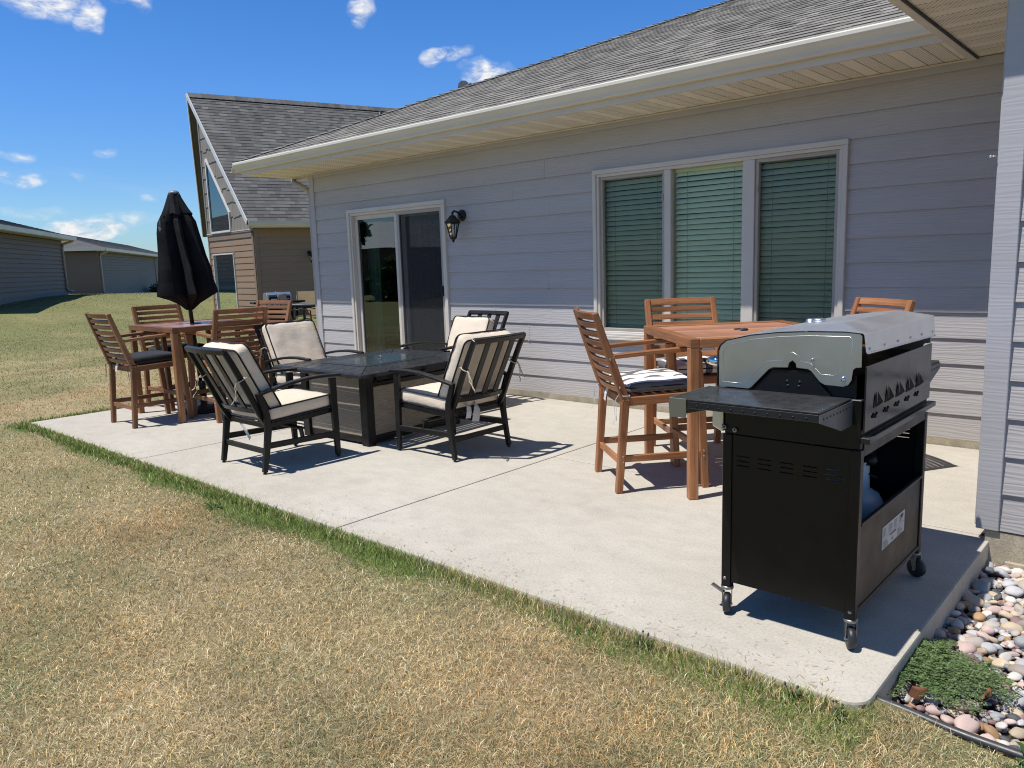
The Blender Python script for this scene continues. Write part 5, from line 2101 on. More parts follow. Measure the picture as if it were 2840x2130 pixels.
def bar_table(name, label, loc, rz, wood, top, scale=1.0):
    t = thing(name, label, 'table', loc, rz, None, scale)
    H, A = 0.930, 0.490
    for sx in (-1, 1):
        for sy in (-1, 1):
            mb = MB()
            mb.bar((sx * (A - 0.0275), sy * (A - 0.0275), 0.0), (sx * (A - 0.0275), sy * (A - 0.0275), H - 0.052), 0.055, 0.055, (0, 1, 0))
            mb.build('leg', wood, t, bevel=0.005)
    mb = MB()
    B = A
    for s in (-1, 1):
        mb.bar((-B, s * (B - 0.029), H - 0.026), (B, s * (B - 0.029), H - 0.026), 0.058, 0.052)
        mb.bar((s * (B - 0.029), -B + 0.059, H - 0.0265), (s * (B - 0.029), B - 0.059, H - 0.0265), 0.058, 0.051)
    mb.build('table_frame', wood, t, bevel=0.004)
    mb = MB()
    n = 10
    w = (2 * (B - 0.064)) / n
    for i in range(n):
        x = -B + 0.064 + (i + 0.5) * w
        y0 = -B + 0.062
        spans = [(y0, B - 0.062)]
        if i in (4, 5):
            spans = [(y0, -0.027), (0.027, B - 0.062)]
        for a, b_ in spans:
            mb.bar((x, a, H - 0.016), (x, b_, H - 0.016), w - 0.005, 0.018)
    mb.build('table_top', top, t, bevel=0.002)
    mb = MB()
    mb.lathe([(0.021, H - 0.012), (0.021, H - 0.002), (0.042, H - 0.001), (0.044, H - 0.006), (0.044, H - 0.02)], (0, 0, 0), 20)
    mb.build('umbrella_grommet', M['black_plastic'], t)
    mb = MB()
    mb.bar((-B + 0.06, 0.0, H - 0.040), (B - 0.06, 0.0, H - 0.040), 0.05, 0.022)
    mb.build('under_brace', wood, t, bevel=0.003)
    return t


U = Vector((-0.735, 0.678))
V = Vector((0.678, 0.735))


def face(dx, dy):
    """rotation that turns local +Y to (dx,dy)"""
    return math.atan2(-dx, dy)


TR = Vector((-1.514, -1.510))
bar_table('bar_table', 'square eucalyptus bar table with sun bleached top behind the stainless grill', (TR.x, TR.y, 0), face(V.x, V.y), M['wood'], M['wood_top'])
GC = 'slatted wooden bar chairs'
# chair A: rear feet at (-2.286,-1.983) and (-1.874,-2.33)
fa = Vector((0.645, 0.764))
ra = Vector((-2.080, -2.157))
ca_ = ra + fa * 0.268
chA = bar_chair('bar_chair', 'slatted wooden bar chair with grey and white striped cushion nearest the grill', 'chair', (ca_.x, ca_.y, 0), face(fa.x, fa.y), GC, M['wood'])
bar_cushion(chA, M['stripe'], 3, M['tie_grey'], 0.095, True, 'grey and white striped seat cushion')


def place_bar(c, f, label, wood=None, scale=1.0):
    o = dup(chA, (c[0], c[1], 0), face(*f), label, GC, scale)
    for ch in list(o.children):
        if ch.name.startswith('seat_cushion'):
            for g in list(ch.children):
                bpy.data.objects.remove(g)
            bpy.data.objects.remove(ch)
    if wood is not None:
        for ch in o.children:
            if ch.data and ch.data.materials[0] == M['wood']:
                key = ch.data.name + '_old'
                if key not in bpy.data.meshes:
                    d = ch.data.copy()
                    d.name = key
                    d.materials[0] = wood
                ch.data = bpy.data.meshes[key]
    return o


fb = Vector((0.735, -0.678))
rb = Vector((-2.185, -1.010))
cb = rb + fb * 0.268
chB = place_bar(cb, fb, 'slatted wooden bar chair with striped cushion in front of the triple window')
bar_cushion(chB, M['stripe'], 8, M['tie_grey'], 0.105, True, 'white and grey striped seat cushion')
fc = Vector((-0.60, -0.80))
rc = Vector((-0.958, -0.945))
cc = rc + fc * 0.268
chC = place_bar(cc, fc, 'slatted wooden bar chair mostly hidden behind the grill, only its back top showing')
bar_cushion(chC, M['stripe'], 9, M['tie_grey'], 0.095, True)

LS = 0.972
TL = Vector((-6.862, -2.405))
bar_table('bar_table', 'reddish wooden bar table with a closed black umbrella through its top', (TL.x, TL.y, 0), R(0.5), M['wood_old'], M['wood_top_old'], LS * 0.985)
c1 = place_bar((-6.786, -2.962), (0.0, 1.0), 'wooden bar chair with black cushion at the patio edge left of the umbrella table', M['wood_old'], LS)
bar_cushion(c1, M['black_fabric'], 11, M['tie_black'], 0.085, False, 'black seat cushion')
c2 = place_bar((-7.375, -2.385), (1.0, 0.03), 'wooden bar chair with black cushion at the far lawn end of the umbrella table', M['wood_old'], LS)
bar_cushion(c2, M['black_fabric'], 12, M['tie_black'], 0.085, False, 'black seat cushion')
c3 = place_bar((-6.350, -2.392), (-1.0, 0.04), 'wooden bar chair with leaf print cushion, its back toward the lounge chairs', M['wood_old'], LS)
bar_cushion(c3, M['floral'], 13, M['tie_black'], 0.085, False, 'dark cushion with green leaf print')
c4 = place_bar((-7.035, -1.735), (0.25, -1.0), 'wooden bar chair with pale sunlit back on the far side of the umbrella table', M['wood_old'], LS)
bar_cushion(c4, M['floral'], 14, M['tie_black'], 0.085, False, 'dark cushion with green leaf print')

# ------------------------------------------------------------------ closed umbrella
um = thing('patio_umbrella', 'closed black market umbrella standing through the reddish bar table', 'umbrella', (TL.x, TL.y, 0))
um.rotation_euler = Matrix.Rotation(R(2.7), 3, Vector((0.666, -0.745, 0)).normalized()).to_euler()
mb = MB()
mb.tube([(0, 0, 0.03), (0, 0, 1.15), (0, 0, 2.14)], 0.020, 14)
mb.build('pole', M['black_metal'], um)
mb = MB()
mb.lathe([(0.0, 2.185), (0.030, 2.180), (0.050, 2.165), (0.052, 2.150), (0.040, 2.145), (0.0, 2.145)], (0, 0, 0), 20)
mb.build('cap', simple('umbrella_cap', (0.25, 0.26, 0.27), 0.4, var=0.3, vs=20), um)


def canopy_surface(prof, nfold, amp, seed, n=160, vent=False):
    """folded cloth hanging round the pole"""
    rn = random.Random(seed)
    ph = [rn.uniform(-0.25, 0.25) for _ in range(nfold)]
    am = [rn.uniform(0.6, 1.25) for _ in range(nfold)]
    vs, fs = [], []
    rows = len(prof)
    for r, z, fa_, ox, oy in prof:
        for k in range(n):
            a = 2 * math.pi * k / n
            q = a / (2 * math.pi) * nfold
            i = int(q) % nfold
            fr = q - int(q)
            prof_w = 1 - abs(2 * fr - 1 + ph[i] * 0.6 * (1 - abs(2 * fr - 1)))
            tri = max(0.0, min(1.0, prof_w)) ** 1.15
            rad = r * (1 - amp * fa_ * am[i] + amp * fa_ * am[i] * tri * 1.5)
            rad += 0.006 * mnoise.noise(Vector((math.cos(a) * 3, math.sin(a) * 3, z * 7 + seed)))
            tw = 0.25 * (2.0 - z)
            vs.append((ox + rad * math.cos(a + tw), oy + rad * math.sin(a + tw), z + (0.012 * math.sin(q * 6.28) if vent else 0)))
    for j in range(rows - 1):
        for k in range(n):
            k2 = (k + 1) % n
            fs.append((j * n + k, j * n + k2, j * n + n + k2, j * n + n + k))
    return vs, fs


CR_ = Vector((0.745, 0.666, 0))
sh = lambda lat: (CR_.x * lat, CR_.y * lat)
prof = []
for z, r, fa_, lat in ((2.120, 0.055, 0.1, 0.0), (2.02, 0.085, 0.3, -0.005), (1.95, 0.125, 0.45, -0.010), (1.88, 0.155, 0.55, -0.012), (1.78, 0.168, 0.62, -0.016), (1.68, 0.175, 0.7, -0.012), (1.55, 0.186, 0.75, -0.006), (1.42, 0.206, 0.8, 0.002), (1.30, 0.215, 0.85, -0.004), (1.21, 0.232, 0.9, -0.004), (1.175, 0.236, 0.9, -0.004), (1.168, 0.226, 0.8, -0.004), (1.13, 0.165, 0.6, 0.010), (1.08, 0.09, 0.5, 0.005), (1.035, 0.045, 0.5, 0.0), (1.02, 0.030, 0.4, 0.0)):
    ox, oy = sh(lat)
    prof.append((r, z, fa_, ox, oy))
mb = MB()
v_, f_ = canopy_surface(prof, 8, 0.62, 5)
mb.add(v_, f_, None, None, False)
mb.build('canopy', M['canopy'], um, recalc=True)
mb = MB()
prof = [(0.050, 2.148, 0.1, 0, 0), (0.070, 2.10, 0.2, 0, 0), (0.100, 2.04, 0.4, 0, 0), (0.140, 1.965, 0.6, 0, 0), (0.149, 1.945, 0.7, 0, 0)]
v_, f_ = canopy_surface(prof, 6, 0.42, 9, 96, True)
mb.add(v_, f_, None, None, False)
mb.build('canopy_vent', M['canopy'], um, recalc=True)
mb = MB()
for a in (3.6, 4.7):
    pts = []
    for i in range(7):
        q = i / 6
        pts.append((math.cos(a) * (0.175 + 0.012 * math.sin(3.1 * q)) + 0.02 * math.sin(6 * q), math.sin(a) * (0.175 + 0.012 * math.sin(3.1 * q)), 1.90 - 0.09 * math.sin(math.pi * q) - 0.02 * q))
    mb.path(pts, 0.004, 0.018, (0, 0, 1))
mb.build('strap', simple('grey_strap', (0.10, 0.10, 0.105), 0.8), um)
mb = MB()
mb.lathe([(0.0, 0.0), (0.235, 0.0), (0.235, 0.022), (0.20, 0.045), (0.06, 0.055), (0.034, 0.065), (0.032, 0.30), (0.026, 0.302), (0.0, 0.302)], (0, 0, 0), 32)
bs = mb.build('umbrella_base', M['black_metal'], None)
bs.location = (TL.x, TL.y, 0.001)
tag(bs, 'round black weighted umbrella base on the concrete under the reddish bar table', 'umbrella base')

# ------------------------------------------------------------------ low lounge chair (metal, cream cushions)
def lounge_chair(name, label, loc, rz, group):
    t = thing(name, label, 'chair', loc, rz, group)
    LX = 0.283
    bm_ = M['black_metal']
    for s in (-1, 1):
        mb = MB()
        mb.path([(s * LX, -0.303, 0.012), (s * LX, -0.275, 0.16), (s * LX, -0.252, 0.31), (s * LX, -0.258, 0.41), (s * LX, -0.288, 0.50), (s * LX, -0.308, 0.556)], 0.030, [0.034, 0.042, 0.048, 0.046, 0.040, 0.036], (0, 1, 0))
        lg = mb.build('leg', bm_, t, bevel=0.004)
        mb = MB()
        mb.lathe([(0.0, 0.0), (0.013, 0.0), (0.013, 0.007), (0.006, 0.009), (0.006, 0.02)], (s * LX, -0.303, 0), 10)
        mb.build('foot_glide', M['rubber'], lg)
        mb = MB()
        mb.path([(s * LX, 0.303, 0.012), (s * LX, 0.297, 0.20), (s * LX, 0.292, 0.42), (s * LX, 0.292, 0.592)], 0.030, [0.036, 0.048, 0.054, 0.056], (0, 1, 0))
        lg = mb.build('leg', bm_, t, bevel=0.004)
        mb = MB()
        mb.lathe([(0.0, 0.0), (0.013, 0.0), (0.013, 0.007), (0.006, 0.009), (0.006, 0.02)], (s * LX, 0.303, 0), 10)
        mb.build('foot_glide', M['rubber'], lg)
        mb = MB()
        pts = []
        for i in range(13):
            q = i / 12
            y = -0.325 + q * 0.685
            z = 0.552 + 0.066 * math.sin(min(1.0, q * 1.18) * math.pi * 0.58) - 0.012 * max(0, q - 0.8) * 5 * 0.6
            pts.append((s * (LX + 0.004), y, z))
        mb.path(pts, [0.040 + 0.016 * math.sin(math.pi * i / 12) for i in range(13)], 0.021)
        mb.build('armrest', bm_, t, bevel=0.005)
        mb = MB()
        mb.bar((s * (LX - 0.001), -0.262, 0.190), (s * (LX - 0.001), 0.285, 0.178), 0.026, 0.040)
        mb.build('stretcher', bm_, t, bevel=0.003)
        mb = MB()
        # back side member
        mb.path([(s * 0.254, -0.236, 0.318), (s * 0.254, -0.292, 0.42), (s * 0.254, -0.378, 0.61), (s * 0.254, -0.462, 0.78), (s * 0.254, -0.512, 0.872)], 0.026, [0.040, 0.044, 0.042, 0.038, 0.036], (0, 1, 0.4))
        mb.build('back_frame', bm_, t, bevel=0.004)
    mb = MB()
    mb.bar((-LX + 0.015, -0.272, 0.150), (LX - 0.015, -0.272, 0.150), 0.024, 0.036)
    mb.build('stretcher', bm_, t, bevel=0.003)

    def cross(z, bow, n=9, half=0.250):
        yb = -0.2365 - (z - 0.318) * 0.4975
        return [(q * half, yb - bow * (1 - q * q), z) for q in [i / (n - 1) * 2 - 1 for i in range(n)]]
    mb = MB()
    mb.path(cross(0.862, 0.022, half=0.262), 0.030, 0.040, (0, -0.5, 1))
    mb.build('top_rail', bm_, t, bevel=0.004)
    mb = MB()
    mb.path(cross(0.437, 0.030), 0.018, 0.040, (0, -0.45, 1))
    mb.build('back_rail', bm_, t, bevel=0.003)
    for x in (-0.125, 0.0, 0.125):
        mb = MB()
        q = x / 0.25
        pts = []
        for i in range(5):
            z = 0.445 + i / 4 * 0.41
            yb = -0.2365 - (z - 0.318) * 0.4975 - 0.027 * (1 - q * q)
            pts.append((x, yb, z))
        mb.path(pts, 0.050, 0.012, (0, 1, 0.4))
        mb.build('back_slat', bm_, t, bevel=0.002)
    mb = MB()
    for s in (-1, 1):
        mb.bar((s * 0.252, -0.245, 0.322), (s * 0.252, 0.285, 0.352), 0.028, 0.036)
    mb.bar((-0.240, 0.272, 0.350), (0.240, 0.272, 0.350), 0.028, 0.034)
    mb.bar((-0.240, -0.235, 0.322), (0.240, -0.235, 0.322), 0.028, 0.034)
    for i in range(5):
        y = -0.16 + i * 0.09
        mb.bar((-0.240, y, 0.329 + 0.055 * (y + 0.2)), (0.240, y, 0.329 + 0.055 * (y + 0.2)), 0.045, 0.010)
    mb.build('seat_frame', bm_, t, bevel=0.003)
    mb = MB()
    mb.bar((-0.07, -0.12, 0.300), (-0.07, 0.16, 0.300), 0.03, 0.02)
    mb.bar((0.07, -0.12, 0.300), (0.07, 0.16, 0.300), 0.03, 0.02)
    mb.bar((-LX + 0.01, 0.02, 0.262), (LX - 0.01, 0.02, 0.262), 0.05, 0.014)
    mb.path([(0, -0.15, 0.285), (0, -0.05, 0.268), (0, 0.10, 0.272), (0, 0.19, 0.295)], 0.11, 0.012)
    for s in (-1, 1):
        mb.bar((s * (LX - 0.03), 0.02, 0.262), (s * (LX - 0.012), 0.02, 0.20), 0.04, 0.014, (0, 1, 0))
        for yy in (-0.05, 0.08):
            mb.tube([(s * 0.07, yy, 0.300), (s * 0.07, yy, 0.250)], 0.007, 6)
    mb.build('rocker_spring', bm_, t, bevel=0.002)
    return t


def lounge_cushions(t, seed, back_drop=0.0, lean=0.0, shift=0.0, back_w=0.50):
    xs = Matrix.Translation((0, 0.028, 0.412)) @ Matrix.Rotation(R(3.2), 4, 'X')
    c = cushion_mesh('seat_cushion', 0.520, 0.520, 0.110, M['cream'], t, seed, 15, 0.80, 0.035, (), 0.005, xs)
    mb = MB()
    for z in (-0.043, 0.043):
        mb.tube([xs @ p for p in rrect(0.532, 0.532, 0.034, z)], 0.0062, 6, closed=True)
    mb.build('piping', M['piping'], c)
    a = math.atan(0.4975) + lean
    # back pillow: its plane is tilted with the chair back
    h = 0.520
    base = Vector((shift, -0.118, 0.462 - back_drop))
    rot = Matrix.Rotation(a, 4, 'X')
    xb = Matrix.Translation(base) @ rot @ Matrix.Translation((0, -0.052, h / 2 - 0.03)) @ Matrix.Rotation(R(90), 4, 'X')
    tf = [(0.0, 0.02, 0.22, 0.006)]
    p = cushion_mesh('back_cushion', back_w, h, 0.125, M['cream'], t, seed + 50, 17, 0.72, 0.040, tf, 0.010, xb)
    mb = MB()
    for z in (-0.043, 0.043):
        mb.tube([xb @ q for q in rrect(back_w + 0.010, h + 0.010, 0.038, z)], 0.0062, 6, closed=True)
    mb.build('piping', M['piping'], p)
    rn = random.Random(seed)
    for s in (-1, 1):
        mb = MB()
        z0 = 0.665
        y0 = -0.2365 - (z0 - 0.318) * 0.4975
        ring = []
        for i in range(10):
            an = 2 * math.pi * i / 10
            ring.append((s * 0.254 + 0.024 * math.cos(an), y0 + 0.030 * math.sin(an), z0 + 0.014 * math.sin(an)))
        mb.tube(ring, 0.004, 5, closed=True)
        for k in range(2):
            x, y, z = s * 0.262, y0 - 0.030, z0 - 0.008
            pts = []
            for j in range(7):
                pts.append((x, y, z))
                x += s * rn.uniform(-0.008, 0.012)
                y += rn.uniform(-0.018, 0.006)
                z -= rn.uniform(0.012, 0.030)
            mb.path(pts, 0.007, 0.003, (0.3, 1, 0.2))
        mb.tube([(s * 0.25, y0 + 0.02, z0), (s * 0.245, y0 + 0.08, z0 + 0.015), (s * 0.24, y0 + 0.12, z0 + 0.01)], 0.0045, 5)
        mb.build('tie', M['tie'], p)
        mb = MB()
        mb.tube([(s * 0.22, -0.20, 0.365), (s * 0.255, -0.252, 0.352), (s * 0.285, -0.262, 0.335), (s * 0.272, -0.235, 0.318), (s * 0.235, -0.215, 0.33)], 0.006, 5)
        mb.build('tie', M['tie'], c)
    return c, p


GL = 'black metal lounge chairs round the fire table'
LR = lounge_chair('lounge_chair', 'black slatted lounge chair with cream cushions, at the right end of the fire table', (-3.540, -2.091, 0), face(-1, 0), GL)
LL_ = dup(LR, (-4.367, -3.065, 0), face(0.0, 1), 'black slatted lounge chair with cream cushions nearest the lawn, arms toward the fire table', GL)
LB = dup(LR, (-5.440, -2.020, 0), face(1, 0.02), 'lounge chair with wide cream pillow facing right at the left end of the fire table', GL)
LD = dup(LR, (-4.745, -0.945, 0), face(-0.03, -1), 'lounge chair by the sliding door, its slatted back standing above the cream pillow', GL, 1.035)
_, pR = lounge_cushions(LR, 21)
cL, pL = lounge_cushions(LL_, 31)
lounge_cushions(LB, 41, back_w=0.515)
lounge_cushions(LD, 51, back_drop=0.075, lean=-0.06, shift=0.035, back_w=0.48)
# sewn-in labels
mb = MB()
mb.path([(0.02, -0.235, 0.37), (0.00, -0.262, 0.345), (-0.02, -0.272, 0.30), (-0.03, -0.268, 0.245)], 0.075, 0.0015, (0, 1, 0.2))
mb.build('care_label', M['rag_white'], pR)
mb = MB()
mb.path([(-0.10, -0.240, 0.385), (-0.105, -0.280, 0.37), (-0.115, -0.292, 0.33), (-0.12, -0.285, 0.285)], 0.050, 0.0015, (0, 1, 0.2))
mb.build('care_label', M['rag_white'], pR)
mb = MB()
mb.path([(-0.10, -0.225, 0.34), (-0.10, -0.245, 0.31), (-0.04, -0.240, 0.25), (0.0, -0.235, 0.20)], 0.040, 0.0015, (0, 1, 0.2))
mb.build('care_label', M['rag_white'], cL)

# ------------------------------------------------------------------ fire table
ft = thing('fire_table', 'black slatted fire pit table with woven taupe side panels between four lounge chairs', 'fire table', (-4.565, -1.945, 0), R(2.6))
TW, TD, TH = 1.15, 1.36, 0.605
mb = MB()
HX, HY = 0.24, 0.345     # half size of the burner lid


def ring(mb, a0, b0, a1, b1, z0, z1, th):
    """mitred slat frame between two rectangles"""
    def cs(a, b, z):
        return [Vector((-a, -b, z)), Vector((a, -b, z)), Vector((a, b, z)), Vector((-a, b, z))]
    o, i = cs(a0, b0, z0), cs(a1, b1, z1)
    dz = Vector((0, 0, th))
    for k in range(4):
        k2 = (k + 1) % 4
        g = (o[k2] - o[k]).normalized() * 0.002
        A, B_, C_, D = o[k] + g, o[k2] - g, i[k2] - g, i[k] + g
        mb.add([A, B_, C_, D, A - dz, B_ - dz, C_ - dz, D - dz], [(0, 1, 2, 3), (7, 6, 5, 4), (0, 4, 5, 1), (1, 5, 6, 2), (2, 6, 7, 3), (3, 7, 4, 0)])


NS = 5
gap = 0.0085
ax, bx_ = TW / 2 - 0.030, TD / 2 - 0.030
stx, sty = (ax - HX - 0.05) / NS, (bx_ - HY - 0.05) / NS
for k in range(NS):
    ring(mb, ax - k * stx, bx_ - k * sty, ax - (k + 1) * stx + gap, bx_ - (k + 1) * sty + gap, TH, TH, 0.016)
mb.build('table_top', M['dark_slat'], ft, bevel=0.003)
mb = MB()
ring(mb, TW / 2, TD / 2, TW / 2 - 0.028, TD / 2 - 0.028, TH - 0.012, TH + 0.001, 0.028)
mb.build('table_edge', M['dark_slat'], ft, bevel=0.005)
mb = MB()
for s in (-1, 1):
    mb.bar((-TW / 2 + 0.05, s * 0.42, TH - 0.040), (TW / 2 - 0.05, s * 0.42, TH - 0.040), 0.035, 0.030)
    mb.bar((s * 0.34, -TD / 2 + 0.05, TH - 0.041), (s * 0.34, TD / 2 - 0.05, TH - 0.041), 0.035, 0.030)
mb.build('table_apron', M['black_metal'], ft, bevel=0.003)
mb = MB()
ring(mb, HX + 0.048, HY + 0.048, HX + 0.004, HY + 0.004, TH + 0.003, TH + 0.003, 0.02)
mb.build('burner_frame', M['dark_slat'], ft, bevel=0.003)
mb = MB()
mb.box((0, 0, TH - 0.002), (2 * HX, 2 * HY, 0.014))
lid = mb.build('burner_lid', M['lid_glass'], ft, bevel=0.003)
mb = MB()
mb.box((0, 0.0, TH + 0.007), (0.05, 0.022, 0.004))
mb.tube([(-0.018, 0, TH + 0.008), (-0.018, 0, TH + 0.026), (-0.010, 0, TH + 0.032), (0.010, 0, TH + 0.032), (0.018, 0, TH + 0.026), (0.018, 0, TH + 0.008)], 0.004, 6)
mb.build('lid_handle', M['zinc'], lid)
BX, BY, BZ = 0.415, 0.520, 0.560
for sx in (-1, 1):
    for sy in (-1, 1):
        mb = MB()
        mb.bar((sx * (BX - 0.04), sy * (BY - 0.04), 0.0), (sx * (BX - 0.04), sy * (BY - 0.04), TH - 0.025), 0.08, 0.08, (0, 1, 0))
        mb.build('leg', M['black_metal'], ft, bevel=0.004)
for s in (-1, 1):
    mb = MB()
    mb.box((0, s * (BY - 0.035), 0.305), (2 * BX - 0.165, 0.02, 0.47))
    mb.build('side_panel', M['woven'], ft, bevel=0.002)
    mb = MB()
    mb.box((s * (BX - 0.035), 0, 0.265), (0.02, 2 * BY - 0.165, 0.385))
    mb.build('side_panel', M['woven'], ft, bevel=0.002)
    mb = MB()
    mb.box((0, s * (BY - 0.034), 0.045), (2 * BX - 0.162, 0.026, 0.05))
    mb.box((s * (BX - 0.034), 0, 0.045), (0.026, 2 * BY - 0.162, 0.05))
    mb.box((s * (BX - 0.034), 0, 0.475), (0.030, 2 * BY - 0.162, 0.032))
    mb.build('base_rail', M['black_metal'], ft, bevel=0.002)
mb = MB()
mb.box((BX - 0.05, 0, 0.525), (0.02, 2 * BY - 0.162, 0.06))
mb.box((BX - 0.028, -0.30, 0.525), (0.02, 0.17, 0.05))
for y in (0.05, 0.14):
    mb.lathe([(0.0, 0.028), (0.014, 0.026), (0.017, 0.0)], (BX - 0.040, y, 0.525), 12, rot=Matrix.Rotation(R(90), 3, 'Y'))
mb.build('control_panel', M['black_gloss'], ft, bevel=0.003)
mb = MB()
for z in (0.425, 0.275, 0.125):
    for (xa, xb) in ((-0.32, -0.02), (0.015, 0.325)):
        pts = []
        for i in range(9):
            q = i / 8
            pts.append((xa + (xb - xa) * q, -(BY - 0.0245), z - 0.004 * math.sin(q * 3) - (0.012 * q if xa > 0 else 0)))
        mb.path(pts, 0.003, 0.0065)
mb.build('metal_inlay', simple('pale_inlay', (0.50, 0.45, 0.36), 0.5), ft)

# ------------------------------------------------------------------ stainless topped gas grill (seen from behind)
M['steel_end'] = mat_brushed('brushed_stainless_end', (0.54, 0.51, 0.46), 0.36)
gr = thing('gas_grill', 'black gas grill on casters with stainless lid, seen from behind at the patio end', 'grill', (-0.440, -2.960, 0))
# local x: -0.25 front .. +0.25 back ; y: -0.43 .. +0.41
YN, YF = -0.430, 0.400
XF_, XB = -0.250, 0.252
for sx, xx in (('f', XF_ + 0.018), ('b', XB - 0.018)):
    for yy in (YN + 0.018, YF - 0.018):
        mb = MB()
        mb.bar((xx, yy, 0.105), (xx, yy, 0.715), 0.036, 0.036, (0, 1, 0))
        mb.build('leg', M['black_panel'], gr, bevel=0.003)
        # caster
        mb = MB()
        fl = 1 if yy < 0 else -1
        mb.lathe([(0.0, 0.108), (0.024, 0.108), (0.024, 0.098), (0.016, 0.094), (0.0, 0.094)], (xx, yy, 0), 16)
        for s in (-1, 1):
            mb.prism([(xx - 0.016, 0.098), (xx + 0.017, 0.098), (xx + 0.018, 0.050), (xx + 0.014, 0.030), (xx + 0.006, 0.032), (xx - 0.006, 0.07)], 'y', yy + s * 0.0165, yy + s * 0.0185)
        mb.tube([(xx + 0.010, yy - 0.021, 0.036), (xx + 0.010, yy + 0.021, 0.036)], 0.0055, 8)
        ang = {(1, -1): -1.05, (0, -1): -1.2, (1, 1): -0.35, (0, 1): -0.6}[(1 if sx == 'b' else 0, 1 if yy > 0 else -1)]
        RZ = Matrix.Rotation(ang, 3, 'Z')

        def spin(m_):
            for i_ in range(len(m_.v)):
                q_ = RZ @ (Vector(m_.v[i_]) - Vector((xx, yy, 0))) + Vector((xx, yy, 0))
                m_.v[i_] = tuple(q_)
        spin(mb)
        cs_ = mb.build('caster', M['zinc'], gr)
        mb = MB()
        mb.lathe([(0.012, -0.013), (0.034, -0.0135), (0.0395, -0.009), (0.0405, 0.0), (0.0395, 0.009), (0.034, 0.0135), (0.012, 0.013)], (xx + 0.010, yy, 0.0405), 28, rot=Matrix.Rotation(R(90), 3, 'X'))
        spin(mb)
        mb.build('wheel', M['rubber'], cs_)
mb = MB()
mb.box((XF_ - 0.022, YN + 0.02, 0.085), (0.055, 0.018, 0.006), Matrix.Rotation(0.4, 3, 'Y'))
mb.build('caster_brake', M['zinc'], gr)


def vent_panel(mb, y, th, vents):
    """cart side with slotted vents: strips leave real gaps"""
    x0, x1, z0, z1 = XF_ + 0.037, XB - 0.037, 0.128, 0.712
    zt = [0.596, 0.614, 0.632]
    sl = 0.0038
    mb.box(((x0 + x1) / 2, y, (z0 + zt[0]) / 2), (x1 - x0, th, zt[0] - z0))
    mb.box(((x0 + x1) / 2, y, (zt[2] + sl + z1) / 2), (x1 - x0, th, z1 - zt[2] - sl))
    edges = [x0]
    for (a, b_) in vents:
        edges += [a, b_]
    edges.append(x1)
    for i in range(0, len(edges) - 1, 2):
        a, b_ = edges[i], edges[i + 1]
        mb.box(((a + b_) / 2, y, (zt[0] + zt[2] + sl) / 2), (b_ - a, th, zt[2] + sl - zt[0]))
    for (a, b_) in vents:
        for k in range(2):
            mb.box(((a + b_) / 2, y, (zt[k] + sl + zt[k + 1]) / 2), (b_ - a, th, zt[k + 1] - zt[k] - sl))


vents = [(-0.196 + i * 0.083, -0.196 + i * 0.083 + 0.052) for i in range(5)]
mb = MB()
vent_panel(mb, YN + 0.010, 0.004, vents)
mb.build('side_panel', M['black_panel'], gr)
mb = MB()
vent_panel(mb, YF - 0.010, 0.004, vents)
mb.build('side_panel', M['black_panel'], gr)
mb = MB()
mb.box((XB - 0.008, (YN + YF) / 2, 0.290), (0.004, YF - YN - 0.072, 0.300))
bp = mb.build('back_panel', simple('dull_black_panel', (0.010, 0.0093, 0.0085), 0.42, var=0.25, vs=3, bump=0.02, bs=12, dust=0.04, spec=0.3), gr, bevel=0.002)
mb = MB()
mb.bar((XB - 0.006, YN + 0.036, 0.446), (XB - 0.006, YF - 0.036, 0.446), 0.016, 0.010)
mb.bar((XB - 0.006, YN + 0.036, 0.135), (XB - 0.006, YF - 0.036, 0.135), 0.012, 0.014)
mb.bar((XB - 0.008, YN + 0.036, 0.712), (XB - 0.008, YF - 0.036, 0.712), 0.014, 0.05)
mb.build('frame_rail', M['black_panel'], gr, bevel=0.002)
mb = MB()
mb.box(((XF_ + XB) / 2, (YN + YF) / 2, 0.132), (XB - XF_ - 0.02, YF - YN - 0.02, 0.012))
mb.build('bottom_shelf', M['black_panel'], gr, bevel=0.002)
mb = MB()
mb.box((XF_ + 0.004, (YN + YF) / 2, 0.42), (0.012, YF - YN - 0.075, 0.56))
mb.build('front_door', M['black_gloss'], gr, bevel=0.003)
# warning label
lab = MB()
lab.box((XB - 0.0052, 0.006, 0.318), (0.0016, 0.28, 0.088))
lb = lab.build('warning_label', simple('label_paper', (0.58, 0.57, 0.55), 0.6, var=0.03), bp)
mb = MB()
lr = random.Random(4)
X_ = XB - 0.0040
for blk in range(4):
    y0 = -0.128 + blk * 0.066
    for ln in range(5):
        z_ = 0.353 - ln * 0.0062
        w = lr.uniform(0.03, 0.052)
        mb.quad((X_, y0, z_), (X_, y0 + w, z_), (X_, y0 + w, z_ - 0.0021), (X_, y0, z_ - 0.0021))
for blk in range(3):
    y0 = -0.128 + (blk * 0.09)
    for ln in range(5):
        z_ = 0.305 - ln * 0.0062
        w = lr.uniform(0.035, 0.07)
        if blk == 1:
            continue
        mb.quad((X_, y0, z_), (X_, y0 + w, z_), (X_, y0 + w, z_ - 0.0021), (X_, y0, z_ - 0.0021))
mb.quad((X_, -0.045, 0.313), (X_, 0.035, 0.313), (X_, 0.035, 0.307), (X_, -0.045, 0.307))
mb.add([(X_, -0.012, 0.301), (X_, -0.020, 0.283), (X_, -0.004, 0.283)], [(0, 1, 2)])
mb.quad((X_, -0.135, 0.3195), (X_, 0.140, 0.3195), (X_, 0.140, 0.3185), (X_, -0.135, 0.3185))
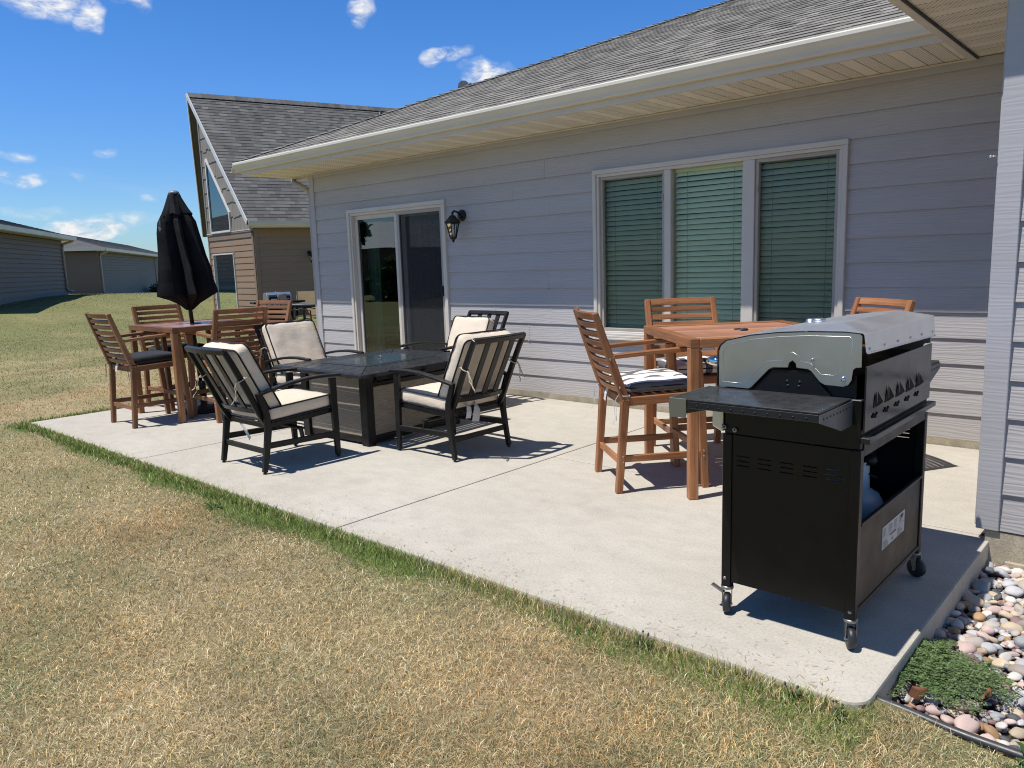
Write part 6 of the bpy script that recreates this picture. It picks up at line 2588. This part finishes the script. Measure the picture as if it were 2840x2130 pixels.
for a in (0.095, 0.112):
    mb.quad((X_, a, 0.354), (X_, a + 0.013, 0.354), (X_, a + 0.013, 0.340), (X_, a, 0.340))
mb.build('label_print', simple('label_ink', (0.06, 0.06, 0.06), 0.7), lb, recalc=False)

# firebox
mb = MB()
mb.box(((XF_ + XB) / 2 - 0.0, (YN + YF) / 2, 0.802), (XB - XF_ - 0.01, YF - YN - 0.012, 0.172))
mb.build('firebox', M['black_panel'], gr, bevel=0.003)
mb = MB()
mb.box((XB + 0.004, (YN + YF) / 2 - 0.008, 0.890), (0.006, YF - YN - 0.024, 0.225))
mb.box((XB + 0.012, (YN + YF) / 2, 0.752), (0.030, YF - YN + 0.004, 0.020))
fbk = mb.build('firebox_back', M['black_gloss'], gr, bevel=0.002)
vdark = simple('vent_dark', (0.002, 0.002, 0.002), 0.9)
for i in range(5):
    mb = MB()
    y = -0.325 + i * 0.127
    x_ = XB + 0.0075
    mb.add([(x_, y - 0.024, 0.850), (x_, y + 0.026, 0.850), (x_ + 0.003, y + 0.004, 0.910)], [(0, 1, 2)])
    for k in range(5):
        yy = y - 0.026 + k * 0.0115
        mb.box((x_ + 0.001, yy, 0.822 + 0.005 * math.sin(k * 1.9)), (0.003, 0.007, 0.009 + 0.003 * (k % 2)))
    mb.build('vent_slot', vdark, fbk)
    mb = MB()
    mb.add([(x_, y + 0.028, 0.850), (x_, y + 0.062, 0.850), (x_ + 0.016, y + 0.034, 0.866), (x_ + 0.004, y + 0.010, 0.905)], [(0, 1, 2), (0, 2, 3)])
    mb.build('vent_tab', M['black_gloss'], fbk, recalc=False)
# black gusset under the lid
mb = MB()
mb.prism([(-0.135, 0.888), (0.150, 0.888), (0.080, 0.974), (-0.055, 0.972)], 'y', YN - 0.004, YN + 0.002)
mb.prism([(-0.135, 0.888), (0.150, 0.888), (0.080, 0.974), (-0.055, 0.972)], 'y', YF - 0.002, YF + 0.004)
for dx, dz in ((-0.005, 0.934), (0.040, 0.934), (-0.002, 0.918), (0.037, 0.918)):
    mb.lathe([(0.0, 0.002), (0.005, 0.0015), (0.006, 0.0)], (dx, YN - 0.004, dz), 10, rot=Matrix.Rotation(R(90), 3, 'X'))
mb.box(((XF_ + XB) / 2, (YN + YF) / 2, 0.925), (XB - XF_ - 0.05, YF - YN - 0.02, 0.09))
mb.build('lid_bracket', M['black_panel'], gr)
# lid end plates with the cut-out profile
LP = [(-0.262, 0.898), (-0.262, 1.030), (-0.255, 1.050), (-0.232, 1.070), (-0.140, 1.092), (-0.035, 1.106), (0.070, 1.113), (0.190, 1.115), (0.238, 1.112), (0.246, 1.104), (0.246, 1.045), (0.2465, 1.000), (0.228, 0.998), (0.220, 0.990), (0.216, 0.955), (0.205, 0.938), (0.190, 0.931), (0.128, 0.933), (0.112, 0.941), (0.082, 0.976), (0.070, 0.983), (0.030, 0.985), (0.027, 1.000), (0.016, 1.010), (0.004, 1.001), (0.000, 0.984), (-0.054, 0.981), (-0.068, 0.974), (-0.134, 0.903), (-0.146, 0.897)]
for (ya, yb) in ((YN - 0.012, YN - 0.008), (YF + 0.008, YF + 0.012)):
    mb = MB()
    mb.prism(LP, 'y', ya, yb)
    le = mb.build('lid_end', M['steel_end'], gr, bevel=0.0015)
    if ya < 0:
        mb = MB()
        emb = [(-0.245, 0.916), (-0.244, 1.030), (-0.225, 1.054), (-0.135, 1.078), (-0.03, 1.092), (0.07, 1.099), (0.205, 1.101), (0.216, 1.094), (0.214, 1.036), (0.185, 1.028), (0.180, 0.985), (0.170, 0.972), (0.155, 0.968), (0.115, 0.969), (0.080, 1.004), (0.045, 1.009), (0.040, 1.026), (0.016, 1.040), (-0.010, 1.026), (-0.018, 1.008), (-0.07, 1.003), (-0.085, 0.996), (-0.155, 0.920), (-0.165, 0.915)]
        mb.tube([(p[0], YN - 0.0118, p[1]) for p in emb], 0.0011, 5, closed=True)
        mb.build('embossed_line', M['steel'], le)
        mb = MB()
        rx_ = Matrix.Rotation(R(90), 3, 'X')
        mb.lathe([(0.0, 0.008), (0.006, 0.0075), (0.008, 0.004), (0.009, 0.0)], (0.190, YN - 0.012, 0.958), 12, rot=rx_)
        mb.lathe([(0.0, 0.012), (0.004, 0.011), (0.004, 0.0)], (0.087, YN - 0.012, 1.018), 8, rot=rx_)
        mb.build('bolt', M['chrome'], le)
# lid shell: front curve, top, chamfered ends, back drop
ridge_x = 0.150
shell = [(-0.268, 0.898), (-0.268, 1.032), (-0.258, 1.056), (-0.230, 1.076), (-0.140, 1.100), (-0.03, 1.118), (0.06, 1.130), (ridge_x, 1.138)]
mb = MB()
y0_, y1_ = YN - 0.014, YF + 0.014
yi0, yi1 = y0_ + 0.108, y1_ - 0.095
n_ = len(shell)
vs_ = []
edge = [(-0.268, 0.898), (-0.268, 1.032), (-0.258, 1.053), (-0.232, 1.073), (-0.140, 1.095), (-0.035, 1.109), (0.070, 1.116), (0.190, 1.118)]
for y, pr in ((y0_, edge), (yi0, shell), (yi1, shell), (y1_, edge)):
    for (x, z) in pr:
        vs_.append((x, y, z))
fs_ = []
for j in range(3):
    for k in range(n_ - 1):
        fs_.append((j * n_ + k, j * n_ + k + 1, (j + 1) * n_ + k + 1, (j + 1) * n_ + k))
o_ = len(vs_)
# rear slope and back drop
vs_ += [(0.252, y0_, 1.113), (0.252, y1_, 1.113), (0.260, y0_ + 0.002, 1.050), (0.260, y1_ - 0.002, 1.035), (0.266, y0_ + 0.004, 1.046), (0.266, y1_ - 0.004, 1.030)]
e0, i0, i1, e1 = n_ - 1, 2 * n_ - 1, 3 * n_ - 1, 4 * n_ - 1
fs_ += [(e0, o_, i0), (i0, o_, o_ + 1, i1), (i1, o_ + 1, e1), (o_, o_ + 2, o_ + 3, o_ + 1), (o_ + 2, o_ + 4, o_ + 5, o_ + 3)]
mb.add(vs_, fs_, None, None, False)
ls = mb.build('lid', M['steel_lid'], gr, bevel=0.004, seg=2)
sm = ls.data
mb = MB()
for i in range(6):
    y = y0_ + 0.04 + i * (y1_ - y0_ - 0.08) / 5
    mb.lathe([(0.0, 0.004), (0.004, 0.003), (0.005, 0.0)], (0.2595, y, 1.060 - 0.010 * i / 5), 8, rot=Matrix.Rotation(R(90), 3, 'Y'))
mb.build('rivet', M['steel'], ls)
mb = MB()
mb.lathe([(0.0, 0.018), (0.018, 0.017), (0.024, 0.013), (0.025, 0.008), (0.021, 0.004), (0.021, 0.0)], (0.0, -0.16, 1.120), 24)
mb.lathe([(0.0, 0.016), (0.016, 0.014), (0.02, 0.0)], (-0.085, -0.02, 1.108), 14)
mb.build('thermometer', M['steel'], ls)
mb = MB()
hp = [(-0.268, YN + 0.02, 0.985), (-0.300, YN + 0.02, 0.985), (-0.318, YN + 0.03, 0.985), (-0.320, YN + 0.08, 0.985), (-0.320, YF - 0.08, 0.985), (-0.318, YF - 0.03, 0.985), (-0.300, YF - 0.02, 0.985), (-0.268, YF - 0.02, 0.985)]
mb.tube(hp, 0.016, 14)
mb.build('lid_handle', M['chrome'], ls)
# front control panel with knobs
mb = MB()
mb.prism([(-0.250, 0.720), (-0.295, 0.740), (-0.290, 0.885), (-0.250, 0.888)], 'y', YN, YF)
cp_ = mb.build('control_panel', M['steel'], gr, bevel=0.004)
mb = MB()
for i in range(5):
    mb.lathe([(0.0, 0.035), (0.020, 0.032), (0.026, 0.0)], (-0.292, -0.30 + i * 0.15, 0.81), 16, rot=Matrix.Rotation(R(-90), 3, 'Y'))
mb.build('knob', M['black_plastic'], cp_)
M['shelf_steel'] = simple('dull_olive_steel', (0.17, 0.165, 0.13), 0.35, metal=0.4, var=0.1)
# side shelves: folded steel trays
for sg, yb, ye in ((-1, YN, YN - 0.295), (1, YF, YF + 0.30)):
    mb = MB()
    ym = (yb + ye) / 2
    zt = 0.893
    mb.box(((-0.300 + 0.216) / 2, ym, zt - 0.004), (0.516, abs(ye - yb), 0.008))
    mb.box(((-0.300 + 0.216) / 2, ye - sg * 0.002, zt - 0.020), (0.516, 0.004, 0.025))
    sh_ = mb.build('side_shelf', M['dark_slat'] if sg < 0 else M['black_panel'], gr, bevel=0.002)
    mb = MB()
    zb = 0.800
    mb.prism([(yb, zt - 0.009), (ye, zt - 0.009), (ye, zt - 0.034), (yb + sg * 0.10, zb), (yb + sg * 0.0, zb)], 'x', 0.2165, 0.2195)
    mb.build('shelf_bracket', simple('grey_black_metal', (0.09, 0.093, 0.10), 0.35, var=0.15, vs=6), sh_)
    mb = MB()
    mb.prism([(yb, zt + 0.001), (ye, zt + 0.001), (ye, zt - 0.070), (ye - sg * 0.035, zt - 0.070), (yb, zb)], 'x', -0.3060, -0.3005)
    mb.box((-0.270, ye + sg * 0.0035, zt - 0.033), (0.065, 0.004, 0.068))
    mb.build('shelf_front', M['shelf_steel'], sh_, bevel=0.001)
    mb = MB()
    rv_ = random.Random(3)
    for i in range(9):
        mb.lathe([(0.0, 0.002), (0.003, 0.0015), (0.0035, 0.0)], (0.2195, yb + sg * (0.03 + i * 0.029), zt - 0.026), 8, rot=Matrix.Rotation(R(90), 3, 'Y'))
    for i in range(10):
        mb.lathe([(0.0, 0.002), (0.003, 0.0015), (0.0035, 0.0)], (-0.20 + i * 0.042, ye + sg * 0.0005, zt - 0.022), 8, rot=Matrix.Rotation(R(90 if sg < 0 else -90), 3, 'X'))
    mb.build('rivet', M['black_metal'], sh_)
mb = MB()
for (x, z) in ((-0.242, 0.742), (-0.200, 0.735)):
    mb.lathe([(0.004, 0.003), (0.009, 0.003), (0.009, 0.0), (0.004, 0.0)], (x, YN - 0.002, z), 12, rot=Matrix.Rotation(R(90), 3, 'X'))
for (x, z) in ((0.235, 0.137), (-0.235, 0.142)):
    mb.lathe([(0.0, 0.003), (0.006, 0.002), (0.007, 0.0)], (x, YN + 0.000, z), 10, rot=Matrix.Rotation(R(90), 3, 'X'))
mb.build('bolt', M['zinc'], gr)

# propane tank inside the cart
tk = thing('propane_tank', 'pale blue grey propane tank standing inside the open back of the grill', 'gas tank', (-0.445, -2.725, 0.060))
mb = MB()
mb.lathe([(0.0, 0.006), (0.095, 0.006), (0.100, 0.0), (0.105, 0.03), (0.125, 0.05), (0.146, 0.085), (0.150, 0.12), (0.150, 0.23), (0.146, 0.265), (0.125, 0.305), (0.085, 0.330), (0.03, 0.340), (0.0, 0.340)], (0, 0, 0), 40)
mb.build('tank_body', M['tank'], tk)
mb = MB()
N = 40
vs_, fs_ = [], []
for k in range(N + 1):
    a = -0.75 + k / N * (2 * math.pi - 1.5)
    notch = 0.055 if (0.9 < a < 1.7 or 3.4 < a < 4.2) else 0.0
    r_ = 0.086
    for (rr0, z) in ((r_, 0.318), (r_, 0.36), (r_ - 0.004, 0.448 - notch * 0)):
        vs_.append((rr0 * math.cos(a), rr0 * math.sin(a), z))
for k in range(N):
    a = -0.75 + (k + 0.5) / N * (2 * math.pi - 1.5)
    o_ = 3 * k
    fs_.append((o_, o_ + 3, o_ + 4, o_ + 1))
    if not (0.9 < a < 1.6 or 3.5 < a < 4.2):
        fs_.append((o_ + 1, o_ + 4, o_ + 5, o_ + 2))
mb.add(vs_, fs_, None, None, True)
rim = [(0.084 * math.cos(-0.75 + k / N * (2 * math.pi - 1.5)), 0.084 * math.sin(-0.75 + k / N * (2 * math.pi - 1.5)), 0.449) for k in range(N + 1)]
mb.tube(rim, 0.005, 6)
mb.build('collar', M['tank'], tk, recalc=False)
mb = MB()
mb.lathe([(0.0, 0.42), (0.014, 0.42), (0.018, 0.40), (0.018, 0.34), (0.0, 0.34)], (0, 0, 0), 14)
mb.tube([(0, 0, 0.385), (0.05, 0.0, 0.385)], 0.012, 10)
vl = mb.build('valve', M['zinc'], tk)
mb = MB()
mb.lathe([(0.0, 0.020), (0.030, 0.018), (0.034, 0.0), (0.0, 0.0)], (0, 0, 0.422), 16)
mb.lathe([(0.0, 0.04), (0.026, 0.036), (0.032, 0.018), (0.026, 0.0), (0.0, -0.002)], (0.085, 0.0, 0.44), 16)
mb.box((0.02, 0.06, 0.468), (0.11, 0.12, 0.045))
mb.build('valve_handle', M['black_plastic'], vl, bevel=0.004)
mb = MB()
mb.quad((0.1475, -0.026, 0.155), (0.1475, 0.026, 0.155), (0.1475, 0.026, 0.20), (0.1475, -0.026, 0.20))
for i in range(len(mb.v)):
    x, y, z = mb.v[i]
    mb.v[i] = (0.1508 * math.cos(y / 0.15 - 0.25), 0.1508 * math.sin(y / 0.15 - 0.25), z)
mb.build('warning_mark', M['red'], tk, recalc=False)
mb = MB()
hz = [(0.08, 0.0, 0.40), (0.11, 0.02, 0.38), (0.06, 0.14, 0.36), (-0.05, 0.19, 0.34), (-0.08, 0.22, 0.45), (-0.06, 0.2, 0.62)]
mb.tube(hz, 0.005, 8)
mb.build('gas_hose', M['rubber'], tk)

# ------------------------------------------------------------------ furniture on the neighbour's side
ng = thing('gas_grill', 'small stainless and black gas grill beside the brown neighbour house', 'grill', (-14.00, 2.86, 0.0), R(90 + NBA), None, 0.86)
mb = MB()
mb.box((0, 0, 0.42), (0.56, 0.48, 0.66))
mb.build('cart', M['black_panel'], ng, bevel=0.006)
mb = MB()
mb.prism([(-0.25, 0.86), (0.24, 0.86), (0.24, 1.00), (0.17, 1.075), (-0.10, 1.085), (-0.22, 1.03)], 'x', -0.29, 0.29)
nl = mb.build('lid', M['steel'], ng, bevel=0.008, seg=2)
mb = MB()
mb.prism([(-0.252, 0.875), (-0.252, 0.985), (-0.226, 1.022), (-0.219, 1.018), (-0.243, 0.98), (-0.243, 0.875)], 'x', -0.25, 0.25)
mb.build('lid_front', M['black_gloss'], nl)
mb = MB()
mb.tube([(-0.20, -0.25, 0.925), (-0.20, -0.295, 0.925), (-0.18, -0.30, 0.925), (0.18, -0.30, 0.925), (0.20, -0.295, 0.925), (0.20, -0.25, 0.925)], 0.013, 8)
mb.lathe([(0.0, 0.03), (0.02, 0.025), (0.03, 0.0)], (-0.02, 0.0, 1.082), 12)
mb.build('lid_handle', M['chrome'], nl)
mb = MB()
mb.prism([(-0.26, 0.75), (-0.29, 0.76), (-0.275, 0.855), (-0.24, 0.855)], 'x', -0.29, 0.29)
nc = mb.build('control_panel', M['steel'], ng)
mb = MB()
for i in range(4):
    mb.lathe([(0.0, 0.035), (0.018, 0.03), (0.022, 0.0)], (-0.2 + i * 0.133, -0.283, 0.805), 12, rot=Matrix.Rotation(R(90), 3, 'X'))
mb.build('knob', M['black_plastic'], nc)
for s in (-1, 1):
    mb = MB()
    mb.box((s * 0.455, -0.02, 0.845), (0.33, 0.44, 0.045))
    mb.build('side_shelf', M['black_panel'], ng, bevel=0.004)
mb = MB()
mb.lathe([(0.0, 0.03), (0.028, 0.026), (0.034, 0.0)], (-0.44, -0.245, 0.78), 14, rot=Matrix.Rotation(R(90), 3, 'X'))
mb.box((-0.44, -0.236, 0.785), (0.28, 0.012, 0.08))
mb.build('side_burner_knob', M['chrome'], ng)

nt_ = thing('patio_table', 'dark metal patio table beside the brown house, partly hidden by the house corner', 'table', (-12.55, 3.22, 0.0), R(41.8))
mb = MB()
mb.box((0, 0, 0.70), (1.5, 0.95, 0.025))
mb.build('table_top', simple('grey_glass_top', (0.10, 0.12, 0.14), 0.2), nt_, bevel=0.006)
mb = MB()
mb.path([(-0.72, -0.45, 0.668), (0.72, -0.45, 0.668)], 0.03, 0.035)
mb.path([(-0.72, 0.45, 0.668), (0.72, 0.45, 0.668)], 0.03, 0.035)
mb.path([(-0.72, -0.42, 0.668), (-0.72, 0.42, 0.668)], 0.03, 0.035)
mb.path([(0.72, -0.42, 0.668), (0.72, 0.42, 0.668)], 0.03, 0.035)
mb.build('table_frame', M['black_metal'], nt_)
for sx in (-1, 1):
    for sy in (-1, 1):
        mb = MB()
        mb.bar((sx * 0.70, sy * 0.43, 0.0), (sx * 0.70, sy * 0.43, 0.65), 0.045, 0.045, (0, 1, 0))
        mb.build('leg', M['black_metal'], nt_)


def sling(label, loc, rz):
    t = thing('sling_chair', label, 'chair', loc, rz, 'tan sling chairs by the neighbour table')
    mb = MB()
    mb.path([(0, 0.24, 0.43), (0, 0.0, 0.40), (0, -0.20, 0.41)], 0.46, 0.012)
    mb.build('seat', M['tan_sling'], t)
    mb = MB()
    mb.path([(0, -0.21, 0.42), (0, -0.27, 0.62), (0, -0.34, 0.92)], 0.46, 0.012, (0, 1, 0.2))
    mb.build('backrest', M['tan_sling'], t)
    for s in (-1, 1):
        mb = MB()
        mb.tube([(s * 0.25, -0.36, 0.94), (s * 0.25, -0.26, 0.55), (s * 0.25, -0.20, 0.40), (s * 0.25, 0.26, 0.43)], 0.013, 6)
        mb.tube([(s * 0.27, -0.34, 0.0), (s * 0.27, -0.20, 0.35), (s * 0.27, -0.24, 0.60), (s * 0.27, 0.10, 0.64), (s * 0.27, 0.26, 0.60), (s * 0.27, 0.28, 0.0)], 0.013, 6)
        mb.tube([(s * 0.27, -0.26, 0.02), (s * 0.27, 0.26, 0.02)], 0.012, 6)
        mb.build('side_frame', M['black_metal'], t)
    return t


sc1 = sling('tan sling chair in front of the dark table beside the brown house', (-12.52, 2.45, 0), face(0.745, 0.666))
sling('tan sling chair behind the dark table, only its back visible by the near house corner', (-13.62, 3.36, 0), face(0.80, -0.60))

# low shrub by the garages
sb = thing('shrub', 'dark low shrub against the far grey garage wall behind the umbrella', 'shrub', (-55.4, 19.1, 0.12))
mb = MB()
rn = random.Random(12)
for i in range(1400):
    a, q = rn.uniform(0, 6.28), rn.random() ** 0.5
    x, y = 2.0 * q * math.cos(a), 0.8 * q * math.sin(a)
    z = rn.random() * 1.0 * (1 - 0.7 * q * q) * (0.7 + 0.4 * math.sin(x * 3))
    leaflet(mb, Vector((x, y, max(z, 0.02))), Vector((rn.gauss(0, 1), rn.gauss(0, 1), rn.uniform(0, 1))), Vector((rn.gauss(0, 1), rn.gauss(0, 1), 1)), 0.16, 0.09)
mb.build('foliage', M['weed_dark'], sb, recalc=False)
# ------------------------------------------------------------------ what the glass reflects: the far side of the lawn
fh = thing('far_house', 'low house with pale metal roof across the lawn, seen mirrored in the sliding door', 'house', (-30.6, -20.0, 0.0), math.atan2(0.784, -0.62))
mb = MB()
mb.box((0, 4.0, 1.2), (12, 8, 2.4))
mb.build('wall', M['garage_siding'], fh)
mb = MB()
mb.quad((-6.4, -0.5, 2.35), (6.4, -0.5, 2.35), (6.0, 4, 3.9), (-6.0, 4, 3.9))
mb.quad((-6.4, 8.5, 2.35), (6.4, 8.5, 2.35), (6.0, 4, 3.9), (-6.0, 4, 3.9))
mb.quad((-6.4, -0.5, 2.35), (-6.4, 8.5, 2.35), (-6.0, 4, 3.9), (-6.0, 4, 3.9))
mb.quad((6.4, -0.5, 2.35), (6.4, 8.5, 2.35), (6.0, 4, 3.9), (6.0, 4, 3.9))
mb.build('roof', M['pale_roof'], fh, recalc=False)


def tree(name, label, loc, h, cr, seed, group='trees and bushes across the lawn'):
    t = thing(name, label, 'tree', loc, 0, group)
    rn = random.Random(seed)
    mb = MB()
    mb.tube([(0, 0, -0.2), (0.05, 0, h * 0.3), (0, 0.1, h * 0.6), (0.1, 0, h * 0.9)], [0.20, 0.15, 0.10, 0.03], 8)
    for i in range(8):
        a = rn.uniform(0, 6.28)
        z = h * rn.uniform(0.3, 0.75)
        mb.tube([(0, 0, z), (math.cos(a) * cr * 0.4, math.sin(a) * cr * 0.4, z + h * 0.1), (math.cos(a) * cr * 0.8, math.sin(a) * cr * 0.8, z + h * 0.16)], [0.06, 0.04, 0.015], 6)
    mb.build('trunk', M['soil'], t)
    mb = MB()
    clumps = []
    for i in range(26):
        a, q = rn.uniform(0, 6.28), rn.random() ** 0.5
        z = rn.uniform(0.18, 1.0)
        rr = cr * q * math.sin(math.pi * min(0.97, 0.15 + z * 0.8)) ** 0.8
        clumps.append((Vector((rr * math.cos(a), rr * math.sin(a), h * z)), cr * rn.uniform(0.25, 0.42)))
    for c, r_ in clumps:
        for k in range(130):
            d = Vector((rn.gauss(0, 1), rn.gauss(0, 1), rn.gauss(0, 0.8))).normalized() * r_ * rn.random() ** 0.4
            leaflet(mb, c + d, Vector((rn.gauss(0, 1), rn.gauss(0, 1), rn.gauss(0, 0.6))), Vector((rn.gauss(0, 1), rn.gauss(0, 1), 1)), 0.30, 0.18)
    mb.build('crown', M['weed_dark'], t, recalc=False)
    return t


tree('far_tree', 'tall dark tree across the lawn mirrored at the left edge of the sliding door', (-26.9, -14.1, 0), 5.0, 0.75, 3)
tree('far_bush', 'rounded green bush in front of the pale roofed house across the lawn', (-24.8, -15.3, 0), 1.5, 1.2, 4)
tree('far_bush', 'low green bush at the right of the pale roofed house across the lawn', (-24.0, -17.4, 0), 1.3, 1.1, 5)

# ------------------------------------------------------------------ sky
S = Vector((-0.180, -0.392, 1.0)).normalized()
el = math.asin(S.z)
azs = math.atan2(S.x, S.y)
w = bpy.data.worlds.new('World')
sc.world = w
w.use_nodes = True
nt = NT(w.node_tree)
bg = nt.n['Background']
sky = nt.node('ShaderNodeTexSky')
sky.sky_type = 'NISHITA'
sky.sun_disc = False
sky.sun_elevation = el
sky.sun_rotation = azs
sky.altitude = 300
sky.air_density = 1.0
sky.dust_density = 0.1
sky.ozone_density = 2.6
hs = nt.node('ShaderNodeHueSaturation')
hs.inputs['Saturation'].default_value = 1.34
hs.inputs['Hue'].default_value = 0.502
nt.link(sky.outputs[0], hs.inputs['Color'])
tc = nt.n.new('ShaderNodeTexCoord')
d = tc.outputs['Generated']
sx = nt.n.new('ShaderNodeSeparateXYZ')
nt.link(d, sx.inputs[0])
azn = nt.math('MULTIPLY', nt.math('ARCTAN2', sx.outputs[0], sx.outputs[1]), 180 / math.pi)
eln = nt.math('MULTIPLY', nt.math('ARCSINE', sx.outputs[2]), 180 / math.pi)
# (azimuth, elevation, half width, half height, strength)
CL = [(-71.6, 16.5, 3.0, 1.35, 1.15), (-68.6, 15.9, 1.3, 0.9, 0.9), (-66.2, 16.9, 1.4, 0.9, 0.8), (-52.4, 17.0, 1.15, 1.3, 0.9), (-45.9, 14.1, 1.8, 0.7, 0.85),
      (-42.8, 12.7, 2.4, 1.35, 1.25), (-73.2, 6.1, 1.15, 0.5, 0.85), (-73.7, 7.5, 1.3, 0.45, 0.5), (-68.0, 7.6, 0.6, 0.35, 0.5),
      (-70.2, 6.2, 0.45, 0.3, 0.4), (-70.4, 2.9, 2.4, 0.85, 1.3), (-66.2, 4.7, 0.8, 0.3, 0.5), (-68.0, 3.5, 3.0, 0.6, 0.5), (-73.0, 3.9, 2.4, 0.5, 0.42), (-62.5, 2.9, 1.6, 0.5, 0.5),
      (-62.0, 5.2, 0.7, 0.4, 0.4), (-127.5, 5.6, 2.2, 1.3, 1.2), (-128.5, 8.6, 2.6, 0.8, 0.6), (-100, 14, 6, 3, 0.9), (-150, 12, 8, 3, 0.9), (170, 15, 9, 3, 0.9), (100, 18, 10, 4, 0.9), (40, 20, 8, 4, 0.9)]
wn = nt.noise(d, 16, 3, 0.5)
wn2 = nt.noise(nt.coord('Generated', (1, 1, 1), (0, 0, 0), (3.1, 1.7, 0.4)), 16, 3, 0.5)
aw = nt.math('ADD', azn, nt.math('MULTIPLY', nt.math('SUBTRACT', wn, 0.5), 5.0))
ew = nt.math('ADD', eln, nt.math('MULTIPLY', nt.math('SUBTRACT', wn2, 0.5), 2.2))
acc = None
for (a0, e0, sa_, se_, st) in CL:
    u_ = nt.math('DIVIDE', nt.math('SUBTRACT', aw, a0), sa_)
    v_ = nt.math('DIVIDE', nt.math('SUBTRACT', ew, e0), se_)
    q = nt.math('ADD', nt.math('MULTIPLY', u_, u_), nt.math('MULTIPLY', v_, v_))
    m_ = nt.math('MULTIPLY', nt.math('MAXIMUM', nt.math('SUBTRACT', 1.0, q), 0.0), st)
    acc = m_ if acc is None else nt.math('MAXIMUM', acc, m_)
det = nt.noise(nt.coord('Generated', (1, 1, 2.2)), 42, 8, 0.62, 0.3)
dens = nt.math('MULTIPLY', acc, nt.ramp(det, [(0.32, 0.10), (0.64, 1.3)]))
wis = nt.noise(nt.coord('Generated', (1, 1, 7)), 5, 6, 0.6, 0.8)
hz_ = nt.math('MULTIPLY', nt.ramp(wis, [(0.50, 0.0), (0.75, 0.28)]), nt.ramp(nt.math('DIVIDE', eln, 12.0), [(0.0, 1.0), (0.75, 0.0)]))
cov = nt.ramp(nt.math('ADD', dens, hz_), [(0.02, 0.0), (0.25, 0.16), (0.55, 0.55), (1.0, 1.0)])
shade = nt.mixc(nt.ramp(det, [(0.35, 0.0), (0.65, 1.0)]), (5.8, 6.2, 6.9), (8.0, 8.0, 7.95))
tint = nt.ramp(nt.math('DIVIDE', eln, 60.0), [(0.0, (0.52, 0.69, 0.93)), (0.067, (0.69, 0.87, 1.11)), (0.2, (0.93, 1.03, 1.29)), (0.31, (1.0, 1.05, 1.26)), (0.5, (0.78, 0.80, 0.88)), (1.0, (0.70, 0.70, 0.74))])
final = nt.mixc(cov, nt.mixc(1.0, hs.outputs[0], tint, 'MULTIPLY'), shade)
nt.link(final, bg.inputs['Color'])
bg.inputs['Strength'].default_value = 0.118

# ------------------------------------------------------------------ sun
sl_ = bpy.data.lights.new('sun', 'SUN')
sl_.energy = 5.0
sl_.angle = R(0.53)
sl_.color = (1.0, 0.972, 0.93)
so = bpy.data.objects.new('sun', sl_)
COL.objects.link(so)
so.rotation_euler = S.to_track_quat('Z', 'Y').to_euler()
so.location = (-4, -10, 20)

# ------------------------------------------------------------------ camera
cam = bpy.data.cameras.new('camera')
co = bpy.data.objects.new('camera', cam)
COL.objects.link(co)
yaw, pit, rol = R(42.0869), R(-8.8752), R(-1.8237)
fwd = Vector((-math.sin(yaw) * math.cos(pit), math.cos(yaw) * math.cos(pit), math.sin(pit)))
rgt = Vector((math.cos(yaw), math.sin(yaw), 0))
upv = rgt.cross(fwd)
r_ = rgt * math.cos(rol) + upv * math.sin(rol)
u_ = -rgt * math.sin(rol) + upv * math.cos(rol)
mt = Matrix((r_, u_, -fwd)).transposed().to_4x4()
mt.translation = Vector((0.638, -6.041, 1.376))
co.matrix_world = mt
cam.sensor_width = 36.0
cam.sensor_fit = 'HORIZONTAL'
cam.lens = 36.0 * 1668.336 / 2212.0
cam.clip_start = 0.05
cam.clip_end = 2000.0
sc.camera = co
sc.render.resolution_x = 1024
sc.render.resolution_y = 768
